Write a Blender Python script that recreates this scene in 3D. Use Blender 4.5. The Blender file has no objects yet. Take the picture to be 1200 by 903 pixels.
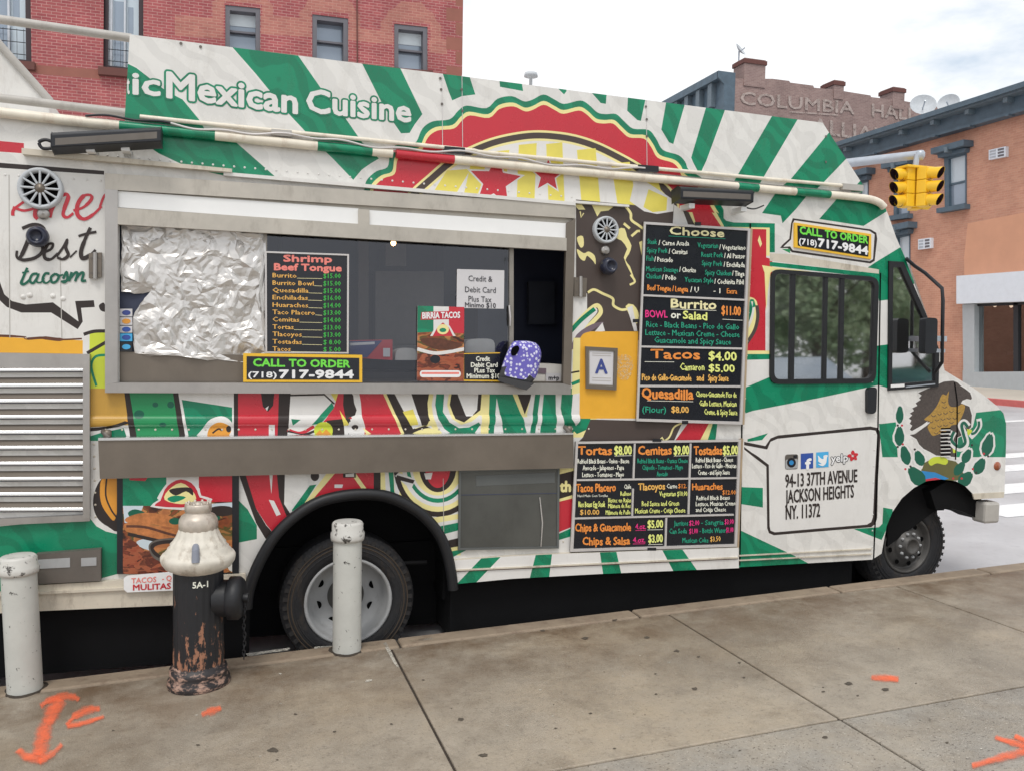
import bpy, bmesh, math, random
import numpy as np
from mathutils import Vector, Matrix
from mathutils.geometry import delaunay_2d_cdt
random.seed(7)
R = math.radians
scene = bpy.context.scene
col = scene.collection

# ------------------------------------------------------------------ camera
F, PSI, TH, RO = 1000.0, R(18.11), R(2.889), R(0.8925)
CAM = Vector((0, 0, 1.75))
_f0 = Vector((math.sin(PSI), math.cos(PSI), 0)); _r0 = Vector((math.cos(PSI), -math.sin(PSI), 0)); _z = Vector((0, 0, 1))
_f = _f0*math.cos(TH) - _z*math.sin(TH); _u = _f0*math.sin(TH) + _z*math.cos(TH)
_r = _r0*math.cos(RO) + _u*math.sin(RO); _u2 = _u*math.cos(RO) - _r0*math.sin(RO)
cd = bpy.data.cameras.new('camera'); camo = bpy.data.objects.new('camera', cd); col.objects.link(camo)
m4 = Matrix((_r, _u2, -_f)).transposed().to_4x4(); m4.translation = CAM
camo.matrix_world = m4
cd.sensor_width = 36; cd.lens = F/1200*36; cd.clip_end = 2000; cd.clip_start = .05
scene.camera = camo

# ------------------------------------------------------------------ world, sun, exposure
SUN_EL, SUN_AZ = R(58), R(205)          # azimuth measured clockwise from +Y
world = bpy.data.worlds.new("World"); scene.world = world; world.use_nodes = True
nt = world.node_tree; nt.nodes.clear()
def wn(t): return nt.nodes.new(t)
out = wn('ShaderNodeOutputWorld'); bg = wn('ShaderNodeBackground'); sky = wn('ShaderNodeTexSky')
sky.sky_type = 'NISHITA'; sky.sun_disc = False; sky.sun_elevation = SUN_EL; sky.sun_rotation = SUN_AZ
sky.air_density = 1.0; sky.dust_density = 2.0
tc = wn('ShaderNodeTexCoord'); mp = wn('ShaderNodeMapping'); mp.inputs['Scale'].default_value = (1.0, 1.0, 2.6)
mp.inputs['Location'].default_value = (0.35, 0.1, 0.0)
nz = wn('ShaderNodeTexNoise'); nz.inputs['Scale'].default_value = 2.6; nz.inputs['Detail'].default_value = 7; nz.inputs['Roughness'].default_value = .58
cr = wn('ShaderNodeValToRGB'); cr.color_ramp.elements[0].position = .30; cr.color_ramp.elements[1].position = .50
mx = wn('ShaderNodeMix'); mx.data_type = 'RGBA'
hs = wn('ShaderNodeMix'); hs.data_type = 'RGBA'; hs.inputs['Factor'].default_value = .45
hs.inputs[7].default_value = (6.6, 8.6, 10.5, 1)
cl = wn('ShaderNodeMix'); cl.data_type = 'RGBA'
cl.inputs[6].default_value = (9.5, 9.7, 10.0, 1); cl.inputs[7].default_value = (11.2, 11.2, 11.2, 1)
nz2 = wn('ShaderNodeTexNoise'); nz2.inputs['Scale'].default_value = 1.7; nz2.inputs['Detail'].default_value = 4
L = nt.links.new
L(tc.outputs['Generated'], mp.inputs['Vector']); L(mp.outputs[0], nz.inputs['Vector']); L(mp.outputs[0], nz2.inputs['Vector'])
L(nz.outputs['Fac'], cr.inputs[0]); L(cr.outputs[0], mx.inputs['Factor'])
L(nz2.outputs['Fac'], cl.inputs['Factor'])
L(sky.outputs[0], hs.inputs[6]); L(hs.outputs[2], mx.inputs[6]); L(cl.outputs[2], mx.inputs[7])
L(mx.outputs[2], bg.inputs['Color']); bg.inputs['Strength'].default_value = .1
L(bg.outputs[0], out.inputs['Surface'])
sd = bpy.data.lights.new('sun', 'SUN'); sd.energy = 1.3; sd.angle = R(18); sd.color = (1, .96, .9)
so = bpy.data.objects.new('sun', sd); col.objects.link(so)
sdir = Vector((math.sin(SUN_AZ)*math.cos(SUN_EL), math.cos(SUN_AZ)*math.cos(SUN_EL), math.sin(SUN_EL)))
so.rotation_euler = sdir.to_track_quat('Z', 'Y').to_euler(); so.location = (0, 0, 30)
scene.view_settings.view_transform = 'Standard'; scene.view_settings.look = 'None'
scene.view_settings.exposure = 0.12; scene.view_settings.gamma = 1

# ------------------------------------------------------------------ pixel rays -> real places
def ray(x, y): return _f + _r*((x-600)/F) - _u2*((y-451.5)/F)
def atY(x, y, Y):
    d = ray(x, y); return CAM + d*((Y-CAM.y)/d.y)
def atX(x, y, X):
    d = ray(x, y); return CAM + d*((X-CAM.x)/d.x)
def walk_z(X, Y): return .0278*X - .003 + .011*(4.85-Y)
def road_z(X, Y): return -.19 + .025*X
def on(fn, x, y, dz=0):
    d = ray(x, y); k = fn(1, 0)-fn(0, 0); q = fn(0, 1)-fn(0, 0); c = fn(0, 0)+dz
    t = (c + k*CAM.x + q*CAM.y - CAM.z)/(d.z - k*d.x - q*d.y); return CAM + d*t
def depth(p): return (p-CAM).dot(_f)

# ------------------------------------------------------------------ materials
def lin(c):
    c = c/255; return c/12.92 if c < .04045 else ((c+.055)/1.055)**2.4
MATS = {}
def mat(name, rgb, rough=.5, metal=0, var=.12, vscale=6, bump=0, bscale=40, dirt=0, dirt_rgb=(80, 65, 50), gain=1.0, ghost=0, spec=.5, coat=0, stain=0):
    m = bpy.data.materials.new(name); m.use_nodes = True; n = m.node_tree; N = n.nodes; b = N['Principled BSDF']
    base = [min(.85, lin(v)*gain) for v in rgb]
    t = N.new('ShaderNodeTexCoord'); no = N.new('ShaderNodeTexNoise'); no.inputs['Scale'].default_value = vscale; no.inputs['Detail'].default_value = 6
    no.inputs['Roughness'].default_value = .65
    n.links.new(t.outputs['Object'], no.inputs['Vector'])
    mr = N.new('ShaderNodeMapRange'); mr.inputs[1].default_value = .25; mr.inputs[2].default_value = .75
    mr.inputs[3].default_value = 1-var; mr.inputs[4].default_value = 1+var
    n.links.new(no.outputs['Fac'], mr.inputs[0])
    mu = N.new('ShaderNodeMix'); mu.data_type = 'RGBA'; mu.blend_type = 'MULTIPLY'; mu.inputs['Factor'].default_value = 1
    mu.inputs[6].default_value = (*base, 1); n.links.new(mr.outputs[0], mu.inputs[7])
    cur = mu.outputs[2]
    if ghost:
        w = N.new('ShaderNodeTexWave'); w.inputs['Scale'].default_value = 3.2; w.inputs['Distortion'].default_value = 9; w.inputs['Detail'].default_value = 1.2; w.inputs['Detail Scale'].default_value = 1.3
        w.bands_direction = 'DIAGONAL'
        n.links.new(t.outputs['Object'], w.inputs['Vector'])
        r2 = N.new('ShaderNodeMapRange'); r2.inputs[1].default_value = .45; r2.inputs[2].default_value = .55; r2.inputs[3].default_value = 1-ghost*.6; r2.inputs[4].default_value = 1+ghost*.6
        n.links.new(w.outputs['Fac'], r2.inputs[0])
        m2 = N.new('ShaderNodeMix'); m2.data_type = 'RGBA'; m2.blend_type = 'MULTIPLY'; m2.inputs['Factor'].default_value = 1
        n.links.new(cur, m2.inputs[6]); n.links.new(r2.outputs[0], m2.inputs[7]); cur = m2.outputs[2]
    if dirt:
        d = N.new('ShaderNodeTexNoise'); d.inputs['Scale'].default_value = 9; d.inputs['Detail'].default_value = 9; d.inputs['Roughness'].default_value = .75
        mp2 = N.new('ShaderNodeMapping'); mp2.inputs['Scale'].default_value = (1, 1, .35)
        n.links.new(t.outputs['Object'], mp2.inputs[0]); n.links.new(mp2.outputs[0], d.inputs['Vector'])
        r3 = N.new('ShaderNodeMapRange'); r3.inputs[1].default_value = .52; r3.inputs[2].default_value = .78; r3.inputs[3].default_value = 0; r3.inputs[4].default_value = dirt
        n.links.new(d.outputs['Fac'], r3.inputs[0])
        m3 = N.new('ShaderNodeMix'); m3.data_type = 'RGBA'; n.links.new(r3.outputs[0], m3.inputs['Factor'])
        n.links.new(cur, m3.inputs[6]); m3.inputs[7].default_value = (*[lin(v) for v in dirt_rgb], 1); cur = m3.outputs[2]
    n.links.new(cur, b.inputs['Base Color'])
    b.inputs['Metallic'].default_value = metal; b.inputs['Specular IOR Level'].default_value = spec
    r4 = N.new('ShaderNodeMapRange'); r4.inputs[3].default_value = max(.03, rough-.1); r4.inputs[4].default_value = min(1, rough+.1)
    n.links.new(no.outputs['Fac'], r4.inputs[0]); n.links.new(r4.outputs[0], b.inputs['Roughness'])
    if coat: b.inputs['Coat Weight'].default_value = coat
    if bump:
        bn = N.new('ShaderNodeTexNoise'); bn.inputs['Scale'].default_value = bscale; bn.inputs['Detail'].default_value = 5
        n.links.new(t.outputs['Object'], bn.inputs['Vector'])
        bu = N.new('ShaderNodeBump'); bu.inputs['Strength'].default_value = bump; bu.inputs['Distance'].default_value = .01
        n.links.new(bn.outputs['Fac'], bu.inputs['Height']); n.links.new(bu.outputs[0], b.inputs['Normal'])
    MATS[name] = m; return m
def emit(name, rgb, s):
    m = bpy.data.materials.new(name); m.use_nodes = True; b = m.node_tree.nodes['Principled BSDF']
    b.inputs['Base Color'].default_value = (*[lin(v) for v in rgb], 1); b.inputs['Emission Color'].default_value = (*[lin(v) for v in rgb], 1); b.inputs['Emission Strength'].default_value = s
    MATS[name] = m
def glass(name, gl=.4, tint=(.25, .28, .28), rough=.02, grgb=(.9, .95, .95)):
    m = bpy.data.materials.new(name); m.use_nodes = True; n = m.node_tree; N = n.nodes; N.clear()
    o = N.new('ShaderNodeOutputMaterial'); mx = N.new('ShaderNodeMixShader'); g = N.new('ShaderNodeBsdfGlossy'); t = N.new('ShaderNodeBsdfTransparent')
    g.inputs['Roughness'].default_value = rough; g.inputs['Color'].default_value = (*grgb, 1); t.inputs['Color'].default_value = (*tint, 1); mx.inputs[0].default_value = gl
    n.links.new(t.outputs[0], mx.inputs[1]); n.links.new(g.outputs[0], mx.inputs[2]); n.links.new(mx.outputs[0], o.inputs[0]); MATS[name] = m
def brick(name, c1, c2, mortar, plane='XZ', bw=.22, bh=.075, msize=.008, var=.25, gain=1.08):
    m = bpy.data.materials.new(name); m.use_nodes = True; n = m.node_tree; N = n.nodes; b = N['Principled BSDF']
    t = N.new('ShaderNodeTexCoord'); s = N.new('ShaderNodeSeparateXYZ'); c = N.new('ShaderNodeCombineXYZ')
    n.links.new(t.outputs['Object'], s.inputs[0])
    n.links.new(s.outputs[0 if plane == 'XZ' else 1], c.inputs[0]); n.links.new(s.outputs[2], c.inputs[1])
    k = N.new('ShaderNodeTexBrick'); k.inputs['Scale'].default_value = 1; k.inputs['Brick Width'].default_value = bw; k.inputs['Row Height'].default_value = bh
    k.inputs['Mortar Size'].default_value = msize; k.inputs['Mortar Smooth'].default_value = .3
    for i, v in (('Color1', c1), ('Color2', c2), ('Mortar', mortar)): k.inputs[i].default_value = (*[min(.8, lin(q)*gain) for q in v], 1)
    n.links.new(c.outputs[0], k.inputs['Vector'])
    no = N.new('ShaderNodeTexNoise'); no.inputs['Scale'].default_value = .9; no.inputs['Detail'].default_value = 8; no.inputs['Roughness'].default_value = .7; n.links.new(t.outputs['Object'], no.inputs['Vector'])
    mr = N.new('ShaderNodeMapRange'); mr.inputs[1].default_value = .3; mr.inputs[2].default_value = .7; mr.inputs[3].default_value = 1-var; mr.inputs[4].default_value = 1+var; n.links.new(no.outputs['Fac'], mr.inputs[0])
    mu = N.new('ShaderNodeMix'); mu.data_type = 'RGBA'; mu.blend_type = 'MULTIPLY'; mu.inputs['Factor'].default_value = 1
    n.links.new(k.outputs['Color'], mu.inputs[6]); n.links.new(mr.outputs[0], mu.inputs[7]); n.links.new(mu.outputs[2], b.inputs['Base Color'])
    b.inputs['Roughness'].default_value = .9
    bu = N.new('ShaderNodeBump'); bu.inputs['Strength'].default_value = .6; bu.inputs['Distance'].default_value = .01; bu.invert = True
    n.links.new(k.outputs['Fac'], bu.inputs['Height']); n.links.new(bu.outputs[0], b.inputs['Normal'])
    MATS[name] = m
def spray(name, rgb, cut=.42, sc=60):
    m = bpy.data.materials.new(name); m.use_nodes = True; n = m.node_tree; N = n.nodes; b = N['Principled BSDF']
    b.inputs['Base Color'].default_value = (*[lin(v) for v in rgb], 1); b.inputs['Roughness'].default_value = .8
    t = N.new('ShaderNodeTexCoord'); no = N.new('ShaderNodeTexNoise'); no.inputs['Scale'].default_value = sc; no.inputs['Detail'].default_value = 9; no.inputs['Roughness'].default_value = .8
    n.links.new(t.outputs['Object'], no.inputs['Vector']); mr = N.new('ShaderNodeMapRange'); mr.inputs[1].default_value = cut-.12; mr.inputs[2].default_value = cut+.06
    n.links.new(no.outputs['Fac'], mr.inputs[0]); n.links.new(mr.outputs[0], b.inputs['Alpha']); MATS[name] = m
def overspray():
    m = bpy.data.materials.new('spray_orange'); m.use_nodes = True; n = m.node_tree; N = n.nodes; b = N['Principled BSDF']
    b.inputs['Base Color'].default_value = (*[lin(v) for v in (252, 116, 74)], 1); b.inputs['Roughness'].default_value = .85
    at_ = N.new('ShaderNodeAttribute'); at_.attribute_name = 'spray'; t = N.new('ShaderNodeTexCoord')
    a = N.new('ShaderNodeTexNoise'); a.inputs['Scale'].default_value = 130; a.inputs['Detail'].default_value = 5; a.inputs['Roughness'].default_value = .8
    a2 = N.new('ShaderNodeTexNoise'); a2.inputs['Scale'].default_value = 14; a2.inputs['Detail'].default_value = 4
    n.links.new(t.outputs['Object'], a.inputs['Vector']); n.links.new(t.outputs['Object'], a2.inputs['Vector'])
    ad = N.new('ShaderNodeMath'); n.links.new(a.outputs['Fac'], ad.inputs[0]); n.links.new(a2.outputs['Fac'], ad.inputs[1])
    s1 = N.new('ShaderNodeMath'); s1.operation = 'MULTIPLY_ADD'; s1.inputs[1].default_value = 1.5; n.links.new(at_.outputs['Fac'], s1.inputs[0]); n.links.new(ad.outputs[0], s1.inputs[2])
    r = N.new('ShaderNodeMapRange'); r.interpolation_type = 'SMOOTHSTEP'; r.inputs[1].default_value = 1.6; r.inputs[2].default_value = 2.95; r.inputs[4].default_value = .95
    n.links.new(s1.outputs[0], r.inputs[0]); n.links.new(r.outputs[0], b.inputs['Alpha']); MATS['spray_orange'] = m
def food(name, cols, scale=22):
    m = bpy.data.materials.new(name); m.use_nodes = True; n = m.node_tree; N = n.nodes; b = N['Principled BSDF']
    t = N.new('ShaderNodeTexCoord'); no = N.new('ShaderNodeTexNoise'); no.inputs['Scale'].default_value = scale*.5; no.inputs['Detail'].default_value = 3
    mp2 = N.new('ShaderNodeMapping'); mp2.inputs['Scale'].default_value = (.7, 1, 1.3)
    v = N.new('ShaderNodeTexVoronoi'); v.inputs['Scale'].default_value = scale; v.feature = 'SMOOTH_F1'
    n.links.new(t.outputs['Object'], mp2.inputs[0]); n.links.new(mp2.outputs[0], no.inputs['Vector'])
    ad = N.new('ShaderNodeMix'); ad.data_type = 'RGBA'; ad.inputs['Factor'].default_value = .12; n.links.new(mp2.outputs[0], ad.inputs[6]); n.links.new(no.outputs['Color'], ad.inputs[7])
    n.links.new(ad.outputs[2], v.inputs['Vector'])
    sp = N.new('ShaderNodeSeparateColor'); n.links.new(v.outputs['Color'], sp.inputs[0])
    c = N.new('ShaderNodeValToRGB'); e = c.color_ramp.elements
    for i, q in enumerate(cols):
        el = e[i] if i < 2 else e.new(.5)
        el.position = .1+.8*i/(len(cols)-1); el.color = (*[lin(z) for z in q], 1)
    n.links.new(sp.outputs[0], c.inputs[0])
    n.links.new(c.outputs[0], b.inputs['Base Color']); b.inputs['Roughness'].default_value = .4; MATS[name] = m

WG = 1.22
mat('wrap_white', (203, 201, 197), .28, gain=WG, var=.05, ghost=.07, bump=.18, bscale=2.6, dirt=.26, dirt_rgb=(140, 130, 115))
mat('wrap_plain', (206, 204, 201), .32, gain=WG, var=.04, bump=.14, bscale=3, dirt=.22, dirt_rgb=(130, 120, 105))
mat('wrap_green', (6, 128, 92), .28, gain=1.0, var=.06, ghost=.2, bump=.18, bscale=2.6, dirt=.22)
mat('wrap_green_plain', (30, 136, 82), .36, gain=1.05, var=.06)
mat('wrap_dkgreen', (2, 92, 70), .4, gain=1.0, var=.05)
mat('wrap_red', (188, 42, 56), .28, gain=1.1, var=.06, bump=.08, bscale=4)
mat('wrap_cream', (232, 216, 150), .4, gain=1.1, var=.06)
mat('wrap_yellow', (222, 208, 96), .4, gain=1.05, var=.08)
mat('wrap_brown', (74, 64, 60), .42, gain=1.1, var=.07, bump=.06, bscale=5, spec=.35)
mat('wrap_dark', (52, 44, 42), .42, gain=1.0, var=.07, spec=.35)
mat('wrap_mustard', (224, 166, 48), .4, gain=1.12, var=.07, dirt=.15, dirt_rgb=(190, 140, 60))
mat('wrap_ochre', (188, 146, 62), .4, gain=1.1, var=.08, dirt=.2)
mat('wrap_lime', (196, 208, 60), .4, gain=1.05, var=.08)
mat('wrap_orange', (214, 146, 52), .4, gain=1.1, var=.08)
mat('wrap_gold', (168, 132, 60), .45, gain=1.05, var=.4, vscale=60)
mat('wrap_feather', (78, 70, 66), .42, gain=1.05, var=.35, vscale=75, spec=.35)
mat('wrap_blue', (40, 130, 190), .4, gain=1.1)
mat('wrap_purple', (110, 94, 104), .45, gain=1.1)
mat('wrap_olive', (96, 92, 52), .45, gain=1.1)
mat('toast', (184, 116, 66), .4, gain=1.05, var=.4, vscale=30)
mat('wrap_rust', (96, 58, 44), .7, var=.4, vscale=30)
mat('truck_white', (204, 202, 198), .45, gain=WG, var=.07, dirt=.4, dirt_rgb=(120, 100, 80), bump=.08, bscale=8)
mat('truck_dirty', (188, 180, 165), .55, gain=WG, var=.12, dirt=.75, dirt_rgb=(95, 75, 55), bump=.15, bscale=20)
mat('cream_pipe', (216, 208, 192), .45, gain=1.15, var=.12, vscale=10, dirt=.6, dirt_rgb=(150, 100, 60))
mat('steel', (158, 154, 150), .34, metal=.85, gain=1.2, var=.14, vscale=4, bump=.10, bscale=5, dirt=.25, dirt_rgb=(110, 100, 90))
mat('steel_dull', (122, 113, 103), .45, metal=.6, gain=1.0, var=.16, vscale=3, bump=.08, bscale=6, dirt=.3, dirt_rgb=(105, 95, 85))
mat('steel_highlight', (205, 205, 205), .25, metal=.9, gain=1.2, var=.1)
mat('frame_alu', (176, 170, 160), .45, metal=.4, gain=1.15, var=.14, dirt=.5, dirt_rgb=(110, 100, 88))
mat('chrome', (200, 200, 202), .18, metal=.9, gain=1.2, var=.05)
mat('diffuser', (222, 222, 218), .4, gain=1.2, var=.03)
mat('black_plastic', (26, 28, 34), .4, var=.1)
mat('black_rubber', (20, 21, 25), .5, var=.15, bump=.1)
mat('tyre', (31, 31, 34), .7, var=.25, vscale=12, bump=.3, bscale=60, dirt=.5, dirt_rgb=(92, 78, 62))
mat('tyre_ring', (66, 56, 46), .8, var=.3, vscale=12); mat('tyre_lug', (40, 38, 38), .8, var=.3, vscale=12)
mat('under_black', (14, 14, 16), .8, var=.3, spec=.2)
mat('navy_knob', (40, 44, 62), .3, var=.1)
mat('rim_white', (160, 161, 162), .45, gain=1.1, var=.12, dirt=.6, dirt_rgb=(95, 85, 75))
mat('rim_dark', (84, 82, 80), .5, gain=1.0, metal=.3, var=.2, dirt=.5, dirt_rgb=(45, 40, 36))
mat('hole_black', (8, 8, 9), .9, var=0, spec=.1)
mat('board_black', (20, 23, 32), .28, var=.08)
mat('board_frame', (190, 186, 184), .4, metal=.3, gain=1.2, var=.06)
mat('rust_frame', (170, 150, 124), .5, metal=.2, gain=1.1, var=.15, dirt=.5, dirt_rgb=(130, 90, 55))
mat('chalk_white', (236, 236, 214), .7, gain=1.1, var=.1, vscale=60)
mat('chalk_cream', (238, 220, 170), .7, gain=1.1, var=.1, vscale=60)
mat('chalk_yellow', (222, 232, 130), .7, gain=1.1, var=.1, vscale=60)
mat('chalk_orange', (240, 140, 62), .7, gain=1.1, var=.1, vscale=60)
mat('chalk_amber', (240, 176, 90), .7, gain=1.1, var=.1, vscale=60)
mat('chalk_green', (36, 150, 120), .7, gain=1.1, var=.1, vscale=60)
mat('chalk_lgreen', (60, 168, 70), .7, gain=1.1, var=.1, vscale=60)
mat('chalk_pink', (226, 50, 130), .7, gain=1.1, var=.1, vscale=60)
mat('chalk_coral', (250, 130, 120), .7, gain=1.1, var=.1, vscale=60)
mat('sign_green', (110, 214, 70), .5, gain=1.1, var=.03)
mat('sign_white', (235, 235, 232), .5, gain=1.2, var=.03)
mat('sign_yellow', (230, 180, 50), .5, gain=1.1, var=.04)
mat('paper', (200, 198, 200), .7, gain=1.1, var=.04)
mat('ink', (60, 60, 66), .7, var=.1)
mat('ink_blue', (60, 74, 140), .6)
mat('ink_red', (200, 40, 50), .5)
mat('fb_blue', (44, 76, 152), .4, gain=1.1); mat('tw_blue', (70, 165, 215), .4, gain=1.1)
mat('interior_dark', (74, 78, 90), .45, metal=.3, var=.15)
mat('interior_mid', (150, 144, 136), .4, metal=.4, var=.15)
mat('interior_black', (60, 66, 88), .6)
mat('cab_grey', (150, 154, 150), .6, var=.2)
mat('amber_lens', (150, 78, 44), .2, coat=.5)
def concrete(name, rgb, stain, speck, sscale, kerb=0, rough=.46):
    m = mat(name, rgb, rough, var=.10, vscale=22, bump=.45, bscale=130); n = m.node_tree; N = n.nodes; b = N['Principled BSDF']; src = b.inputs['Base Color'].links[0].from_socket
    t = N.new('ShaderNodeTexCoord')
    def layer(src, scale, lo, hi, amt, c, detail=7, dist=0):
        no = N.new('ShaderNodeTexNoise'); no.inputs['Scale'].default_value = scale; no.inputs['Detail'].default_value = detail; no.inputs['Roughness'].default_value = .68; no.inputs['Distortion'].default_value = dist
        n.links.new(t.outputs['Object'], no.inputs['Vector']); mr = N.new('ShaderNodeMapRange'); mr.inputs[1].default_value = lo; mr.inputs[2].default_value = hi; mr.inputs[4].default_value = amt; n.links.new(no.outputs['Fac'], mr.inputs[0])
        x = N.new('ShaderNodeMix'); x.data_type = 'RGBA'; n.links.new(mr.outputs[0], x.inputs['Factor']); n.links.new(src, x.inputs[6]); x.inputs[7].default_value = (*[lin(q) for q in c], 1); return x.outputs[2], mr.outputs[0]
    src, _ = layer(src, .7, .46, .66, .6, (184, 166, 140)); src, _ = layer(src, .55, .46, .66, stain, (112, 104, 94), 9, .6); src, _ = layer(src, 2.6, .50, .70, stain*.8, (112, 98, 82), 10, .4)
    src, _ = layer(src, 8, .54, .72, stain*.6, (100, 90, 80), 9); src, _ = layer(src, 28, .56, .7, stain*.45, (104, 96, 86), 4); src, _ = layer(src, sscale, .60, .68, speck, (84, 76, 68), 2); src, _ = layer(src, sscale*1.3, .62, .70, speck*.8, (206, 198, 186), 2)
    if kerb:
        s = N.new('ShaderNodeSeparateXYZ'); n.links.new(t.outputs['Object'], s.inputs[0]); r = N.new('ShaderNodeMapRange'); r.inputs[1].default_value = 3.5; r.inputs[2].default_value = 4.7; r.inputs[4].default_value = 1; n.links.new(s.outputs[1], r.inputs[0])
        no = N.new('ShaderNodeTexNoise'); no.inputs['Scale'].default_value = 2.2; no.inputs['Detail'].default_value = 9; no.inputs['Roughness'].default_value = .7; n.links.new(t.outputs['Object'], no.inputs['Vector']); m2 = N.new('ShaderNodeMapRange'); m2.inputs[1].default_value = .36; m2.inputs[2].default_value = .62; m2.inputs[4].default_value = kerb; n.links.new(no.outputs['Fac'], m2.inputs[0])
        k = N.new('ShaderNodeMath'); k.operation = 'MULTIPLY'; n.links.new(r.outputs[0], k.inputs[0]); n.links.new(m2.outputs[0], k.inputs[1])
        x = N.new('ShaderNodeMix'); x.data_type = 'RGBA'; n.links.new(k.outputs[0], x.inputs['Factor']); n.links.new(src, x.inputs[6]); x.inputs[7].default_value = (*[lin(q) for q in (104, 84, 64)], 1); src = x.outputs[2]
    n.links.new(src, b.inputs['Base Color'])
concrete('sidewalk', (164, 153, 138), .62, .35, 70, .95)
concrete('sidewalk_b', (156, 150, 141), .55, .8, 75, 0); mat('gum', (84, 76, 66), .8, var=.3, vscale=20)
mat('joint', (62, 54, 46), .9, var=.4, vscale=14)
mat('kerb_stone', (146, 130, 112), .7, gain=1.0, var=.25, vscale=5, bump=.3, bscale=50, dirt=.75, dirt_rgb=(88, 62, 50))
mat('asphalt', (188, 188, 190), .42, gain=1.0, var=.22, vscale=.7, bump=.06, bscale=90, dirt=.25, dirt_rgb=(86, 86, 92), spec=.8)
mat('road_paint', (226, 226, 226), .5, gain=1.15, var=.12, vscale=9, dirt=.5, dirt_rgb=(150, 150, 152))
mat('bollard_paint', (198, 198, 192), .45, gain=1.15, var=.06, vscale=5, dirt=.0)
mat('iron_black', (27, 28, 32), .5, var=.2, bump=.25, bscale=25)
mat('hyd_white', (206, 200, 188), .55, gain=1.1, var=.14, vscale=16, dirt=1.0, dirt_rgb=(120, 96, 70), bump=.2, bscale=25)
mat('hyd_silver', (188, 178, 166), .45, metal=.4, gain=1.1, var=.25, vscale=14, dirt=1.0, dirt_rgb=(120, 84, 64))
mat('signal_yellow', (240, 176, 36), .4, gain=1.15, var=.06)
mat('signal_dark', (52, 36, 44), .3)
mat('pole_grey', (170, 176, 184), .4, metal=.4, gain=1.15)
mat('brownstone', (146, 94, 82), .85, gain=1.0, var=.15, vscale=2)
mat('brown_dark', (104, 66, 60), .85, gain=1.0, var=.15, vscale=2)
mat('win_frame', (104, 102, 108), .6, var=.08)
mat('win_pale', (196, 208, 216), .2, gain=1.05, var=.05, vscale=1)
mat('win_dark', (62, 48, 52), .6, var=.08)
mat('blind', (214, 222, 226), .7, gain=1.1, var=.04)
mat('cornice', (74, 90, 102), .6, gain=1.3, var=.25, vscale=3)
mat('cornice_light', (104, 118, 128), .6, var=.2)
mat('facade_patch', (188, 140, 114), .9, gain=1.3, var=.08, vscale=1)
mat('shop_white', (214, 220, 228), .6, gain=1.1, var=.05)
mat('shop_grey', (176, 182, 186), .6, gain=1.05, var=.06)
mat('shop_dark', (44, 44, 48), .6)
mat('concrete_far', (188, 180, 168), .8, gain=1.05, var=.1, vscale=.8)
mat('kerb_red', (196, 104, 100), .8, gain=1.05, var=.15)
mat('dish_grey', (182, 186, 190), .5, gain=1.1)
mat('bark', (70, 58, 48), .9, var=.3, bump=.5)
mat('leaf_a', (128, 150, 112), .6, gain=1, var=.3, vscale=3); mat('leaf_b', (152, 170, 132), .6, var=.3, vscale=3)
mat('car_paint', (60, 64, 70), .2, metal=.4, coat=1); mat('car_teal', (70, 110, 110), .3, coat=.6)
mat('box_red', (196, 48, 56), .5); mat('box_blue', (48, 56, 110), .5); mat('cloth_white', (205, 202, 196), .8, gain=1.1)
mat('bag_dark', (62, 62, 64), .8)
mat('pot_grey', (132, 136, 148), .4)
mat('pipe_grey', (168, 164, 158), .5, gain=1.15, var=.12, dirt=.4, dirt_rgb=(110, 100, 92))
mat('lean_grey', (84, 85, 82), .22, metal=.3, var=.35, vscale=1.6, dirt=.3, dirt_rgb=(60, 58, 54))
mat('lean_light', (96, 99, 98), .5, metal=.2, var=.12, vscale=3)
mat('vent_box', (110, 104, 98), .55, metal=.4, var=.15, dirt=.3)
glass('glass_cab', .62, (.6, .66, .66), .03, (1, 1, 1)); glass('glass_serve', .24, (.75, .77, .8), .04, (.26, .27, .30)); glass('glass_house', .55, (.35, .38, .42), .03, (.85, .9, .95)); glass('glass_shop', .30, (.45, .47, .5), .02)
brick('brick_red', (160, 86, 86), (144, 72, 76), (180, 136, 130)); brick('brick_pale', (172, 114, 102), (160, 100, 92), (180, 136, 124))
brick('brick_orange', (182, 136, 114), (172, 124, 104), (186, 148, 130), 'YZ', msize=.006, var=.14, gain=1.25); brick('brick_brown', (150, 126, 120), (136, 112, 108), (160, 142, 136), 'XZ', var=.2); brick('brick_brown_side', (176, 122, 96), (160, 110, 88), (170, 132, 112), 'YZ')
overspray(); spray('chip_white', (205, 200, 188), .52); spray('wear_white', (225, 200, 150), .56); spray('ghost_paint', (180, 163, 156), .47, 4)
emit('bulb', (255, 200, 130), 12); emit('shop_lamp', (255, 225, 190), 2)
food('food_a', [(52, 30, 22), (140, 72, 40), (60, 78, 38), (196, 128, 76), (88, 40, 28), (206, 190, 160), (120, 58, 36)], 26)
food('food_b', [(128, 58, 40), (84, 40, 28), (166, 92, 62), (190, 140, 106), (62, 28, 22), (150, 70, 46)], 34)
food('polka', [(84, 78, 176), (84, 78, 176), (84, 78, 176)], 30)
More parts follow.
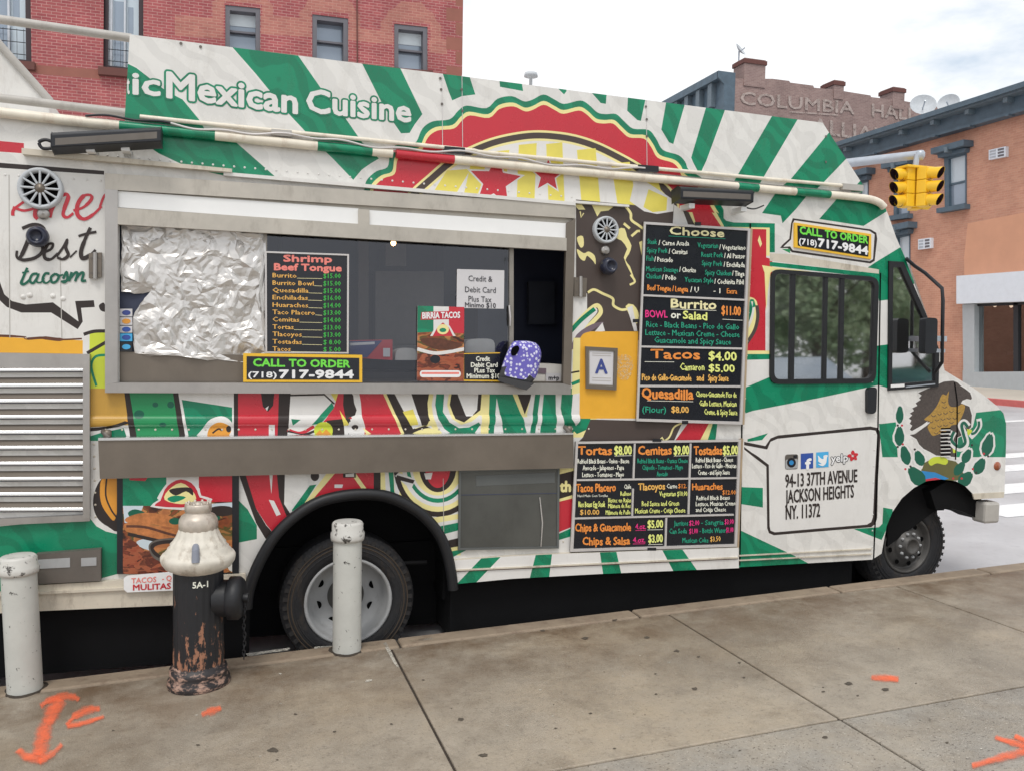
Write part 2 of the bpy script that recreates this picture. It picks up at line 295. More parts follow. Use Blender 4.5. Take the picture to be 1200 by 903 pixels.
# polka dots of the bag: white spots on violet cloth
def polka():
    m = bpy.data.materials.new('polka'); m.use_nodes = True; n = m.node_tree; N = n.nodes; b = N['Principled BSDF']
    t = N.new('ShaderNodeTexCoord'); v = N.new('ShaderNodeTexVoronoi'); v.inputs['Scale'].default_value = 46; v.inputs['Randomness'].default_value = .95
    n.links.new(t.outputs['Object'], v.inputs['Vector']); c = N.new('ShaderNodeValToRGB'); c.color_ramp.elements[0].position = .34; c.color_ramp.elements[1].position = .46
    c.color_ramp.elements[0].color = (.72, .72, .86, 1); c.color_ramp.elements[1].color = (lin(108), lin(100), lin(186), 1)
    n.links.new(v.outputs['Distance'], c.inputs[0]); n.links.new(c.outputs[0], b.inputs['Base Color']); b.inputs['Roughness'].default_value = .8; MATS['polka'] = m
polka()
# chipped paint with bare rusty iron for the hydrant barrel, and small dark chips on bollards
def chipped(name, top, under, scale, lo, hi, stretch=(1, 1, 1), zfade=None):
    m = mat(name, top, .5, var=.08, bump=.15, bscale=30); n = m.node_tree; N = n.nodes; b = N['Principled BSDF']
    src = b.inputs['Base Color'].links[0].from_socket
    t = N.new('ShaderNodeTexCoord'); mp2 = N.new('ShaderNodeMapping'); mp2.inputs['Scale'].default_value = stretch; no = N.new('ShaderNodeTexNoise')
    no.inputs['Scale'].default_value = scale; no.inputs['Detail'].default_value = 7; no.inputs['Roughness'].default_value = .7
    n.links.new(t.outputs['Object'], mp2.inputs[0]); n.links.new(mp2.outputs[0], no.inputs['Vector'])
    v = no.outputs['Fac']
    if zfade:
        s = N.new('ShaderNodeSeparateXYZ'); n.links.new(t.outputs['Object'], s.inputs[0]); r = N.new('ShaderNodeMapRange'); r.inputs[1].default_value = zfade[0]; r.inputs[2].default_value = zfade[1]; r.inputs[3].default_value = .08; r.inputs[4].default_value = -.25
        n.links.new(s.outputs[2], r.inputs[0]); a = N.new('ShaderNodeMath'); n.links.new(v, a.inputs[0]); n.links.new(r.outputs[0], a.inputs[1]); v = a.outputs[0]
    mr = N.new('ShaderNodeMapRange'); mr.inputs[1].default_value = lo; mr.inputs[2].default_value = hi; n.links.new(v, mr.inputs[0])
    x = N.new('ShaderNodeMix'); x.data_type = 'RGBA'; n.links.new(mr.outputs[0], x.inputs['Factor']); n.links.new(src, x.inputs[6]); x.inputs[7].default_value = (*[lin(q) for q in under], 1)
    n.links.new(x.outputs[2], b.inputs['Base Color'])
chipped('hyd_black', (30, 31, 35), (158, 112, 88), 26, .56, .60, (1, 1, .38), (.12, .85))
chipped('hyd_base', (40, 36, 38), (170, 138, 122), 16, .5, .6, (1, 1, 2.2))
chipped('bollard_chip', (196, 196, 190), (58, 54, 50), 30, .635, .66)
chipped('bollard_top', (202, 200, 194), (70, 66, 62), 24, .56, .62)

# ------------------------------------------------------------------ mesh builder
class MB:
    def __init__(s): s.v = []; s.f = []; s.m = []; s.s = []; s.names = []
    def mi(s, n):
        if n not in s.names: s.names.append(n)
        return s.names.index(n)
    def add(s, vs, fs, m, smooth=False):
        o = len(s.v); s.v += [tuple(v) for v in vs]; k = s.mi(m) if isinstance(m, str) else None
        for i, f in enumerate(fs):
            s.f.append([o+q for q in f]); s.m.append(k if k is not None else s.mi(m[i])); s.s.append(smooth)
        return s
    def box(s, a, b, m):
        x0, y0, z0 = a; x1, y1, z1 = b
        return s.add([(x0, y0, z0), (x1, y0, z0), (x1, y1, z0), (x0, y1, z0), (x0, y0, z1), (x1, y0, z1), (x1, y1, z1), (x0, y1, z1)],
              [(0, 3, 2, 1), (4, 5, 6, 7), (0, 1, 5, 4), (1, 2, 6, 5), (2, 3, 7, 6), (3, 0, 4, 7)], m)
    def prism(s, pts, vec, m, side=None, back=True):
        n = len(pts); vec = Vector(vec); P0 = [Vector(p) for p in pts]; Q = [p+vec for p in P0]
        s.add(P0, [tuple(range(n))], m)
        if back: s.add(Q, [tuple(range(n-1, -1, -1))], side or m)
        s.add(P0+Q, [(i, i+n, (i+1) % n+n, (i+1) % n) for i in range(n)], side or m); return s
    def tube(s, pts, r, m, n=10, cap=True):
        pts = [Vector(p) for p in pts]; rings = []
        up = Vector((0, 0, 1))
        for i, p in enumerate(pts):
            d = (pts[min(i+1, len(pts)-1)]-pts[max(i-1, 0)]).normalized()
            a = d.cross(up)
            if a.length < .05: a = d.cross(Vector((1, 0, 0)))
            a.normalize(); b = d.cross(a).normalized(); rr = r[i] if isinstance(r, (list, tuple)) else r
            rings.append([p+(a*math.cos(2*math.pi*k/n)+b*math.sin(2*math.pi*k/n))*rr for k in range(n)])
        vs = [v for q in rings for v in q]
        fs = [(i*n+k, i*n+(k+1) % n, (i+1)*n+(k+1) % n, (i+1)*n+k) for i in range(len(pts)-1) for k in range(n)]
        s.add(vs, fs, m, True)
        if cap: s.add(rings[0], [tuple(range(n))], m); s.add(rings[-1], [tuple(range(n))], m)
        return s
    def lathe(s, prof, c, m, n=40, axis='z', mats=None, ang=(0, 2*math.pi), wob=0):
        vs = []; c = Vector(c); full = abs(ang[1]-ang[0]-2*math.pi) < 1e-6; cnt = n if full else n+1
        for r, h in prof:
            for k in range(cnt):
                a = ang[0]+(ang[1]-ang[0])*k/n; rr = r*(1+wob*math.sin(3*a+h*40))
                if axis == 'z': vs.append(c+Vector((rr*math.cos(a), rr*math.sin(a), h)))
                elif axis == 'y': vs.append(c+Vector((rr*math.cos(a), h, rr*math.sin(a))))
                else: vs.append(c+Vector((h, rr*math.cos(a), rr*math.sin(a))))
        fs = []; fm = []
        for i in range(len(prof)-1):
            for k in range(n):
                k2 = (k+1) % cnt
                fs.append((i*cnt+k, i*cnt+k2, (i+1)*cnt+k2, (i+1)*cnt+k)); fm.append(mats[i] if mats else m)
        return s.add(vs, fs, fm, True)
    def disc(s, c, r, m, n=24, axis='y'):
        c = Vector(c); v = []
        for k in range(n):
            a = 2*math.pi*k/n; q = (r*math.cos(a), r*math.sin(a))
            v.append(c+(Vector((q[0], 0, q[1])) if axis == 'y' else Vector((q[0], q[1], 0)) if axis == 'z' else Vector((0, q[0], q[1]))))
        return s.add(v, [tuple(range(n))], m)
    def paint(s, outline, holes, base, layers, to3, cuts=()):
        """One flat sheet cut along every colour edge: each cell takes the colour of the uppermost shape."""
        vs = []; ed = []
        def put(p):
            o = len(vs); n = len(p); vs.extend([Vector((a, b)) for a, b in p]); ed.extend([(o+i, o+(i+1) % n) for i in range(n)])
        put(outline)
        for h in holes: put(h)
        for _, p in layers: put(p)
        for a_, b_ in cuts: o_ = len(vs); vs.extend([Vector(a_), Vector(b_)]); ed.append((o_, o_+1))
        rv, re, rf, *_ = delaunay_2d_cdt(vs, ed, [], 0, 1e-5)
        V = np.array([(a.x, a.y) for a in rv]); T = np.array([list(f) for f in rf]); C = V[T].mean(1)
        def inside(p):
            x, y = C[:, 0], C[:, 1]; r = np.zeros(len(C), bool); n = len(p)
            for i in range(n):
                x0, y0 = p[i]; x1, y1 = p[(i+1) % n]
                if y0 == y1: continue
                k = ((y0 > y) != (y1 > y)) & (x < (x1-x0)*(y-y0)/(y1-y0)+x0); r ^= k
            return r
        keep = inside(outline)
        for h in holes: keep &= ~inside(h)
        mm = np.full(len(C), s.mi(base))
        for nme, p in layers: mm[inside(p)] = s.mi(nme)
        o = len(s.v); s.v += [tuple(to3(a, b)) for a, b in V]
        for t, k, q in zip(T, keep, mm):
            if k: s.f.append([o+int(t[0]), o+int(t[1]), o+int(t[2])]); s.m.append(int(q)); s.s.append(False)
        return s
    def build(s, name, parent=None, loc=None, bevel=0, sub=0):
        me = bpy.data.meshes.new(name); o_ = Vector(loc) if loc else Vector((0, 0, 0))
        me.from_pydata([tuple(Vector(v)-o_) for v in s.v], [], s.f)
        for n in s.names: me.materials.append(MATS[n])
        me.polygons.foreach_set('material_index', s.m); me.polygons.foreach_set('use_smooth', s.s); me.update()
        ob = bpy.data.objects.new(name, me); col.objects.link(ob)
        if parent: ob.parent = parent
        if loc: ob.location = loc
        if bevel:
            b = ob.modifiers.new('bevel', 'BEVEL'); b.width = bevel; b.segments = 2; b.limit_method = 'ANGLE'; b.angle_limit = R(40)
        return ob
def tag(o, label=None, cat=None, group=None, kind=None):
    if label: o['label'] = label
    if cat: o['category'] = cat
    if group: o['group'] = group
    if kind: o['kind'] = kind
    return o
def empty(name, loc, label, cat, group=None):
    o = bpy.data.objects.new(name, None); o.empty_display_size = .2; o.location = loc; col.objects.link(o); return tag(o, label, cat, group)
def spl(p, closed=False, n=6):
    p = [Vector(q) for q in p]; N = len(p); o = []
    for i in range(N if closed else N-1):
        a, b, c, d = (p[(i-1) % N], p[i], p[(i+1) % N], p[(i+2) % N]) if closed else (p[max(i-1, 0)], p[i], p[i+1], p[min(i+2, N-1)])
        for k in range(n):
            t = k/n; q = .5*((2*b)+(c-a)*t+(2*a-5*b+4*c-d)*t*t+(3*b-a-3*c+d)*t*t*t); o.append(tuple(q))
    if not closed: o.append(tuple(p[-1]))
    return o
def ell(cx, cy, rx, ry, a0=0, a1=360, n=28, rot=0):
    full = abs(a1-a0) >= 360; m = n if full else n+1; o = []
    for k in range(m):
        a = R(a0+(a1-a0)*k/n); x, y = rx*math.cos(a), ry*math.sin(a); c, s_ = math.cos(R(rot)), math.sin(R(rot)); o.append((cx+x*c-y*s_, cy+x*s_+y*c))
    return o
def band(p, w, closed=False):
    """A brush stroke of the given width(s) along points -> polygon."""
    n = len(p); l = []; r = []
    for i in range(n):
        a = Vector(p[max(i-1, 0)]); b = Vector(p[min(i+1, n-1)]); d = (b-a); d = d.normalized() if d.length else Vector((1, 0)); q = Vector((-d.y, d.x)); ww = (w[i*len(w)//n] if isinstance(w, (list, tuple)) else w)/2
        l.append(tuple(Vector(p[i])+q*ww)); r.append(tuple(Vector(p[i])-q*ww))
    return l+r[::-1]
# lettering -------------------------------------------------------
_tc = {}
def glyphs(s, off=0, res=2):
    k = (s, off, res)
    if k in _tc: return _tc[k]
    c = bpy.data.curves.new('t', 'FONT'); c.body = s; c.size = 1; c.offset = off; c.resolution_u = res; c.fill_mode = 'FRONT'
    o = bpy.data.objects.new('t', c); col.objects.link(o)
    dg = bpy.context.evaluated_depsgraph_get(); me = bpy.data.meshes.new_from_object(o.evaluated_get(dg))
    v = [(a.co.x, a.co.y) for a in me.vertices]; f = [tuple(p.vertices) for p in me.polygons]
    bpy.data.objects.remove(o); bpy.data.curves.remove(c); bpy.data.meshes.remove(me); _tc[k] = (v, f); return v, f
CAPH = max(b for a, b in glyphs('H')[0])
def text(mb, s, p0, p1, pt, m, off=.012, shear=0, wob=0, ref=None, res=2, ring=None):
    """s set on the line p0->p1 with cap top at pt (p0 at baseline left, pt above it); weight comes from shifted copies a hair apart in depth."""
    v, f = glyphs(s, 0, res)
    if not v: return
    x0 = min(a for a, b in v); x1 = max(a for a, b in v); p0, p1, pt = Vector(p0), Vector(p1), Vector(pt); ex = p1-p0; ey = pt-p0
    n = ring or (3 if res == 1 else 6); k = ex.length/(x1-x0); h = ey.length/CAPH
    sh = [(0, 0)]
    if off > .003: sh = [(off*math.cos(2*math.pi*i/n+.3), off*math.sin(2*math.pi*i/n+.3)) for i in range(n)] if n > 3 else [(-off, 0), (0, 0), (off, 0)]
    asp = k/h if h else 1
    for i, (dx, dy) in enumerate(sh):
        vs = []
        for a, b in v:
            u = (a-x0)/(x1-x0); w = b/CAPH
            w2 = w + wob*math.sin(u*len(s)*2.1)
            vs.append(p0+ex*(u+shear*w*.1+dx/(x1-x0)/max(asp, .35)*min(1, 1))+ey*(w2+dy/CAPH)+Vector((0, -6e-5*i, 0)))
        mb.add(vs, f, m)
# ------------------------------------------------------------------ setting: ground
g = MB(); g.add([(-150, -150, road_z(0, 0)-3.75), (300, -150, road_z(300, 0)), (300, 300, road_z(300, 0)), (-150, 300, road_z(0, 0)-3.75)], [(0, 1, 2, 3)], 'asphalt')
tag(g.build('road'), kind='structure')
KY = 4.85
def slab(mb, x0, x1, y0, y1, m, top=0, th=.22):
    c = [(x0, y0), (x1, y0), (x1, y1), (x0, y1)]
    v = [(x, y, walk_z(x, y)+top-th) for x, y in c]+[(x, y, walk_z(x, y)+top) for x, y in c]
    mb.add(v, [(0, 3, 2, 1), (4, 5, 6, 7), (0, 1, 5, 4), (1, 2, 6, 5), (2, 3, 7, 6), (3, 0, 4, 7)], m)
j1 = on(walk_z, 480, 800); j2 = on(walk_z, 880, 778); jl = on(walk_z, 900, 857); j3 = on(walk_z, 1140, 722)
XJ = [-12, -9.6, -7.2, -4.8, -2.4, j1.x, j2.x, j3.x+.05, 7.2]
YJ = [-8, -5.6, -3.2, -.8, jl.y-2.4+1.1, jl.y, KY-.16]
YJ = [-8, -5.2, -2.6, 0, jl.y-1.7, jl.y, KY-.16]
mb = MB(); gap = .012
for i in range(len(XJ)-1):
    for k in range(len(YJ)-1):
        slab(mb, XJ[i]+gap/2, XJ[i+1]-gap/2, YJ[k]+gap/2, YJ[k+1]-gap/2, 'sidewalk' if k == len(YJ)-2 else 'sidewalk_b')
tag(mb.build('sidewalk', bevel=.006), kind='structure')
mb = MB(); slab(mb, -12, 7.2, -8, KY-.02, 'joint', -.009, .2); tag(mb.build('sidewalk_bed'), kind='structure')
mb = MB()
kx = [-12, -9, -6, -3, -1.2, .9, 2.4, 3.9, 5.2, 7.2]
for a, b in zip(kx, kx[1:]): slab(mb, a+.004, b-.004, KY-.155, KY, 'kerb_stone', .004, .3)
tag(mb.build('kerb', bevel=.018), kind='structure')
# chips and stains that belong to the walk surface
mb = MB()
def flat(mb, pts, m, dz=.004, fn=walk_z):
    p = [on(fn, x, y, dz) for x, y in pts]; mb.add(p, [tuple(range(len(p)))], m)
for p in ([(288, 765), (340, 758), (338, 761), (290, 768)], [(368, 757), (446, 753), (446, 755.5), (368, 760)], [(478, 750), (505, 746), (508, 748), (480, 752)], [(428, 797-1), (436, 795), (436, 797), (428, 799)]):
    flat(mb, p, 'chip_white')
flat(mb, band([(450.5, 752), (457, 764), (463, 776), (467, 781)], [4, 3, 2]), 'chip_white')
tag(mb.build('kerb_mortar'), kind='structure')
mb = MB()
random.seed(3)
SP = [(540, 842, 4), (566, 884, 5), (346, 836, 2), (686, 747, 4), (793, 762, 3.5), (784, 775, 2), (814, 806, 4), (758, 746, 3), (995, 800, 4.5), (1037, 807, 4.5), (320, 878, 6), (636, 738, 3), (720, 725, 3), (967, 863, 3.5), (232, 872, 2.5)]
SP += [(random.uniform(60, 1190), random.uniform(745, 890), random.uniform(.8, 2.2)) for _ in range(46)]
for x, y, r in SP:
    a0 = random.random()*6; q = [(x+r*math.cos(a)*(.65+.7*random.random()), y+.40*r*math.sin(a)*(.65+.7*random.random())) for a in [a0*0+i*math.pi/6 for i in range(12)]]
    flat(mb, q, 'gum' if r > 2.3 else random.choice(['gum', 'gum', 'chip_white']), .0025)
tag(mb.build('gum_spots'), kind='structure')
# orange utility paint
def mark(polys, label):
    vs = []; fs = []; al = []; c = on(walk_z, *polys[0][0])
    for n_, p in enumerate(polys):
        k = len(p)//2; rows = []
        for i in range(k):
            l, r = Vector(p[i]), Vector(p[2*k-1-i]); m_ = (l+r)/2; rows.append([m_+(l-m_)*2.3, m_+(l-m_)*.8, m_, m_+(r-m_)*.8, m_+(r-m_)*2.3])
        def ext(a, b): 
            d = a[2]-b[2]; d = d.normalized()*4 if d.length else Vector((0, 0)); return [q+d for q in a]
        e0, e1 = ext(rows[0], rows[1]), ext(rows[-1], rows[-2]); allr = [e0]+rows+[e1]; o = len(vs)
        for i, rw in enumerate(allr):
            for q, a in zip(rw, (0, .85, 1, .85, 0)): vs.append(on(walk_z, q.x, q.y, .004+.0012*n_)-c); al.append(0 if i in (0, len(allr)-1) else a)
        for i in range(len(allr)-1):
            for q in range(4): a = o+i*5+q; fs.append((a, a+1, a+6, a+5))
    me = bpy.data.meshes.new('paint_mark'); me.from_pydata(vs, [], fs); me.materials.append(MATS['spray_orange'])
    ca = me.attributes.new('spray', 'FLOAT', 'POINT'); ca.data.foreach_set('value', al)
    ob = bpy.data.objects.new('paint_mark', me); ob.location = c; col.objects.link(ob); tag(ob, label, 'paint mark')
mark([band(spl([(48, 826), (58, 820), (74, 815), (86, 816), (92, 819)]), [5, 7, 8, 7, 5]), band(spl([(70, 818), (62, 832), (55, 848), (50, 864), (46, 884)]), [13, 14, 12, 14, 16, 15]), band(spl([(22, 878), (28, 884), (38, 888), (48, 889)]), [8, 9, 8]), band(spl([(72, 872), (64, 880), (54, 886), (46, 890)]), [5, 7, 9])],
     'orange spray-painted double-ended arrow on the concrete in front of the left bollard')
mark([band(spl([(78, 848), (90, 837), (104, 831), (116, 830)]), [4, 8, 9, 6]), band(spl([(80, 849), (94, 847), (108, 843), (121, 839)]), [6, 5, 4])], 'short orange spray-painted letter C on the concrete between hydrant and arrow')
mark([band(spl([(237, 836), (246, 833), (258, 829)]), [5, 8, 6])], 'orange paint dab on the concrete just below the fire hydrant')
mark([band([(1022, 793), (1036, 793.5), (1052, 795)], [5, 7, 6])], 'lone orange paint dash on the concrete slab ahead of the front wheel')
mark([band(spl([(1167, 863), (1182, 868), (1200, 873), (1225, 880)]), [5, 7, 7]), band(spl([(1190, 862), (1205, 868), (1225, 872)]), [5, 6, 6]), band(spl([(1140, 896), (1165, 889), (1200, 880), (1225, 874)]), [6, 9, 10])], 'orange spray-painted arrow head on the grey speckled pavement at lower right')

# crosswalk bars, lane line and drain on the road
mb = MB()
def rquad(ya, yb, xa, xb, dz=.004):
    mb.add([(xa, ya, road_z(xa, 0)+dz), (xb, ya, road_z(xb, 0)+dz), (xb, yb, road_z(xb, 0)+dz), (xa, yb, road_z(xa, 0)+dz)], [(0, 1, 2, 3)], 'road_paint')
bx0, bx1 = 8.3, 12.5
for y0, y1, x in ((606, 591, 1180), (577.5, 566, 1190), (551.5, 544, 1190), (536, 530.5, 1190)):
    a = on(road_z, x, y0); b = on(road_z, x, y1); rquad(a.y, b.y, bx0-.6, bx1)
q = on(road_z, 1190, 594.5).y
for k in range(1, 6): rquad(5.2-1.25*k, 5.75-1.25*k, bx0-.6, bx1)
a = on(road_z, 1190, 494); b = on(road_z, 1190, 492); rquad(a.y, b.y, 9, 30)
tag(mb.build('crosswalk'), kind='structure')

# ------------------------------------------------------------------ FOOD TRUCK
YS = 4.95; DL = R(.634)
TL0 = Vector((2.7, 6.0, road_z(2.7, 6)))
TM = Matrix.Translation(TL0) @ Matrix.Rotation(DL, 4, 'Y'); TI = TM.inverted()
truck = empty('food_truck', TL0, 'white, green and red Mexican food truck parked along the kerb, menu boards on its side', 'food truck')
truck.rotation_euler = (0, DL, 0)
YL = YS-TL0.y
def P(x, y, d=0): return TI @ atY(x, y, YS-d)
def P2(x, y, d=0): q = P(x, y, d); return (q.x, q.z)
def Q(pts, d=0): return [P2(x, y, d) for x, y in pts]
def at(d): return lambda u, w: (u, YL-d, w)
def LY(lst, d=0): return [(m, Q(p, d)) for m, p in lst]
def plate(mb, pts, d0, d1, m, side=None):
    """flat shape traced on the truck side, standing from depth d0 out to d1"""
    p = Q(pts, d1); mb.prism([(a, YL-d1, b) for a, b in p], (0, d1-d0, 0), m, side)
def strip(mb, a, b, h, d0, d1, m):
    plate(mb, [a, b, (b[0], b[1]+h), (a[0], a[1]+h)], d0, d1, m)
def frame(mb, outer, inner, d0, d1, m):
    n = len(outer)
    for i in range(n):
        k = (i+1) % n; plate(mb, [outer[i], outer[k], inner[k], inner[i]], d0, d1, m)
def rrect(c, r=4, n=4):
    """rounded corner polygon from 4 pixel corners"""
    o = []
    for i in range(4):
        p = Vector(c[i]); a = (Vector(c[i-1])-p).normalized()*r; b = (Vector(c[(i+1) % 4])-p).normalized()*r
        for k in range(n+1):
            t = k/n; o.append(tuple((p+a)*(1-t)**2+p*2*t*(1-t)+(p+b)*t*t))
    return o
def tx(mb, s, x0, y0, x1, y1, h, m, d=.004, off=.012, shear=0, wob=0, ref=None, res=2, ring=None):
    text(mb, s, P(x0, y0, d), P(x1, y1, d), P(x0, y0-h, d), m, off, shear, wob, ref, res, ring)

# --- body outline (pixels on the side plane)
ARCH_R = [(531, 690), (529, 672), (524, 648), (515, 626), (500, 607), (480, 592), (455, 581), (430, 578), (402, 580), (372, 588), (345, 605), (322, 628), (303, 660), (292, 690), (289, 712)]
ARCH_F = [(1146, 584), (1139, 577), (1131, 569), (1120, 563), (1103, 561), (1086, 563), (1071, 571), (1057, 583), (1046, 599), (1039, 616), (1033, 648)]
TOP = [(-160, 114), (0, 131), (300, 163), (600, 192), (900, 221), (1010, 231), (1028, 235), (1036, 240), (1041, 252), (1050, 278), (1061, 303), (1086, 373), (1101, 411), (1107, 434), (1125, 445), (1140, 454), (1157, 466), (1169, 476), (1176, 484), (1179, 496), (1179, 520), (1177, 581)]
BOT = [(1022, 655), (900, 662), (865, 664), (700, 671), (600, 677), (531, 683)]
OUT = TOP+ARCH_F+BOT+spl(ARCH_R, n=2)+[(200, 709), (45, 715), (-160, 727)]
H_SERVE = [(140, 262), (664, 292), (660, 449), (140, 448)]
W_DOOR = rrect([(906, 318), (1028, 327), (1024, 446), (905, 447)], 9)
W_QTR = [(1045, 310), (1057, 311), (1085, 374), (1098, 412), (1098, 452), (1043, 454)]
w, pl_, gr, dk, br, cre, red, yl, mu_ = 'wrap_white', 'wrap_plain', 'wrap_green', 'wrap_dark', 'wrap_brown', 'wrap_cream', 'wrap_red', 'wrap_yellow', 'wrap_mustard'
# scalloped seal that runs over the roof sign and down the side
SC = spl([(424, 232), (427, 222), (430, 211), (441, 201), (454, 196), (457, 181), (463, 171), (480, 168.5), (488, 166), (495, 151), (507, 142.5), (527, 140), (537, 130), (547, 124), (570, 127), (583, 116), (600, 113), (614, 119), (624, 117), (637, 111), (650, 117), (661, 122), (680, 118), (690, 123), (700, 132), (710, 134), (722, 134), (732, 143), (742, 151), (760, 152.5), (769, 163), (777, 176), (795, 182), (803, 190), (807, 199), (820, 207), (832, 218), (842, 236), (848, 246)], n=4)
def shrink(p, f, c=(640, 380)): return [(c[0]+(x-c[0])*f, c[1]+(y-c[1])*f) for x, y in p]
AR = spl([(470, 236), (482, 222), (500, 206), (525, 185), (550, 172), (575, 162), (600, 156), (625, 153), (650, 154), (675, 158), (700, 166), (725, 178), (750, 192), (775, 210), (789, 224), (796, 240)], n=4)
base_close = [(848, 262), (424, 250)]
def seal():
    L_ = [(gr, SC+base_close), (cre, shrink(SC, .972)+[(840, 262), (434, 250)]), (red, shrink(SC, .955)+[(834, 262), (440, 250)]),
          (cre, AR+[(796, 262), (470, 262)]), (br, shrink(AR, .985, (640, 330))+[(793, 262), (474, 262)]), (cre, shrink(AR, .945, (640, 330))+[(785, 262), (480, 262)]), (pl_, shrink(AR, .93, (640, 330))+[(782, 262), (484, 262)])]
    for x0, x1, y0, y1, k in ((512, 540, 198, 226, -12), (545, 563, 184, 236, -8), (571, 592, 176, 240, -5), (606, 627, 168, 240, -2), (642, 661, 167, 240, 2), (680, 702, 174, 240, 4), (722, 744, 190, 244, 6), (756, 778, 208, 246, 8)):
        L_.append((yl, [(x0-k, y0+2), (x1-k, y0), (x1+k*.4, y1), (x0+k*.4, y1)]))
    def star(cx, cy, r, rot): return [(cx+(r if i % 2 == 0 else r*.45)*math.cos(R(rot+i*36)), cy+(r if i % 2 == 0 else r*.45)*math.sin(R(rot+i*36))) for i in range(10)]
    L_ += [(pl_, star(580, 213, 36, -84)), (red, star(580, 213, 31, -84)), (pl_, star(642, 206, 23, -88)), (red, star(642, 206, 19, -88))]
    return L_
GREENS = [
 [(148, 74), (160, 80), (195, 107), (214, 117), (233, 140), (240, 152), (140, 152), (146, 130)],
 [(271, 54), (347, 62), (377, 105), (405, 139), (425, 168), (444, 186), (434, 192), (424, 199), (414, 211), (390, 186), (366, 163), (336, 131), (300, 87)],
 [(424, 74), (468, 78), (495, 134), (486, 146), (480, 156), (470, 156.5), (462, 145), (447, 120)],
 [(518, 84), (549, 86), (557, 111), (541, 113), (530, 118), (526, 108)], [(585, 92), (611, 94), (613, 107), (586, 102)],
 [(650, 100), (663, 102), (664, 107), (661, 111)], [(690, 105), (711, 109), (710, 122), (704, 121)], [(736, 112), (757, 114), (751, 142), (747, 141), (735, 130)],
 [(781, 118), (803, 121), (789, 169), (784, 167), (775, 152)], [(828, 124), (850, 128), (828, 188), (820, 205), (812, 190), (810, 185)],
 [(906, 134), (936, 138), (880, 233), (871, 232), (849, 232)], [(976, 150), (992, 186), (967, 212), (953, 226), (912, 222), (926, 211)], [(1010, 210), (1016, 226), (996, 226)],
 [(140, 148), (255, 152), (272, 163), (329, 213), (262, 206), (220, 196), (186, 180)]]
BODY = []
# left white panel with its lettering plate, stripes and speech bubble
BODY += [('truck_white', [(-170, 178), (125, 198), (125, 460), (-170, 460)]), ('wrap_red', [(-170, 150), (28, 168), (28, 180), (-170, 166)]),
 (dk, [(-170, 176), (0, 191), (122, 200.5), (122, 205), (0, 197), (-170, 184)]),
 (dk, [(-6, 318), (0, 331), (5, 345), (14, 353), (30, 357), (62, 354.5), (92, 377), (88, 353), (110, 352), (111, 360), (95, 361), (97, 377), (91, 386), (60, 366.5), (25, 366.5), (8, 360), (-8, 345)]),
 (dk, spl([(116, 358), (122, 355), (124, 365), (118, 364)], True, 3)),
 ('wrap_lime', [(105, 391), (125, 389), (125, 462), (104, 462)]), (dk, band(spl([(98, 392), (110, 388.5), (125, 388)]), 4)), (dk, band([(102, 414), (126, 400)], 4)), (gr, band(spl([(126, 416), (112, 418), (107, 430), (113, 452)]), 3)),
 (mu_, [(-170, 388), (97, 399), (97, 415), (-170, 413)]), ('wrap_rust', band(spl([(-170, 389), (12, 394), (30, 397), (50, 396), (70, 398), (96, 397)]), [3, 2, 3, 4, 2]))]
# lower left
BODY += [(gr, [(-170, 640), (0, 616), (105, 606), (113, 616), (124, 622), (137, 625), (137, 672), (100, 682), (-170, 705)]),
 (dk, spl([(140, 556), (122, 558), (112, 572), (109, 590), (114, 606), (126, 616), (140, 618)], True, 4)), ('wrap_orange', spl([(136, 558), (120, 560), (117, 575), (119, 590), (126, 602), (134, 609), (138, 590)], True, 4)), (dk, band(spl([(125, 560), (124, 580), (130, 596), (137, 606)]), 2)),
 (dk, [(278, 550), (288, 550), (300, 595), (312, 615), (324, 628), (312, 632), (300, 612), (292, 590)]), (gr, [(280, 586), (290, 596), (301, 615), (301, 631), (280, 635)]),
 (red, [(286, 550), (325, 550), (327, 582), (336, 604), (322, 626), (312, 614), (300, 595)]), (dk, [(324, 550), (334, 550), (333, 590), (342, 604), (338, 610), (327, 582)]), (pl_, [(315, 550), (320, 550), (318, 578)]), (pl_, [(315, 585), (321, 586), (329, 602), (324, 604)]),
 (dk, ell(369, 557, 5, 6)), (gr, [(363, 568), (371, 567), (356, 590), (343, 600), (342, 597)]), (cre, [(386, 550), (396, 550), (362, 592), (350, 598), (372, 568)]), (red, [(396, 550), (444, 550), (444, 582), (362, 596), (360, 592)]), (cre, [(408, 550), (414, 550), (434, 578), (428, 578)]), (dk, [(402, 552), (417, 552), (417, 559), (402, 559)]), (pl_, [(405, 555), (415, 554), (415, 558), (405, 558)]), (pl_, [(392, 567), (402, 567), (401, 571), (392, 571)]),
 (dk, [(438, 550), (447, 550), (446, 582), (438, 580)])]
dkE = lambda rx, ry: ell(513, 545, rx, ry, 0, 360, 40)
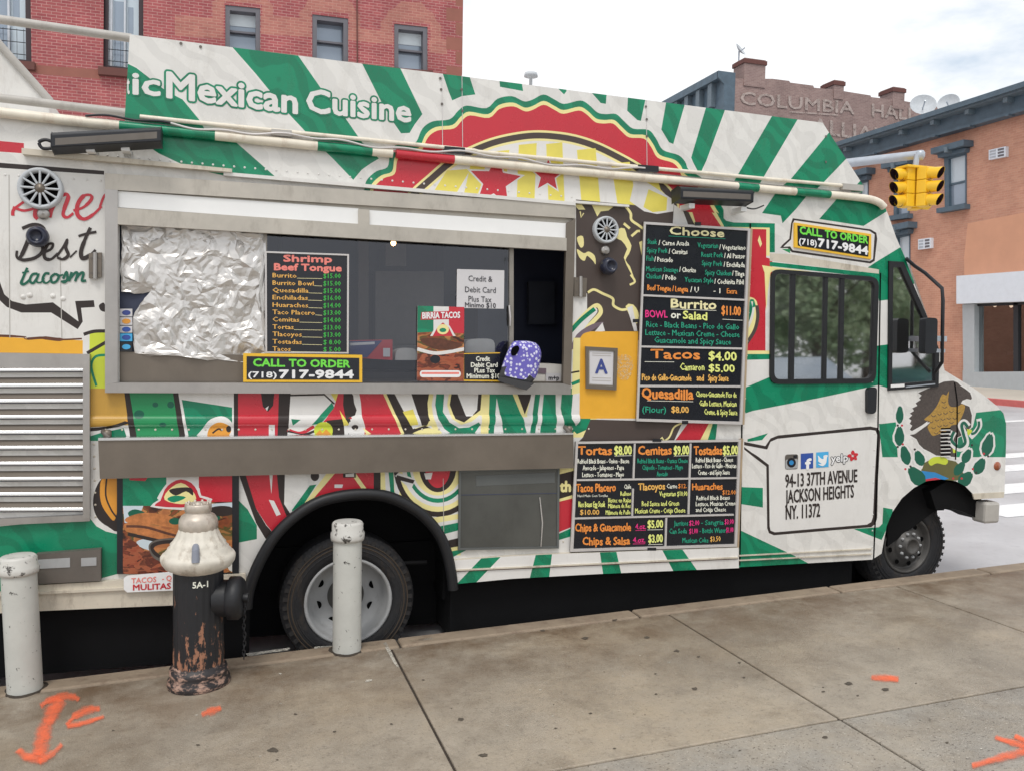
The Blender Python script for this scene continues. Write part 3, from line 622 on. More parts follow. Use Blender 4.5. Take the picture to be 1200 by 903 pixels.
BODY += [(cre, [(446, 550), (490, 550), (500, 610), (470, 592), (446, 580)]), (gr, [(455, 550), (461, 550), (462, 575), (466, 586), (458, 580)]), (pl_, [(461, 550), (468, 550), (468, 588), (463, 584)]), (pl_, [(451, 550), (455, 550), (458, 580), (452, 576)]), (dk, dkE(52, 60)), (cre, dkE(46, 54)), (pl_, dkE(42, 48)), (gr, dkE(37, 43.5)), (pl_, dkE(33, 38.5)), (cre, dkE(30, 35)), (dk, dkE(22, 31)), (red, dkE(15, 26)),
 (cre, [(500, 607), (540, 601), (540, 650), (528, 650)]), (pl_, [(506, 613), (540, 607), (540, 636), (523, 636)]), (gr, [(510, 617), (540, 611), (540, 620), (517, 626)]), (dk, [(519, 634), (540, 629), (540, 639), (523, 642)]), (gr, [(526, 646), (540, 643), (548, 643), (531, 652)]),
 (pl_, [(463, 557), (467, 553), (487, 561), (483, 570), (476, 568)]), (dk, [(465, 556), (486, 562), (484, 566), (464, 561)]), (pl_, [(497, 554), (507, 553), (505, 561), (499, 561)]),
 (cre, [(652, 545), (672, 545), (672, 590), (652, 590)]), (dk, [(652, 556), (672, 551), (672, 579), (652, 585)]), (red, [(652, 588), (672, 583), (672, 616), (652, 624)]), (gr, [(652, 626), (672, 617), (672, 627), (652, 633)]), (pl_, [(652, 633), (672, 627), (672, 650), (652, 650)])]
# band between window and shelf
BODY += [('wrap_ochre', [(100, 455), (147, 455), (153, 497), (104, 500)]), (dk, band(spl([(104, 503), (130, 500), (154, 492)]), 4)), ('wrap_orange', [(146, 492), (154, 490), (154, 495)]), (pl_, [(104, 506), (152, 497), (156, 515), (104, 515)]), (gr, [(104, 511), (120, 506), (145, 501), (150, 516), (104, 516)]),
 (dk, [(145, 455), (152, 455), (163, 516), (153, 516)]), ('wrap_green_plain', [(151, 455), (203, 455), (213, 516), (161, 516)]), (dk, [(202, 455), (208, 455), (219, 516), (211, 516)]),
 ('wrap_dkgreen', ell(163, 485, 6, 5)), ('wrap_dkgreen', ell(182, 474, 3.5, 3)), ('wrap_dkgreen', ell(200, 474, 4, 4)), ('wrap_dkgreen', ell(191, 497, 4, 3)),
 (pl_, [(208, 455), (214, 463), (224, 516), (218, 516)]), (pl_, [(208, 455), (275, 455), (275, 516), (218, 516)]), (gr, [(213, 468), (272, 477), (272, 516), (222, 516)]),
 (pl_, spl([(230, 516), (238, 501), (246, 491), (259, 487), (269, 491), (275, 502), (274, 516)], True, 4)), ('wrap_orange', spl([(243, 511), (246, 500), (256, 494), (267, 497), (271, 504), (264, 513), (250, 514)], True, 4)), (dk, band(spl([(249, 507), (256, 502), (260, 504)]), 2)), (dk, ell(268, 502, 3, 4)),
 (dk, [(274, 455), (282, 455), (282, 516), (274, 516)]), (red, [(279, 455), (328, 455), (325, 516), (279, 516)]), (dk, [(305, 455), (322, 455), (320, 475), (314, 482), (308, 476)]), (pl_, [(311, 478), (315, 475), (313, 481)]), (pl_, [(315, 497), (322, 497), (322, 513), (315, 513)]), (dk, [(327, 455), (342, 455), (337, 516), (325, 516)]),
 (pl_, [(341, 455), (384, 455), (391, 471), (370, 493), (354, 501), (338, 499)]), (gr, [(341, 490), (352, 491), (343, 498)]), (gr, [(389, 471), (392, 478), (375, 496), (365, 497)]), (dk, band([(340, 463), (380, 462), (392, 473)], 2)), (yl, [(384, 455), (400, 455), (395, 473)]),
 (red, [(398, 455), (404, 455), (412, 490), (378, 494), (391, 478)]), (dk, [(403, 455), (413, 455), (415, 472), (418, 480), (416, 486), (405, 490), (402, 474)]), (dk, [(382, 492), (410, 489), (412, 512), (390, 512)]),
 ('wrap_red', band(spl([(337, 503), (352, 507), (368, 499)]), 4)), (dk, band(spl([(337, 505), (354, 509), (370, 504)]), 3)), (pl_, [(337, 506), (366, 511), (337, 511)]), ('wrap_lime', ell(379, 504, 11, 10.5)), ('wrap_orange', [(370, 508), (375, 503), (378, 507), (382, 502), (388, 508), (388, 512), (370, 512)]),
 (pl_, band(spl([(412, 455), (420, 468), (423, 484), (421, 491), (427, 499), (424, 507), (414, 508), (410, 502), (412, 494)]), 6)), (dk, ell(416, 500, 4, 3)), (yl, [(398, 480), (409, 497), (403, 499)]), (pl_, [(403, 498), (409, 498), (408, 512), (404, 512)]),
 (red, [(420, 455), (449, 455), (474, 505), (476, 516), (426, 516), (428, 500), (424, 488), (423, 472)]), (cre, [(446, 455), (451, 455), (482, 516), (474, 516)]), (cre, [(425, 500), (438, 510), (430, 510)]), (dk, [(450, 455), (460, 455), (487, 500), (482, 512), (476, 512)]), (pl_, [(459, 455), (481, 455), (496, 498), (484, 502)]), (yl, [(472, 482), (484, 479), (490, 497), (481, 498)]),
 (dk, [(480, 455), (506, 455), (503, 490), (500, 498), (494, 498)]), (dk, [(470, 510), (486, 502), (498, 498), (514, 505), (520, 516), (470, 516)]), (cre, spl([(478, 512), (490, 504), (505, 501), (513, 507), (520, 514), (500, 516)], True, 4)),
 (cre, [(504, 455), (501, 472), (502, 488), (506, 500), (516, 512), (522, 516), (574, 516), (574, 455)]), (pl_, [(509, 455), (506, 474), (508, 490), (514, 502), (522, 511), (560, 512), (568, 500), (567, 455)]),
 (gr, [(512, 455), (510, 474), (513, 490), (521, 502), (532, 510), (554, 510), (563, 497), (560, 494), (550, 500), (538, 501), (526, 494), (519, 482), (521, 455)]), (cre, [(527, 455), (524, 474), (529, 490), (540, 497), (552, 493), (561, 486), (567, 486), (567, 455)]), (dk, [(530, 455), (527, 474), (533, 490), (543, 494), (551, 488), (558, 484), (563, 480), (565, 455)]), (pl_, [(535, 455), (537, 464), (546, 487), (553, 487), (559, 480), (561, 455)]),
 (cre, [(565, 455), (575, 455), (575, 516), (563, 516)]), (gr, [(574, 455), (583, 455), (579, 516), (572, 516)]), (pl_, [(582, 466), (595, 516), (578, 516)]), (gr, [(580, 455), (599, 455), (624, 516), (592, 516)]), (cre, [(598, 455), (628, 455), (634, 455), (622, 516), (620, 508)]), (dk, [(604, 455), (626, 455), (615, 485)]), (pl_, [(612, 488), (617, 488), (624, 455), (628, 455), (620, 516), (617, 505)]), (gr, [(628, 455), (635, 455), (627, 516), (620, 516)]),
 (pl_, [(634, 455), (640, 455), (634, 516), (626, 516)]), (gr, [(638, 455), (652, 455), (652, 516), (632, 516)]), (pl_, [(651, 455), (660, 455), (658, 516), (652, 516)]), (gr, [(659, 455), (682, 455), (682, 490), (692, 490), (690, 506), (674, 511), (661, 498), (657, 478)]), (pl_, [(672, 455), (684, 455), (684, 497), (676, 500), (669, 490)]), (cre, [(683, 490), (699, 490), (695, 505), (682, 512), (668, 512)]), (gr, [(680, 490), (692, 490), (690, 502), (676, 508), (672, 504)])]
# right of the window: brown art, mustard plate, red/green sweep
BODY += [(br, [(675, 234), (800, 246), (800, 400), (760, 400), (675, 392)]),
 (pl_, [(745, 205), (790, 235), (789, 248), (770, 251), (755, 248), (738, 236)]), (yl, [(760, 222), (782, 232), (781, 247), (765, 249), (754, 243)]),
 (cre, [(693, 239), (722, 240), (713, 247), (704, 248), (700, 254)]), (cre, [(673, 240), (682, 240), (686, 246), (678, 246)]),
 (cre, band(spl([(733, 242), (739, 250), (740, 258), (748, 264), (755, 269)]), 3)),
 (cre, spl([(724, 269), (732, 268), (735, 278), (740, 288), (737, 298), (733, 305), (738, 312), (741, 320), (743, 326), (738, 318), (731, 302), (735, 292), (728, 282), (722, 279)], True, 2)), (cre, band(spl([(739, 322), (744, 330), (738, 334)]), 2.5)), (cre, band([(740, 277), (747, 271), (750, 271)], 3)), (cre, band([(731, 262), (738, 268)], 3)),
 (cre, spl([(676, 279), (683, 277), (684, 288), (680, 290)], True, 3)), (cre, spl([(676, 292), (684, 297), (690, 295), (697, 300), (698, 310), (695, 306), (688, 300), (685, 306), (679, 302)], True, 3)), (cre, [(749, 284), (756, 281), (756, 312), (752, 300)]), (cre, band([(680, 248), (681, 255), (684, 250)], 1.5)),
 (pl_, [(672, 346), (688, 344), (688, 400), (672, 400)]), (cre, band(spl([(660, 398), (675, 380), (690, 364), (700, 358), (704, 366), (696, 376), (682, 390), (668, 410)]), 5)), (pl_, spl([(664, 396), (680, 374), (696, 361), (700, 366), (690, 378), (672, 400)], True, 3)), (gr, band(spl([(664, 394), (680, 376), (697, 362)]), 5)), ('wrap_purple', spl([(668, 410), (676, 392), (694, 380), (708, 378), (690, 390), (678, 404)], True, 3)), (pl_, [(696, 390), (706, 378), (709, 388)]),
 (cre, band(spl([(689, 343), (696, 339.5), (706, 344), (718, 350), (719, 358), (728, 363), (736, 362)]), 3)), (cre, spl([(733, 359), (742, 357), (748, 366), (748, 374), (744, 380)], True, 2)), (pl_, [(735, 361), (741, 358), (747, 388), (743, 388)]),
 (cre, [(672, 396), (681, 396), (680, 460), (670, 462)]), (dk, band([(668, 437), (679, 435)], 2)), (gr, band([(670, 450), (680, 446)], 4)),
 (mu_, spl([(680, 396), (684, 391), (692, 388.5)], False, 3)+[(748, 388.5), (745, 490), (679, 490)]),
 (br, [(692, 491), (698, 491), (800, 494), (788, 520), (675, 520), (683, 512)]), (cre, band(spl([(775, 518), (784, 512), (790, 500), (800, 495)]), 2)), (cre, band([(770, 518), (776, 512), (780, 520)], 2)),
 (red, [(808, 493), (833, 495), (818, 520), (788, 520)]), (cre, [(832, 493), (837, 493), (830, 520), (818, 520)]), (gr, [(836, 493), (841, 493), (838, 520), (828, 520)]),
 # seal foot sweeping right of the tall menu
 (pl_, [(790, 240), (800, 247), (812, 268), (788, 268)]), (br, [(800, 246), (808, 249), (818, 268), (808, 268)]), (cre, [(807, 249), (812, 249), (820, 268), (816, 268)]), (red, [(811, 248), (835, 251), (846, 262), (851, 270), (818, 270)]), (cre, [(834, 249), (840, 251), (852, 268), (848, 270)]), (gr, [(839, 248), (845, 253), (851, 259), (860, 261), (908, 262), (908, 296), (902, 296), (902, 270), (851, 270)]),
 (cre, [(852, 266), (902, 267), (902, 300), (898, 300), (898, 270), (860, 270)]), (red, [(866, 268), (898, 269), (898, 302), (905, 304), (905, 318), (900, 330), (897, 365), (897, 413), (876, 413), (866, 413)]),
 (gr, [(902, 307), (1030, 321), (1030, 326), (902, 312)]), (cre, [(893, 311), (906, 313), (1010, 326), (906, 317), (903, 320), (900, 340), (898, 365), (896, 320)]), (cre, [(890, 276), (893, 286), (891, 290), (888, 282)]),
 (cre, spl([(866, 352), (878, 348), (887, 354), (887, 372), (882, 388), (872, 402), (866, 404)], True, 4)), (pl_, spl([(866, 356), (877, 352), (884, 358), (882, 374), (874, 390), (866, 394)], True, 4)), (gr, band(spl([(884, 360), (881, 352), (879, 366), (874, 380), (866, 390)]), 4)), (br, band(spl([(887, 358), (888, 372), (884, 388), (874, 404), (870, 412)]), 4)),
 (cre, [(866, 411), (906, 411), (906, 416), (866, 416)]), (gr, [(866, 415), (906, 415), (906, 421), (866, 423)]), (pl_, [(866, 422), (906, 421), (906, 440), (866, 452)])]
# cab and door
BODY += [(gr, [(912, 222), (950, 224), (933, 245), (917, 262), (915, 253), (893, 250)]), (gr, [(987, 226), (1030, 234), (1037, 241), (1039, 248), (1012, 265), (960, 257)]), (gr, [(1000, 325), (1027, 307), (1055, 290), (1063, 303), (1075, 330), (1060, 340), (1044, 312), (1044, 352), (1030, 353), (1028, 330)]),
 (pl_, [(1027, 353), (1045, 351), (1045, 404), (1025, 406)]), (gr, [(1022, 406), (1046, 403), (1046, 451), (1042, 455), (1023, 449)]), (pl_, [(1071, 336), (1078, 336), (1086, 372), (1082, 372)]),
 (gr, [(873, 454), (906, 440), (912, 448), (1030, 448), (1030, 451), (960, 466), (882, 481), (873, 484)]),
 (gr, [(876, 514), (900, 507), (893, 515), (876, 517)]), (gr, [(868, 570), (894, 571), (894, 594), (868, 590)]), (gr, [(866, 620), (900, 636), (930, 650), (952, 662), (900, 670), (866, 652)]), (gr, [(866, 646), (900, 664), (866, 664)]),
 (gr, [(1000, 619), (1030, 617), (1034, 613), (1035, 594), (1046, 596), (1046, 602), (1036, 626), (1033, 632)]),
 # speech bubble with the address: outline, white inside
 (dk, [(872, 517), (897, 522), (903, 513), (912, 509.5), (960, 505), (1020, 499), (1029, 501), (1032, 507), (1029, 560), (1028, 606), (1026, 613), (1021, 617), (960, 622), (907, 626.5), (901, 624), (899, 618), (898, 546), (886, 537), (872, 526)]),
 (pl_, [(872, 521), (899, 526), (903, 517), (911, 513.5), (960, 508.5), (1020, 503), (1026, 504), (1028, 509), (1025, 560), (1023, 605), (1021, 611), (1016, 614), (960, 618.5), (908, 623), (903, 621), (902, 616), (901, 544), (888, 534), (880, 529), (872, 523)]),
 # call-to-order bubble: brown edge, white field
 (dk, [(929, 256), (1020, 269), (1027, 273), (1028, 280), (1025, 306), (1020, 309), (928, 296), (923, 291), (914, 291), (917, 287), (925, 280), (927, 262)]),
 (pl_, [(931, 258.5), (1019, 271), (1025, 275), (1023, 304), (1019, 306.5), (929, 293.5), (926, 289), (918, 289.5), (927, 281), (929, 262)]),
 ('wrap_green_plain', [(916, 292), (926, 292), (926, 297), (922, 295)]),
 ('truck_dirty', [(902, 297), (925, 298), (1030, 316), (1030, 321), (902, 306)])]
# national arms on the bonnet
EG = [(1076, 460), (1080, 463), (1077, 466), (1079, 468), (1073, 472), (1075, 475), (1069, 478), (1071, 481), (1066, 484), (1069, 486), (1065, 490), (1068, 492), (1066, 496), (1069, 498), (1066, 503), (1070, 505), (1085, 496), (1094, 491), (1086, 498), (1072, 508), (1066, 509), (1074, 514), (1077, 520), (1082, 525), (1090, 529), (1097, 533), (1120, 535), (1122, 512), (1130, 508), (1138, 500), (1139, 486), (1136, 476), (1126, 472), (1128, 469), (1133, 467), (1138, 468), (1139, 466), (1137, 460), (1132, 456), (1126, 452), (1122, 448), (1117, 446), (1106, 447), (1095, 452), (1085, 456)]
def leafp(x, y, l, wd, a):
    o = []
    for t, k in ((0, .15), (.1, .6), (.3, 1), (.55, 1.05), (.8, .75), (.92, .62), (1.05, .2), (1, 0)):
        o.append((t*l, k*wd))
    for t, k in ((1.05, -.2), (.92, -.6), (.8, -.72), (.55, -1.05), (.3, -1), (.1, -.6), (0, -.15)): o.append((t*l, k*wd))
    c, s_ = math.cos(R(a)), math.sin(R(a)); return [(x+u*c-v*s_, y+u*s_+v*c) for u, v in o]
CACT = [(1054, 496, 20, 4.3, -88), (1054, 522, 22, 5.5, -90), (1064, 544, 22, 5.6, -105), (1081, 545, 18, 5.6, -112), (1083, 568, 26, 8, -130), (1119, 556, 18, 5.2, -55), (1129, 542, 17, 5, -65), (1124, 568, 20, 7.2, -45), (1143, 555, 20, 6.2, -62), (1154, 534, 26, 6.3, -75)]
ARMS = [(gr, [(1030, 496), (1034, 496), (1050, 494), (1052, 535), (1034, 535)]), (gr, [(1144, 483), (1172, 480), (1180, 486), (1180, 535), (1112, 535), (1124, 505), (1140, 500)])]
ARMS += [('wrap_plain', leafp(x-(2.2)*math.cos(R(a)), y-2.2*math.sin(R(a)), l+4.5, wd+2.3, a)) for x, y, l, wd, a in CACT]
ARMS += [('wrap_plain', shrink(EG, 1.03, (1098, 495))), ('wrap_feather', EG), ('wrap_plain', [(1066, 506), (1080, 498), (1087, 493), (1087, 496), (1070, 508)]), ('wrap_olive', spl([(1081, 548), (1088, 539), (1120, 540), (1128, 560), (1100, 562), (1081, 552)], True, 3)), ('wrap_blue', [(1080, 551), (1096, 553), (1112, 560), (1100, 564), (1084, 562)]), ('wrap_red', [(1084, 561), (1096, 559), (1110, 563), (1084, 566)]),
 ('wrap_gold', spl([(1098, 475), (1104, 462), (1109, 463), (1112, 458), (1111, 470), (1114, 476), (1122, 476), (1127, 473), (1131, 476), (1128, 486), (1122, 496), (1115, 498), (1110, 504), (1100, 508), (1094, 510), (1091, 508), (1087, 500), (1090, 494), (1083, 491), (1090, 485)], True, 3)),
 *[('wrap_brown', band(spl([(x-2.6, y), (x, y+1.8), (x+2.6, y)], n=3), .8)) for x, y in ((1094, 486), (1101, 484), (1108, 483), (1115, 481), (1123, 482), (1091, 493), (1098, 491), (1105, 490), (1112, 489), (1119, 489), (1094, 500), (1101, 498), (1108, 497), (1115, 494), (1097, 506), (1103, 504), (1106, 470), (1107, 476))], ('wrap_lime', spl([(1088, 540), (1094, 535), (1106, 535), (1111, 539), (1108, 544), (1098, 542), (1091, 545)], True, 3)), ('wrap_lime', [(1133, 502), (1139, 503), (1138, 510), (1134, 509)]), ('wrap_lime', [(1116, 520), (1119, 518), (1120, 530), (1117, 530)]),
 ('wrap_plain', band(spl([(1118, 505), (1114, 516), (1124, 525), (1132, 520), (1130, 508), (1126, 498), (1130, 494), (1135, 499)]), 7)), ('wrap_dkgreen', band(spl([(1118, 505), (1115, 515), (1124, 523), (1131, 518), (1129, 508), (1127, 498), (1130, 495), (1134, 500)]), 3.6)), ('wrap_plain', band(spl([(1137, 512), (1143, 506), (1148, 498), (1147, 490)]), 6)), ('wrap_dkgreen', band(spl([(1138, 508), (1143, 506), (1147, 499), (1147, 493)]), 3))]
ARMS += [('wrap_dkgreen', leafp(*c)) for c in CACT]
ARMS += [(red if i % 2 else dk, ell(x, y, 1.4, 1.4, n=8)) for i, (x, y) in enumerate([(1052, 498), (1057, 498), (1052, 523), (1058, 520), (1067, 546), (1061, 549), (1072, 526), (1140, 549), (1144, 553), (1153, 531), (1158, 534), (1127, 560), (1139, 521), (1117, 560)])]
BODY += ARMS

body = MB()
upper = [(gr, p) for p in GREENS]
body.paint(Q(OUT), [Q(H_SERVE), Q(W_DOOR), Q(W_QTR)], w, LY(upper+seal()+BODY), at(0))
# shell behind the painted side: roof, far side, arches, floor
o2 = Q(OUT); n2 = len(o2); WID = 2.1; nt_ = len(TOP)
for i in range(n2):
    a, b = o2[i], o2[(i+1) % n2]
    m = 'truck_white' if i < nt_-1 else ('under_black' if i < n2-1 else 'truck_white')
    body.add([(a[0], YL, a[1]), (b[0], YL, b[1]), (b[0], YL+WID, b[1]), (a[0], YL+WID, a[1])], [(0, 1, 2, 3)], m)
farw = [Q(W_DOOR), Q(W_QTR)]; xq = P2(882, 300)[0]
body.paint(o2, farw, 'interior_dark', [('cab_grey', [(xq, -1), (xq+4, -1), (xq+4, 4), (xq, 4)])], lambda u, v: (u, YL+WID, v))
body.paint(o2, farw, 'truck_white', [], lambda u, v: (u, YL+WID+.02, v))
# partition behind the cab, kitchen floor and ceiling-line
xp = P2(882, 300)[0]; zt = P2(700, 205)[1]; zb = P2(700, 560)[1]
body.box((xp, YL+.03, zb), (xp+.03, YL+WID-.03, zt), 'cab_grey')
body.box((P2(-150, 0)[0], YL+.03, zb), (xp, YL+WID-.03, zb+.04), 'interior_dark')
# writing painted on the side
LET = body
dd = .002
SCN = [0]
def scr(pts, wd, m, n=6):
    b = band(spl(pts, n=n), wd); k = len(b)//2; SCN[0] += 1; vs = []
    for i, (x, y) in enumerate(b):
        t = i if i < k else 2*k-1-i; q = P(x, y, dd); vs.append((q.x, q.y-SCN[0]*1e-4-t*2e-5, q.z))
    LET.add(vs, [(i, i+1, 2*k-2-i, 2*k-1-i) for i in range(k-1)], m)
tx(LET, 'th', 656.5, 575.5, 668.5, 575, 12, cre, .004, .05)
scr([(15, 253), (16, 246), (26, 238), (36, 232), (44, 226)], [4, 3, 3, 4], red); scr([(44, 224), (43, 238), (41, 252), (44, 257)], [4, 5, 5, 4], red); scr([(15, 243), (28, 247), (42, 244)], 3, red)
scr([(58, 255), (62, 240), (67, 228)], [5, 5, 4], red); scr([(61, 247), (68, 234), (76, 228), (80, 231), (76, 243), (74, 252), (79, 255), (86, 250)], [3, 4, 5, 4, 3], red); scr([(86, 247), (98, 243), (107, 234), (106, 229), (98, 230), (91, 240), (91, 252), (99, 257), (110, 251), (119, 242)], [3, 4, 3, 5, 5, 4, 3], red); scr([(117, 243), (121, 232), (124, 228)], 3, red)
scr([(37, 270), (32, 284), (26, 298), (22, 304)], [5, 5, 4], dk); scr([(26, 268), (38, 263.5), (48, 265), (52, 271), (46, 279), (36, 281), (47, 284), (50, 294), (42, 302), (28, 305), (20, 302), (20, 294)], [4, 4, 4, 4, 4, 3], dk)
scr([(52, 296), (60, 292), (62, 286), (56, 287), (52, 296), (53, 303), (60, 304), (68, 297)], [3, 3, 4, 4, 3], dk); scr([(66, 301), (74, 290), (79, 281), (77, 290), (80, 299), (74, 304), (67, 302)], [3, 3, 4, 4, 3], dk); scr([(82, 302), (90, 294)], 2, dk); scr([(106, 267), (100, 280), (95, 295), (97, 303), (106, 299), (112, 293)], [4, 5, 5, 3], dk); scr([(92, 277), (102, 274), (113, 272)], 3, dk)
scr([(32, 314), (27, 326), (25, 332), (29, 333), (35, 328)], [3, 3.5, 3], 'wrap_dkgreen'); scr([(26, 320), (34, 318)], 2, 'wrap_dkgreen')
scr([(44, 321), (38, 322), (35, 329), (39, 332), (44, 325), (45, 321), (43, 330), (48, 331), (52, 326)], [3, 3, 2], 'wrap_dkgreen'); scr([(58, 321), (53, 321), (50, 328), (54, 332), (60, 328)], [3, 3, 2], 'wrap_dkgreen'); scr([(65, 321), (60, 325), (61, 331), (66, 330), (69, 324), (65, 321), (70, 323), (74, 322)], [3, 3, 2], 'wrap_dkgreen'); scr([(74, 327), (78, 319), (79, 327), (76, 331), (72, 330), (80, 329)], [3, 3, 2], 'wrap_dkgreen')
scr([(84, 319), (81, 330)], 3, 'wrap_dkgreen'); scr([(82, 327), (88, 320), (91, 321), (88, 330)], 3, 'wrap_dkgreen'); scr([(89, 327), (95, 320), (98, 321), (96, 329), (101, 329)], 3, 'wrap_dkgreen')
# social marks and address on the door
def pol(pts, m, d=dd): p = Q(pts, d); LET.add([(a, YL-d, b) for a, b in p], [tuple(range(len(p)))], m)
pol(rrect([(920, 532), (935.5, 531.5), (935, 549), (920, 549.5)], 3), 'vent_box'); pol(rrect([(920.5, 538), (935, 537), (935, 548), (920.5, 549)], 2), 'rim_white', .003); pol(ell(927.5, 541.5, 5.2, 5.6), 'board_black', .004); pol(ell(927.5, 541.5, 2.6, 2.8), 'wrap_blue', .005); pol([(930, 533), (934, 532.6), (934, 536), (930, 536.5)], 'board_black', .004)
pol([(938.5, 531), (953, 530), (953, 548), (938.5, 549)], 'fb_blue'); tx(LET, 'f', 944, 549, 950.5, 548.6, 11.5, 'sign_white', .003, .05)
pol([(956.5, 529.5), (971, 528.5), (971, 546.5), (956.5, 547.5)], 'tw_blue')
pol(spl([(958.5, 543), (963, 543), (959, 540), (959, 537), (958.5, 533), (962, 536.5), (965, 537), (965, 533.5), (967.5, 532.5), (970, 533), (969, 536), (968, 542), (964, 545.5)], True, 3), 'sign_white', .003)
tx(LET, 'yelp', 974, 541, 993.5, 539.5, 8.5, 'ink', dd, .09, ring=10); tx(LET, 'yelp', 974, 541, 993.5, 539.5, 8.5, 'sign_white', .0035, .025)
for k, a in enumerate((-90, -20, 45, 110, 180)):
    cx, cy = 999.5, 533.5; pol(leafp(cx+1.2*math.cos(R(a)), cy+1.2*math.sin(R(a)), 5, 2, a), 'ink_red', .003)
tx(LET, '94-13 37TH AVENUE', 920.5, 570.5, 1004.5, 564, 15, 'wrap_dark', dd, .018); tx(LET, 'JACKSON HEIGHTS', 920.5, 589, 1000.5, 582, 15, 'wrap_dark', dd, .018); tx(LET, 'NY. 11372', 921, 608, 961, 604.5, 15.5, 'wrap_dark', dd, .018)
for x0, y0, x1, y1, n in ((126, 182, 670, 231, 44), (6, 205, 118, 212, 7), (104, 503, 690, 502, 30), (880, 300, 872, 500, 12), (1026, 470, 1022, 640, 9), (545, 640, 660, 634, 9), (110, 520, 112, 605, 6)):
    for k in range(n+1):
        q = P(x0+(x1-x0)*k/n, y0+(y1-y0)*k/n, .0006); body.lathe([(.0062, 0), (.0045, -.0022), (.0005, -.003)], q, 'truck_white' if y0 < 400 or x0 > 850 else 'truck_dirty', 8, 'y')
for x, y in ((27, 348), (35, 346), (62, 347), (74, 350)): body.lathe([(.014, 0), (.011, -.004), (.001, -.006)], P(x, y, .0006), 'truck_white', 10, 'y')
for x0, y0, x1, y1 in ((70, 300, 72, 396), (10, 205, 11, 396), (519, 560, 520, 645)):
    a, b = P(x0, y0, .0009), P(x1, y1, .0009); body.add([a, b, b+Vector((.004, 0, 0)), a+Vector((.004, 0, 0))], [(0, 1, 2, 3)], 'pipe_grey')
body.build('body', truck)
# --- painted roof sign
sg = MB()
SO = [(152, 40.5), (541, 89.5), (781, 120.5), (964, 144), (1012, 218), (1010, 226), (900, 216), (600, 187), (300, 158), (146, 141)]
sg.paint(Q(SO, .015), [], w, LY(upper+seal(), .015), at(.015))
so2 = Q(SO, .015); sg.prism([(a, YL-.013, b) for a, b in so2], (0, .05, 0), 'truck_white')
for s_, x0, y0, x1, y1, cap in (('ic', 156, 110, 187, 112, 25), ('Mexican', 196, 114, 348, 133, 29), ('Cuisine', 360, 131, 481, 143, 26)):
    tx(sg, s_, x0, y0, x1, y1, cap, gr, .016, .085, ring=20); tx(sg, s_, x0, y0, x1, y1, cap, pl_, .0185, .032, ring=10)
tx(sg, 't', 149, 110, 151.5, 110, 22, pl_, .019, .02)
for x in (517.5, 541, 757): sg.add([P(x, 88 if x < 600 else 117.5, .0165), P(x+.7, 88 if x < 600 else 117.5, .0165), P(x+.7+1, 184 if x < 700 else 200, .0165), P(x+1, 184 if x < 700 else 200, .0165)], [(0, 1, 2, 3)], 'board_frame')
for x, y in ((212, 51), (235, 55), (516, 92), (517, 105), (518, 122), (541, 105), (542, 130), (757, 125), (758, 140), (758, 160), (968, 160), (968, 190)):
    sg.disc(P(x, y, .02), .008, 'vent_box', 10)
sg.build('roof_sign', truck)
rl = MB()
rl.tube([P(-160, 4, -.03), P(0, 23, -.03), P(154, 45, -.03)], .022, 'pipe_grey'); rl.build('sign_rail', truck)
rl = MB(); rl.tube([P(-160, 97, -.05), P(0, 115, -.05), P(160, 134, -.05)], .022, 'pipe_grey'); rl.build('sign_rail', truck)
# roof hood behind the rails
hd = MB(); c = [(-260, 136), (-260, -130), (-60, -60-8), (0, 53), (58, 118), (58, 136)]
p = [P(x, y, -.35) for x, y in [(-260, 136), (-260, -60), (-90, -60), (0, 53), (58, 118), (58, 140)]]
hd.prism(p, (0, 1.2, 0), 'truck_white')
hd.tube([P(-90, -62, -.34), P(0, 53, -.34), P(59, 119, -.34)], .022, 'pipe_grey'); hd.build('roof_hood', truck)
# gutter pipe and conduit along the roof edge
gu = MB(); pts = [(-160, 113), (0, 132), (60, 139), (140, 147.5), (300, 164), (450, 179), (600, 194), (750, 208), (900, 222), (1000, 231), (1027, 236), (1036, 243)]
gm = [('cream_pipe', 0, 3), ('wrap_green', 3, 4), ('cream_pipe', 4, 5), ('wrap_red', 5, 6)]
PX = spl(pts, n=4)
def pipe(mb, pts, d, r, cut):
    for (m, xa, xb) in cut:
        q = [p_ for p_ in pts if xa-1 <= p_[0] <= xb+1]
        if len(q) > 1: mb.tube([P(x, y, d) for x, y in q], r, m, 10)
fine = [(x, None) for x in range(-160, 1037, 6)]
def yat(x):
    for a, b in zip(PX, PX[1:]):
        if a[0] <= x <= b[0]: return a[1]+(b[1]-a[1])*(x-a[0])/max(1e-6, b[0]-a[0])
    return PX[-1][1]
PF = [(x, yat(x)) for x in range(-160, 1037, 4)]
pipe(gu, PF, .03, .026, [('cream_pipe', -160, 140), ('wrap_green', 140, 252), ('cream_pipe', 252, 372), ('wrap_green', 372, 436), ('cream_pipe', 436, 460), ('wrap_red', 464, 532), ('cream_pipe', 532, 840), ('cream_pipe', 840, 864), ('wrap_green', 864, 888), ('cream_pipe', 888, 932), ('wrap_green', 932, 972), ('cream_pipe', 972, 1036)])
gu.build('gutter', truck)
cn = MB(); pipe(cn, [(x, y-13 if x < 560 else y-12) for x, y in PF if x > 160], .035, .012, [('cream_pipe', 160, 1004)])
for x in (330, 533, 760, 1000): strip(cn, (x-12, yat(x)-16), (x+12, yat(x)-14), 7, .02, .05, 'black_plastic' if x in (760, 533) else 'pipe_grey')
cn.build('conduit', truck)
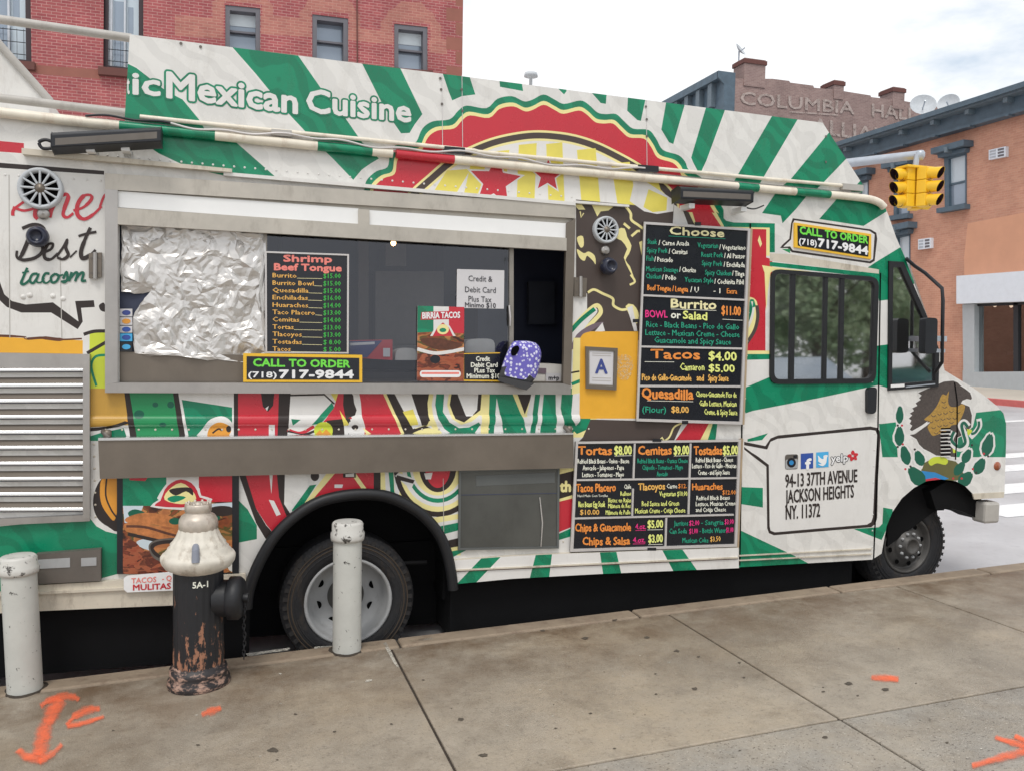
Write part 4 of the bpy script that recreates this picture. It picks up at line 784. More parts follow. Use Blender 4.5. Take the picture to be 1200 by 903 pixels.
cb = MB(); pipe(cb, [(x, y-8+1.5*math.sin(x*.09)+2*math.sin(x*.031)) for x, y in PF if 90 < x < 760], .05, .006, [('black_plastic', 100, 200), ('board_frame', 200, 760)]); cb.build('loose_cable', truck)
# drip ledge above the window line
le = MB()
le.prism([P(28, 176, .002), P(272, 200, .002), P(272, 204, .002), P(28, 183, .002)], (0, -.05, 0), 'truck_dirty')
le.prism([P(262, 203, .002), P(672, 238, .002), P(672, 242, .002), P(262, 207, .002)], (0, -.035, 0), 'truck_white')
le.prism([P(672, 236, .002), P(735, 241, .002), P(735, 243.5, .002), P(672, 239, .002)], (0, -.03, 0), 'truck_white')
le.build('drip_ledge', truck, bevel=.004)

# --- serving window
sw = MB()
OT, IN = [(123, 203), (675, 240), (669, 462), (123, 460)], [(140, 262), (664, 292), (660, 449), (140, 448)]
plate(sw, [(123, 203), (675, 240), (674, 256), (123, 222)], .002, .03, 'frame_alu')
plate(sw, [(123, 222), (138, 223), (138, 448), (123, 450)], .002, .032, 'steel'); plate(sw, [(664, 262), (674.5, 256), (669, 452), (660, 449)], .002, .032, 'steel_dull')
plate(sw, [(123, 450), (140, 448.2), (660, 449.2), (669, 452), (669, 462), (123, 460)], .002, .05, 'steel')
plate(sw, [(138, 243.5), (664, 279), (664, 294), (138, 263)], .002, .04, 'frame_alu'); plate(sw, [(420, 245), (433, 246), (433, 265), (420, 264)], .004, .034, 'frame_alu')
plate(sw, [(124, 206), (674, 242), (673, 290), (664, 291.5), (140, 261.5), (124, 262)], .0005, .0025, 'frame_alu'); sw.build('serving_window_frame', truck, bevel=.003)
for a, b, nme in (((138, 224), (420, 244.5), 0), ((433, 246.5), (664, 262), 1)):
    dfz = MB(); plate(dfz, [a, b, (b[0], b[1]+(18.5 if nme == 0 else 17)), (a[0], a[1]+19)], .002, .018, 'diffuser'); dfz.build('light_panel', truck)
# glazing with its posts; the right bay stands open
gz = MB(); q = [P(310, 270, -.03), P(600, 287, -.03), P(598, 449, -.03), P(310, 449, -.03)]; gz.add(q, [(0, 1, 2, 3)], 'glass_serve'); gz.build('serving_glass', truck)
for x0, x1 in ((309, 313), (597, 602)): ps = MB(); plate(ps, [(x0, 268 if x0 < 400 else 287), (x1, 268.5 if x0 < 400 else 287.5), (x1, 449), (x0, 449)], -.06, -.02, 'interior_mid'); ps.build('window_post', truck)
dh = MB(); dh.tube([P(597, 358, -.01), P(598, 372, 0), P(597.5, 382, -.01)], .006, 'board_frame', 8); dh.build('sash_handle', truck)
# kitchen: back units, counter, lamp
kt = MB()
def bk(x0, y0, x1, y1, d0, d1, m): plate(kt, [(x0, y0), (x1, y0), (x1, y1), (x0, y1)], d0, d1, m)
kt.box((P2(150, 0)[0]-.3, YL+1.55, P2(0, 446)[1]-.2), (P2(600, 0)[0], YL+2.0, P2(0, 446)[1]+.02), 'interior_mid')
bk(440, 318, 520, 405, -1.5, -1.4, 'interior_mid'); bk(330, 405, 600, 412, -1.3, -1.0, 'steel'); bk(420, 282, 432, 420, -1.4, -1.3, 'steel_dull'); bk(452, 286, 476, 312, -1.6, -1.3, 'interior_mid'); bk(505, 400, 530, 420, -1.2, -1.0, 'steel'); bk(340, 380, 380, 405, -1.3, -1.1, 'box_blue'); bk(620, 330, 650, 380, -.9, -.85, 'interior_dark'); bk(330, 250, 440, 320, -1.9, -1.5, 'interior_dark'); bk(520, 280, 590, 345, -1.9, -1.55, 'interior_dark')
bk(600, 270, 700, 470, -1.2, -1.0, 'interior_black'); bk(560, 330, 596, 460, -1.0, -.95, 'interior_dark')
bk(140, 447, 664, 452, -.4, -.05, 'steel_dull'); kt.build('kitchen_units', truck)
bl = MB(); c = P(461, 285, -.6); bl.lathe([(.001, -.02), (.014, -.012), (.018, 0), (.012, .014), (.001, .02)], c, 'bulb', 12); bl.build('lamp_bulb', truck)
# foil sheet: crumpled
random.seed(11)
def crumple(name, poly, m, d, parent):
    xs = [p_[0] for p_ in poly]; ys = [p_[1] for p_ in poly]; pts = [Vector(p_) for p_ in poly]; n = len(pts); tries = 0
    while len(pts) < n+150 and tries < 6000:
        tries += 1; q = Vector((random.uniform(min(xs), max(xs)), random.uniform(min(ys), max(ys)))); md = random.choice([7, 10, 15])
        if all((q-o).length > md for o in pts): pts.append(q)
    rv, re_, rf, *_ = delaunay_2d_cdt(pts, [(i, (i+1) % n) for i in range(n)], [], 1, 1e-4)
    hz = [random.gauss(-.008, .0088) for _ in rv]; mid = {}; V = [(v.x, v.y, z) for v, z in zip(rv, hz)]; Fc = []
    def mp_(a, b):
        k = (min(a, b), max(a, b))
        if k not in mid:
            A, B_ = V[a], V[b]; L_ = math.hypot(A[0]-B_[0], A[1]-B_[1]); mid[k] = len(V); V.append(((A[0]+B_[0])/2+random.uniform(-.08, .08)*L_, (A[1]+B_[1])/2+random.uniform(-.08, .08)*L_, (A[2]+B_[2])/2+random.gauss(0, .00022*L_)))
        return mid[k]
    tri = [tuple(f) for f in rf]
    for lvl in range(2):
        nx_ = []; mid = {}
        for a, b, c_ in tri: ab, bc, ca = mp_(a, b), mp_(b, c_), mp_(c_, a); nx_ += [(a, ab, ca), (ab, b, bc), (ca, bc, c_), (ab, bc, ca)]
        tri = nx_
    mb = MB(); mb.add([P(x, y, d+z) for x, y, z in V], tri, m, False); return mb.build(name, parent)
mat('foil', (198, 195, 192), .38, metal=.6, gain=1.15, var=.05, bump=.10, bscale=22)
crumple('foil_sheet', [(142, 263), (180, 266), (225, 264), (268, 267), (312, 271), (312, 422), (290, 424), (255, 421), (215, 418), (158, 414), (156, 372), (168, 352), (176, 342), (142, 342)], 'foil', -.012, truck)
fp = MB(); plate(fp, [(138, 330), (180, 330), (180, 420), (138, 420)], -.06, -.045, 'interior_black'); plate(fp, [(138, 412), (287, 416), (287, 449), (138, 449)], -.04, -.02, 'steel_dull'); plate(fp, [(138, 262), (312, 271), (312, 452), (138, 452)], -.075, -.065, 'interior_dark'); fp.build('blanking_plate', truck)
st = MB()
for i, (y0, y1, m, m2) in enumerate(((362, 371, 'paper', 'ink_blue'), (372, 381, 'paper', 'wrap_orange'), (382, 390, 'paper', 'fb_blue'), (391, 400, 'tw_blue', 'fb_blue'), (401, 412, 'board_black', 'tw_blue'))):
    plate(st, [(140.5, y0), (155, y0), (155, y1), (140.5, y1)], -.018, -.012, m); q = Q(ell(148, (y0+y1)/2, 5, 3), -.01); st.add([(a, YL+.01, b) for a, b in q], [tuple(range(len(q)))], m2)
st.build('card_stickers', truck)

# --- service shelf folded down, poster bay, cabinet, skirts
sh = MB(); plate(sh, [(115, 515.5), (672, 508.5), (672, 548), (117, 560.5)], .02, .06, 'steel_dull'); plate(sh, [(115, 512.5), (672, 506.5), (672, 508.6), (115, 515.6)], .005, .068, 'steel_highlight')  # brighter steel strip paints the highlight along the top edge
sh.build('service_shelf', truck, bevel=.004)
for x, y in ((124, 508), (665, 503)):
    hk = MB(); hk.tube([P(x-3, y-3, .01), P(x, y, .05), P(x+3, y+4, .05)], .014, 'vent_box', 8); hk.lathe([(.001, -.03), (.02, -.025), (.02, .01), (.001, .015)], P(x+2, y-2, .04), 'steel_dull', 12); hk.build('shelf_hinge', truck)
rr = MB(); RA, RB = P2(104, 486), P2(679, 485); RC = P2(104, 501)
hh_ = (RA[1]-RC[1])/2; slp = (RB[1]-RA[1])/(RB[0]-RA[0])
def rmid(u): return RA[1]-hh_+slp*(u-RA[0])
def rto(u, w):
    t = max(-1, min(1, (w-rmid(u))/hh_)); pr = .001+.016*max(0, 1-abs(t)**2.5); return (u, YL-pr, w)
cuts = []
for t in (-.97, -.9, -.75, -.5, -.2, .2, .5, .75, .9, .97): cuts.append(((RA[0], rmid(RA[0])+t*hh_), (RB[0], rmid(RB[0])+t*hh_)))
rr.paint([(RA[0], rmid(RA[0])-hh_), (RB[0], rmid(RB[0])-hh_), (RB[0], rmid(RB[0])+hh_), (RA[0], rmid(RA[0])+hh_)], [], w, LY(BODY), rto, cuts); rr.build('rub_rail', truck)
po = MB(); plate(po, [(137, 556), (280, 551), (280, 671), (137, 672)], .002, .018, 'black_plastic')
PO = [(144, 556), (272, 552), (272, 670), (144, 672)]
pls = [('food_a', [(144, 592), (272, 585), (272, 672), (144, 672)]), (gr, [(140, 550), (195, 550), (196, 592), (140, 592)]), (pl_, [(195, 550), (234, 550), (234, 590), (195, 592)]), (red, [(233, 550), (276, 550), (276, 587), (233, 588)]), (red, [(150, 550), (180, 550), (170, 563), (152, 562)]),
 ('win_pale', [(144, 592), (168, 592), (160, 612), (146, 612)]), ('wrap_dkgreen', spl([(150, 600), (158, 596), (170, 600), (166, 606), (154, 606)], True, 3)), ('win_pale', spl([(160, 634), (176, 630), (204, 632), (214, 640), (190, 646), (168, 642)], True, 3)), ('win_pale', [(240, 590), (272, 588), (272, 596), (248, 600)]), ('toast', spl([(148, 606), (170, 600), (200, 604), (212, 614), (205, 618), (170, 612), (150, 612)], True, 3)), ('toast', spl([(146, 613), (165, 611), (190, 618), (210, 624), (212, 631), (190, 632), (168, 626), (148, 622)], True, 3)), ('wrap_rust', band(spl([(148, 616), (170, 617), (195, 624), (210, 628)]), 3)), ('wrap_dark', band(spl([(150, 625), (172, 630), (200, 636)]), 4)), ('wrap_dkgreen', ell(205, 610, 7, 4)), ('wrap_dkgreen', ell(250, 606, 8, 4)), ('wrap_dark', spl([(244, 596), (258, 592), (272, 594), (272, 602), (255, 604)], True, 3)), ('food_b', spl([(144, 632), (158, 634), (168, 644), (180, 646), (192, 652), (200, 662), (196, 674), (144, 674)], True, 3)),
 ('vent_box', spl([(174, 640), (180, 633), (196, 630), (216, 632), (214, 664), (196, 660), (180, 653)], True, 4)), ('wrap_dark', spl([(176, 640), (182, 634.5), (198, 632), (216, 634), (212, 660), (196, 657), (181, 650)], True, 4)), ('food_a', spl([(180, 642), (190, 637), (206, 638), (206, 654), (192, 652)], True, 3)),
 (pl_, spl([(176, 593), (186, 585), (184, 583), (192, 570), (200, 562), (212, 558), (226, 562), (234, 572), (236, 580), (249, 584), (240, 594), (225, 597), (200, 596)], True, 2)), (red, spl([(181, 592), (188, 586), (193, 573), (201, 565), (212, 561), (224, 565), (231, 574), (234, 582), (243, 585), (236, 591), (212, 594)], True, 2)), (cre, spl([(193, 585), (197, 574), (212, 565), (226, 575), (229, 586), (212, 590)], True, 3)), (dk, spl([(198, 574), (207, 571), (224, 571), (226, 580), (218, 575), (206, 580)], True, 3)), (gr, spl([(196, 584), (204, 580), (218, 582), (204, 588)], True, 3)),
 ('cloth_white', ell(281, 664, 14, 7))]
po.paint(Q(PO, .022), [], 'food_a', LY(pls, .022), at(.022)); po.build('food_poster', truck)
ba = MB(); plate(ba, [(145, 677), (149, 674), (208, 669), (208, 691), (149, 693.5), (145, 690)], .05, .058, 'sign_white')
tx(ba, 'TACOS', 154, 683, 183, 681, 6, 'chalk_coral', .060, .02); tx(ba, '- Q', 190, 680, 201, 679.5, 6, 'chalk_coral', .060, .02); tx(ba, 'MULITAS', 156, 691, 200, 689, 6.5, 'ink_red', .060, .03)
ba.build('skirt_sign', truck)
lc = MB(); plate(lc, [(538, 550), (656, 546), (655, 642), (537, 644)], .002, .02, 'lean_grey'); plate(lc, [(558, 557), (650, 553), (650, 565), (558, 569)], .02, .0215, 'lean_light'); frame(lc, [(538, 550), (656, 546), (655, 642), (537, 644)], [(540.5, 553), (653.5, 549), (652.5, 639.5), (539.5, 641.5)], .02, .026, 'lean_light'); strip(lc, (540, 579), (653, 577), .8, .02, .022, 'interior_black'); plate(lc, [(632, 582), (633.2, 582), (636.5, 612), (634.5, 640), (633.5, 640), (635, 612)], .024, .03, 'chrome')
lc.build('service_hatch', truck)
sk = MB()
SKO = [(531, 656), (600, 651), (663, 648), (865, 641), (866, 665), (700, 672), (600, 677.5), (531, 684)]
gs = [[(531, 688), (556, 684), (597, 641), (576, 641)], [(630, 647-6), (648, 640), (643, 680), (620, 680)], [(702, 640), (721, 640), (730, 680), (708, 680)], [(774, 640), (796, 638), (820, 672), (792, 674)]]
sk.paint(Q(SKO, .035), [], pl_, LY([(gr, p_) for p_ in gs], .035), at(.035)); p_ = Q(SKO, .035); sk.prism([(a, YL-.033, b) for a, b in p_], (0, .05, 0), 'truck_dirty')
for a, b in (((531, 667), (865, 652)),): strip(sk, a, b, 1.6, .035, .046, 'truck_dirty'); strip(sk, (531, 668.8), (865, 653.8), .7, .035, .037, 'wrap_rust')
sk.build('side_skirt', truck)
sk = MB(); plate(sk, [(-160, 694), (44, 685), (203, 676), (288, 672), (289, 706), (200, 708.5), (44, 715.5), (-160, 727)], .002, .035, 'truck_dirty'); strip(sk, (-160, 703), (288, 681), 3, .035, .05, 'truck_dirty'); plate(sk, [(-160, 690), (-10, 683), (44, 683), (44, 690), (-160, 700)], .035, .04, gr)
sk.build('side_skirt', truck, bevel=.004)
# wheel-arch flare
fl = MB(); ao = spl(ARCH_R, n=4); q = [P(x, y, .05) for x, y in ao]
fl.tube(q, .032, 'black_rubber', 10)
fi = [(x+(412-x)*.05, y+(700-y)*.06) for x, y in ao]
vs = []
for (x, y), (x2, y2) in zip(ao, fi): vs += [P(x, y, .06), P(x2, y2, .05), P(x2, y2, -.1)]
fl.add(vs, [f for i in range(len(ao)-1) for f in ((i*3, i*3+1, i*3+4, i*3+3), (i*3+1, i*3+2, i*3+5, i*3+4))], 'black_rubber', True); fl.build('wheel_arch_flare', truck)
# louvred vent
mat('louvre_steel', (112, 104, 96), .55, metal=.5, gain=1.0, var=.15, vscale=3, dirt=.3)
lv = MB()
plate(lv, [(-160, 411), (104, 415), (104, 432), (-160, 430)], .002, .03, 'steel'); plate(lv, [(97, 415), (105, 415), (105, 606), (97, 607)], .002, .04, 'steel'); plate(lv, [(-160, 615), (97, 603), (105, 606), (105, 610), (-160, 622)], .002, .03, 'steel'); plate(lv, [(-160, 420), (99, 420), (99, 606), (-160, 612)], -.03, -.02, 'interior_black'); lv.build('louvre_frame', truck)
lb = MB()
for y in (431, 449, 467, 485.5, 503.5, 521.5, 540, 558, 576, 594):
    t0, t1 = P(-160, y-9.5, -.012), P(98, y-10.5, -.012); a0, a1 = P(-160, y+1, .026), P(98, y, .026); m0, m1 = P(-160, y+2.6, .033), P(98, y+1.8, .033); b0, b1 = P(-160, y+5, .031), P(98, y+4, .031); c0, c1 = P(-160, y+6.5, -.02), P(98, y+6, -.02)
    lb.add([t0, t1, a0, a1], [(0, 1, 3, 2)], 'louvre_steel'); lb.add([a0, a1, m0, m1, b0, b1], [(0, 1, 3, 2), (2, 3, 5, 4)], 'steel_highlight', True); lb.add([b0, b1, c0, c1], [(0, 1, 3, 2)], 'interior_black')  # bright lip paints the highlight, black underside the shadow line below it
lb.build('louvre_blades', truck)
vb = MB(); plate(vb, [(42, 649), (118, 643), (118, 680), (42, 684)], .002, .05, 'vent_box'); plate(vb, [(42, 655.5), (82, 653), (82, 664), (42, 666)], .05, .053, 'rim_white'); plate(vb, [(95, 653.5), (113, 652.5), (113, 662), (95, 663)], .05, .053, 'rim_white'); vb.build('outlet_box', truck)

# --- small fittings
for cx, cy, r in ((48.5, 222, .100), (708.5, 270, .080)):
    sp = MB(); c = P(cx, cy, .0); 
    sp.lathe([(r*1.05, 0), (r*1.05, -.03), (r*.97, -.042), (r*.84, -.034), (r*.80, -.012)], c, 'dish_grey', 40, 'y')
    sp.disc(c+Vector((0, -.008, 0)), r*.85, 'hole_black', 32); sp.lathe([(r*.32, -.008), (r*.32, -.036), (.001, -.044)], c, 'steel_dull', 24, 'y')
    for k in range(12):
        a = 2*math.pi*k/12; e1 = c+Vector((math.cos(a)*r*.24, -.034, math.sin(a)*r*.24)); e2 = c+Vector((math.cos(a)*r*.88, -.034, math.sin(a)*r*.88)); sp.tube([e1, e2], r*.062, 'dish_grey', 6)
    sp.build('speaker_grille', truck)
for cx, cy in ((51.5, 251), (708.5, 293.5)):
    s_ = MB(); s_.lathe([(.028, 0), (.03, -.014), (.022, -.02), (.012, -.02), (.001, -.026)], P(cx, cy, 0), 'steel', 20, 'y'); s_.build('bolt_cap', truck)
for cx, cy in ((47, 279), (709, 313)):
    k = MB(); k.lathe([(.034, 0), (.05, -.03), (.054, -.06), (.04, -.1), (.03, -.1), (.028, -.08), (.001, -.08)], P(cx, cy, 0), 'navy_knob', 28, 'y'); k.build('camera_dome', truck)
for pts in ([(104, 297), (119, 296), (119, 325), (104, 326)], [(673, 325), (688, 326), (687, 348), (673, 347)]):
    h = MB(); plate(h, pts, .002, .02, 'steel_dull'); xs = (pts[0][0]+pts[1][0])/2; h.tube([P(xs, pts[0][1]-1, .022), P(xs, pts[3][1]+1, .022)], .012, 'steel', 10)
    for fx, fy in ((.2, .2), (.8, .2), (.2, .8), (.8, .8)): h.disc(P(pts[0][0]+(pts[1][0]-pts[0][0])*fx, pts[0][1]+(pts[3][1]-pts[0][1])*fy, .0215), .006, 'vent_box', 8)
    h.build('hinge', truck)
def flood(a, b, t):
    f = MB(); A, B = Vector(a), Vector(b); d = .20
    pa, pb = P(*a, d), P(*b, d)
    prof = [(-.05, .036), (.02, .052), (.046, .034), (.046, -.028), (-.04, -.046)]
    pa0, pb0 = P(*a, .12), P(*b, .12)
    vs = [pa0+Vector((0, -y*1.2, z)) for y, z in prof]+[pb0+Vector((0, -y*1.2, z)) for y, z in prof]; n = len(prof)
    f.add(vs, [(i, (i+1) % n, (i+1) % n+n, i+n) for i in range(n)]+[tuple(range(n)), tuple(range(2*n-1, n-1, -1))], 'black_plastic')
    v = [pa0+Vector((0.02, -.0565, .018)), pb0+Vector((-.02, -.0565, .018)), pb0+Vector((-.02, -.0565, -.016)), pa0+Vector((.02, -.0565, -.016))]; f.add(v, [(0, 1, 2, 3)], 'vent_box')
    r_ = f.build('flood_light', truck, bevel=.004)
    for q in t: b_ = MB(); b_.box(P(*q, .0)+Vector((-.02, -.12, -.05)), P(*q, .0)+Vector((.02, 0, -.02)), 'diffuser'); b_.build('bracket', r_)
flood((62, 169), (190, 162), ((110, 172), (150, 171)))
flood((792, 229), (877, 233), ((800, 238), (860, 242)))
cbl = MB(); cbl.tube([P(x, y, .08) for x, y in spl([(64, 168), (54, 164), (46, 167), (50, 174), (62, 174)])], .009, 'black_plastic', 6); cbl.build('light_cable', truck)
cbl = MB(); cbl.tube([P(x, y, .06) for x, y in spl([(866, 236), (874, 243), (884, 245), (895, 241)])], .005, 'black_plastic', 6); cbl.build('light_cable', truck)
# grade card in its steel holder
gc = MB(); plate(gc, [(686.5, 406), (724, 408), (722.5, 457), (687, 455)], .002, .016, 'frame_alu'); frame(gc, [(686.5, 406), (724, 408), (722.5, 457), (687, 455)], [(690, 410), (720, 411.5), (719, 452), (690, 450.5)], .016, .026, 'steel_dull')
plate(gc, [(691, 411), (719, 412.5), (718, 451), (691, 449.5)], .016, .018, 'paper'); tx(gc, 'A', 698, 437, 711.5, 437.5, 16, 'ink_blue', .020, .03)
for y in (413.5, 416, 442, 445): strip(gc, (694, y), (716, y+.8), .7, .018, .0195, 'pipe_grey')
gc.build('grade_card', truck)
wp = MB(); q = Q(spl([(724, 418), (736, 416), (742, 424), (740, 438), (733, 446), (724, 440)], True, 3), .003); wp.add([(a, YL-.003, b) for a, b in q], [tuple(range(len(q)))], 'wear_white'); wp.build('peeled_patch', truck)

# --- menu boards
def board(corners, d, fr, name, t=.022):
    b = MB(); plate(b, corners, .002, d, 'board_black'); return b
B1 = board([(755, 260), (879.5, 268), (870, 497), (746, 493)], .02, 0, 'menu')
def b1(s, x0, y0, x1, y1, h, m, off=.02, z=8.0, ox=740, oy=250, **k): tx(B1, s, ox+x0/z, oy+y0/z, ox+x1/z, oy+y1/z, h/z, m, .023, off, wob=.05, **k)
def ln(B, x0, y0, x1, y1, z, ox, oy, m='chalk_white', t=.55): strip(B, (ox+x0/z, oy+y0/z), (ox+x1/z, oy+y1/z), t, .02, .0225, m)
b1('Choose', 360, 200, 868, 222, 72, 'chalk_cream', .03); ln(B1, 350, 212, 880, 238, 8, 740, 250, 'chalk_green')
G_, W_, O_, Y_, A_, K_ = 'chalk_green', 'chalk_white', 'chalk_orange', 'chalk_yellow', 'chalk_amber', 'chalk_pink'
for g_, gx0, gx1, wt, wx0, wx1, y, y2 in (('Steak', 150, 238, '/ Carne Asada', 255, 540, 288, 306), ('Spicy Pork', 145, 338, '/ Carnitas', 350, 525, 368, 386), ('Fish', 140, 208, '/ Pescado', 215, 388, 446, 460), ('Mexican Sausage', 138, 438, '/ Chorizo', 450, 605, 544, 556), ('Chicken', 135, 278, '/ Pollo', 288, 418, 612, 628),
  ('Vegetarian', 620, 812, '/ Vegetariano', 825, 1070, 322, 346), ('Roast Pork', 655, 858, '/ Al Pastor', 870, 1065, 410, 427), ('Spicy Pork', 660, 852, '/ Enchilada', 865, 1062, 490, 508), ('Spicy Chicken', 690, 936, '/ Tinga', 945, 1058, 578, 592), ('Yucatan Style', 498, 768, '/ Cochinita Pibil', 778, 1052, 645, 668)):
    b1(g_, gx0, y, gx1, y+(gx1-gx0)*.03, 46, G_, res=1); b1(wt, wx0, y2-6, wx1, y2, 46, W_, res=1)
b1('Beef Tongue / Lengua', 150, 722, 530, 738, 52, O_, .03, res=1); b1('/ U', 552, 740, 630, 742, 50, W_, res=1); b1('- 1', 770, 748, 832, 750, 46, W_, res=1); b1('Extra', 895, 752, 990, 756, 46, O_, res=1)
def s1(s, x0, y0, x1, y1, h, m, off=.02, **k): b1(s, x0, y0, x1, y1, h, m, off, 5.647, 740, 340, **k)
s1('Burrito', 262, 116, 560, 128, 56, 'chalk_cream', .035); ln(B1, 262, 124, 562, 134, 5.647, 740, 340); s1('$11.00', 597, 162, 722, 166, 56, O_, .03); ln(B1, 603, 192, 735, 199, 5.647, 740, 340)
s1('BOWL', 92, 180, 238, 184, 46, K_, .02); s1('or', 262, 186, 325, 188, 46, W_, .03); s1('Salad', 342, 190, 500, 198, 50, Y_, .03)
s1('Rice - Black Beans - Pico de Gallo', 97, 244, 712, 262, 38, G_, res=1); s1('Lettuce - Mexican Creme - Cheese', 92, 298, 715, 312, 38, G_, res=1); s1('Guacamole and Spicy Sauce', 152, 348, 658, 362, 38, G_, res=1)
s1('Tacos', 128, 452, 452, 456, 60, O_, .03); ln(B1, 88, 472, 282, 474, 5.647, 740, 340); s1('$4.00', 512, 462, 695, 466, 54, Y_, .03); s1('Camaron', 322, 530, 482, 532, 46, Y_, res=1); s1('$5.00', 512, 538, 682, 541, 46, Y_, .03)
s1('Pico de Gallo-Guacamole', 70, 596, 396, 600, 42, A_, .03, res=1); s1('and', 432, 600, 478, 600, 42, A_, .03, res=1); s1('Spicy Sauce', 508, 601, 642, 602, 42, A_, .03, res=1)
s1('Quesadilla', 70, 712, 408, 722, 66, O_, .035); ln(B1, 105, 728, 408, 734, 5.647, 740, 340); s1('(Flour)', 72, 806, 228, 808, 38, G_); s1('$8.00', 265, 806, 378, 808, 38, A_, .03)
s1('Cheese-Guacamole Pico de', 428, 703, 695, 708, 36, Y_, res=1); s1('Gallo Lettuce, Mexican', 450, 764, 695, 768, 36, Y_, res=1); s1('Creme, & Spicy Sauce', 482, 820, 700, 824, 36, Y_, res=1)
b1o = B1.build('menu_board', truck); fr = MB()
co = [(755, 260), (879.5, 268), (870, 497), (746, 493)]; ci = [(757, 263), (876.8, 270.5), (867.2, 493.5), (748.5, 490)]
frame(fr, co, ci, .02, .032, 'board_frame')
for a, b in (((753, 345), (873, 350.5)), ((751, 405), (870, 407.5)), ((749.5, 451), (868, 451.5))): strip(fr, a, b, 2.2, .02, .03, 'board_frame')
plate(fr, [(879.7, 268), (882, 268), (872.4, 497), (870.2, 497)], .002, .03, 'rust_frame')
for x, y in ((818, 262.5), (745.5, 376), (803, 494.5)): plate(fr, [(x-3.5, y-2), (x+3.5, y-2), (x+3.5, y+2), (x-3.5, y+2)], .03, .036, 'black_plastic')
fr.build('frame', b1o)
B2 = MB(); c2 = [(675, 517), (868.5, 514.5), (863.8, 640), (668.5, 646)]; plate(B2, c2, .002, .02, 'board_black')
def s2(s, x0, y0, x1, y1, h, m, off=.02, **k):
    z = 5.4545; tx(B2, s, 660+x0/z, 510+y0/z, 660+x1/z, 510+y1/z, h/z, m, .023, off, wob=.05, **k)
for s_, x0, x1, p_, q0, q1 in (('Tortas', 95, 310, '$8.00', 328, 437), ('Cemitas', 480, 692, '$9.00', 708, 803), ('Tostadas', 836, 1015, '$5.00', 1022, 1116)):
    s2(s_, x0, 121, x1, 119, 52, O_, .035); s2(p_, q0, 121, q1, 118, 54, Y_, .03); strip(B2, (660+q0/5.4545, 510+128/5.4545), (660+q1/5.4545, 510+125/5.4545), .5, .02, .0225, W_)
for t, x0, x1, y, m in (('Refried Black Beans - Onion - Bacon', 92, 420, 178, W_), ('Avocado - Jalapenos - Papa', 125, 388, 220, W_), ('Lettuce - Tomatoes - Mayo', 122, 388, 264, W_), ('Refried Black Beans - Oaxaca Cheese', 475, 795, 176, G_), ('Chipotle - Tomatoes - Mayo', 505, 765, 218, G_), ('Avocado', 598, 668, 260, G_), ('Refried Black Beans - Cheese', 848, 1085, 170, W_), ('Lettuce - Pico de Gallo - Mexican', 824, 1106, 208, W_), ('Creme - and Spicy Sauce', 862, 1064, 250, W_)):
    s2(t, x0, y, x1, y-3, 30, m, res=1)
s2('Tacos Placero', 84, 358, 335, 354, 48, O_, .03); s2('Hand Made Corn Tortillas', 92, 391, 285, 390, 15, W_, .01, res=1); s2('Rice Beans Egg Steak', 98, 456, 268, 454, 36, Y_, res=1); s2('$10.00', 108, 504, 230, 502, 30, A_)
for t, x0, x1, y in (('Chile', 390, 434, 340), ('Relleno', 366, 434, 384), ('Bistec en Rajas', 288, 434, 426), ('Milanesa de Res', 288, 430, 462), ('Milanesa de Pollo', 272, 430, 504)): s2(t, x0, y, x1, y-2, 28, Y_ if y > 370 else W_, res=1)
s2('Tlacoyos', 480, 348, 650, 342, 42, A_, .03); s2('Carne', 662, 336, 728, 335, 28, W_, res=1); s2('$12.', 735, 335, 790, 334, 28, O_, res=1); s2('Vegetarian $10.00', 615, 386, 794, 384, 30, Y_, res=1); s2('Red Sauce and Green', 503, 450, 740, 446, 32, Y_, res=1); s2('Mexican Creme - Cotija Cheese', 460, 496, 780, 490, 32, Y_, res=1)
s2('Huaraches', 825, 347, 1018, 342, 40, O_, .03); s2('$12.00', 1018, 376, 1103, 374, 28, O_, res=1); s2('Refried Black Beans', 852, 412, 1064, 408, 28, W_, res=1); s2('Lettuce, Mexican Creme', 848, 450, 1102, 444, 28, W_, res=1); s2('and Cotija Cheese', 848, 487, 1040, 483, 28, W_, res=1)
s2('Chips & Guacamole', 78, 612, 432, 606, 48, O_, .03); s2('4.oz.', 462, 596, 528, 594, 32, K_); s2('$5.00', 540, 588, 637, 585, 46, Y_, .03); s2('Chips & Salsa', 125, 698, 426, 694, 48, O_, .03); s2('4.oz.', 446, 682, 524, 680, 32, K_); s2('$3.00', 545, 682, 635, 678, 48, Y_, .03)
for x0, y0, x1 in ((462, 604, 528), (446, 690, 524), (545, 694, 635), (540, 600, 637)): strip(B2, (660+x0/5.4545, 510+y0/5.4545), (660+x1/5.4545, 510+(y0-2)/5.4545), .45, .02, .0225, K_ if x0 < 530 else W_)
for t, x0, x1, y, m in (('Jarritos', 708, 798, 576, G_), ('$2.00', 806, 870, 574, K_), ('- Sangria', 882, 1025, 570, G_), ('$3.00', 1032, 1090, 566, K_), ('Can Soda', 678, 790, 626, G_), ('$1.00', 806, 860, 626, K_), ('- Bottle Water', 872, 1040, 622, G_), ('$1.00', 1042, 1088, 618, K_), ('Mexican Coke', 762, 928, 684, G_), ('$3.50', 940, 1006, 676, A_)): s2(t, x0, y, x1, y-3, 32, m, res=1)
b2o = B2.build('menu_board', truck); fr = MB(); i2 = [(677.5, 519.5), (865.6, 517), (861.2, 637), (672, 642.8)]; frame(fr, c2, i2, .02, .032, 'board_frame')
def v2(xa, ya, xb, yb, wd=2): plate(fr, [(xa-wd/2, ya), (xa+wd/2, ya), (xb+wd/2, yb), (xb-wd/2, yb)], .02, .029, 'board_frame')
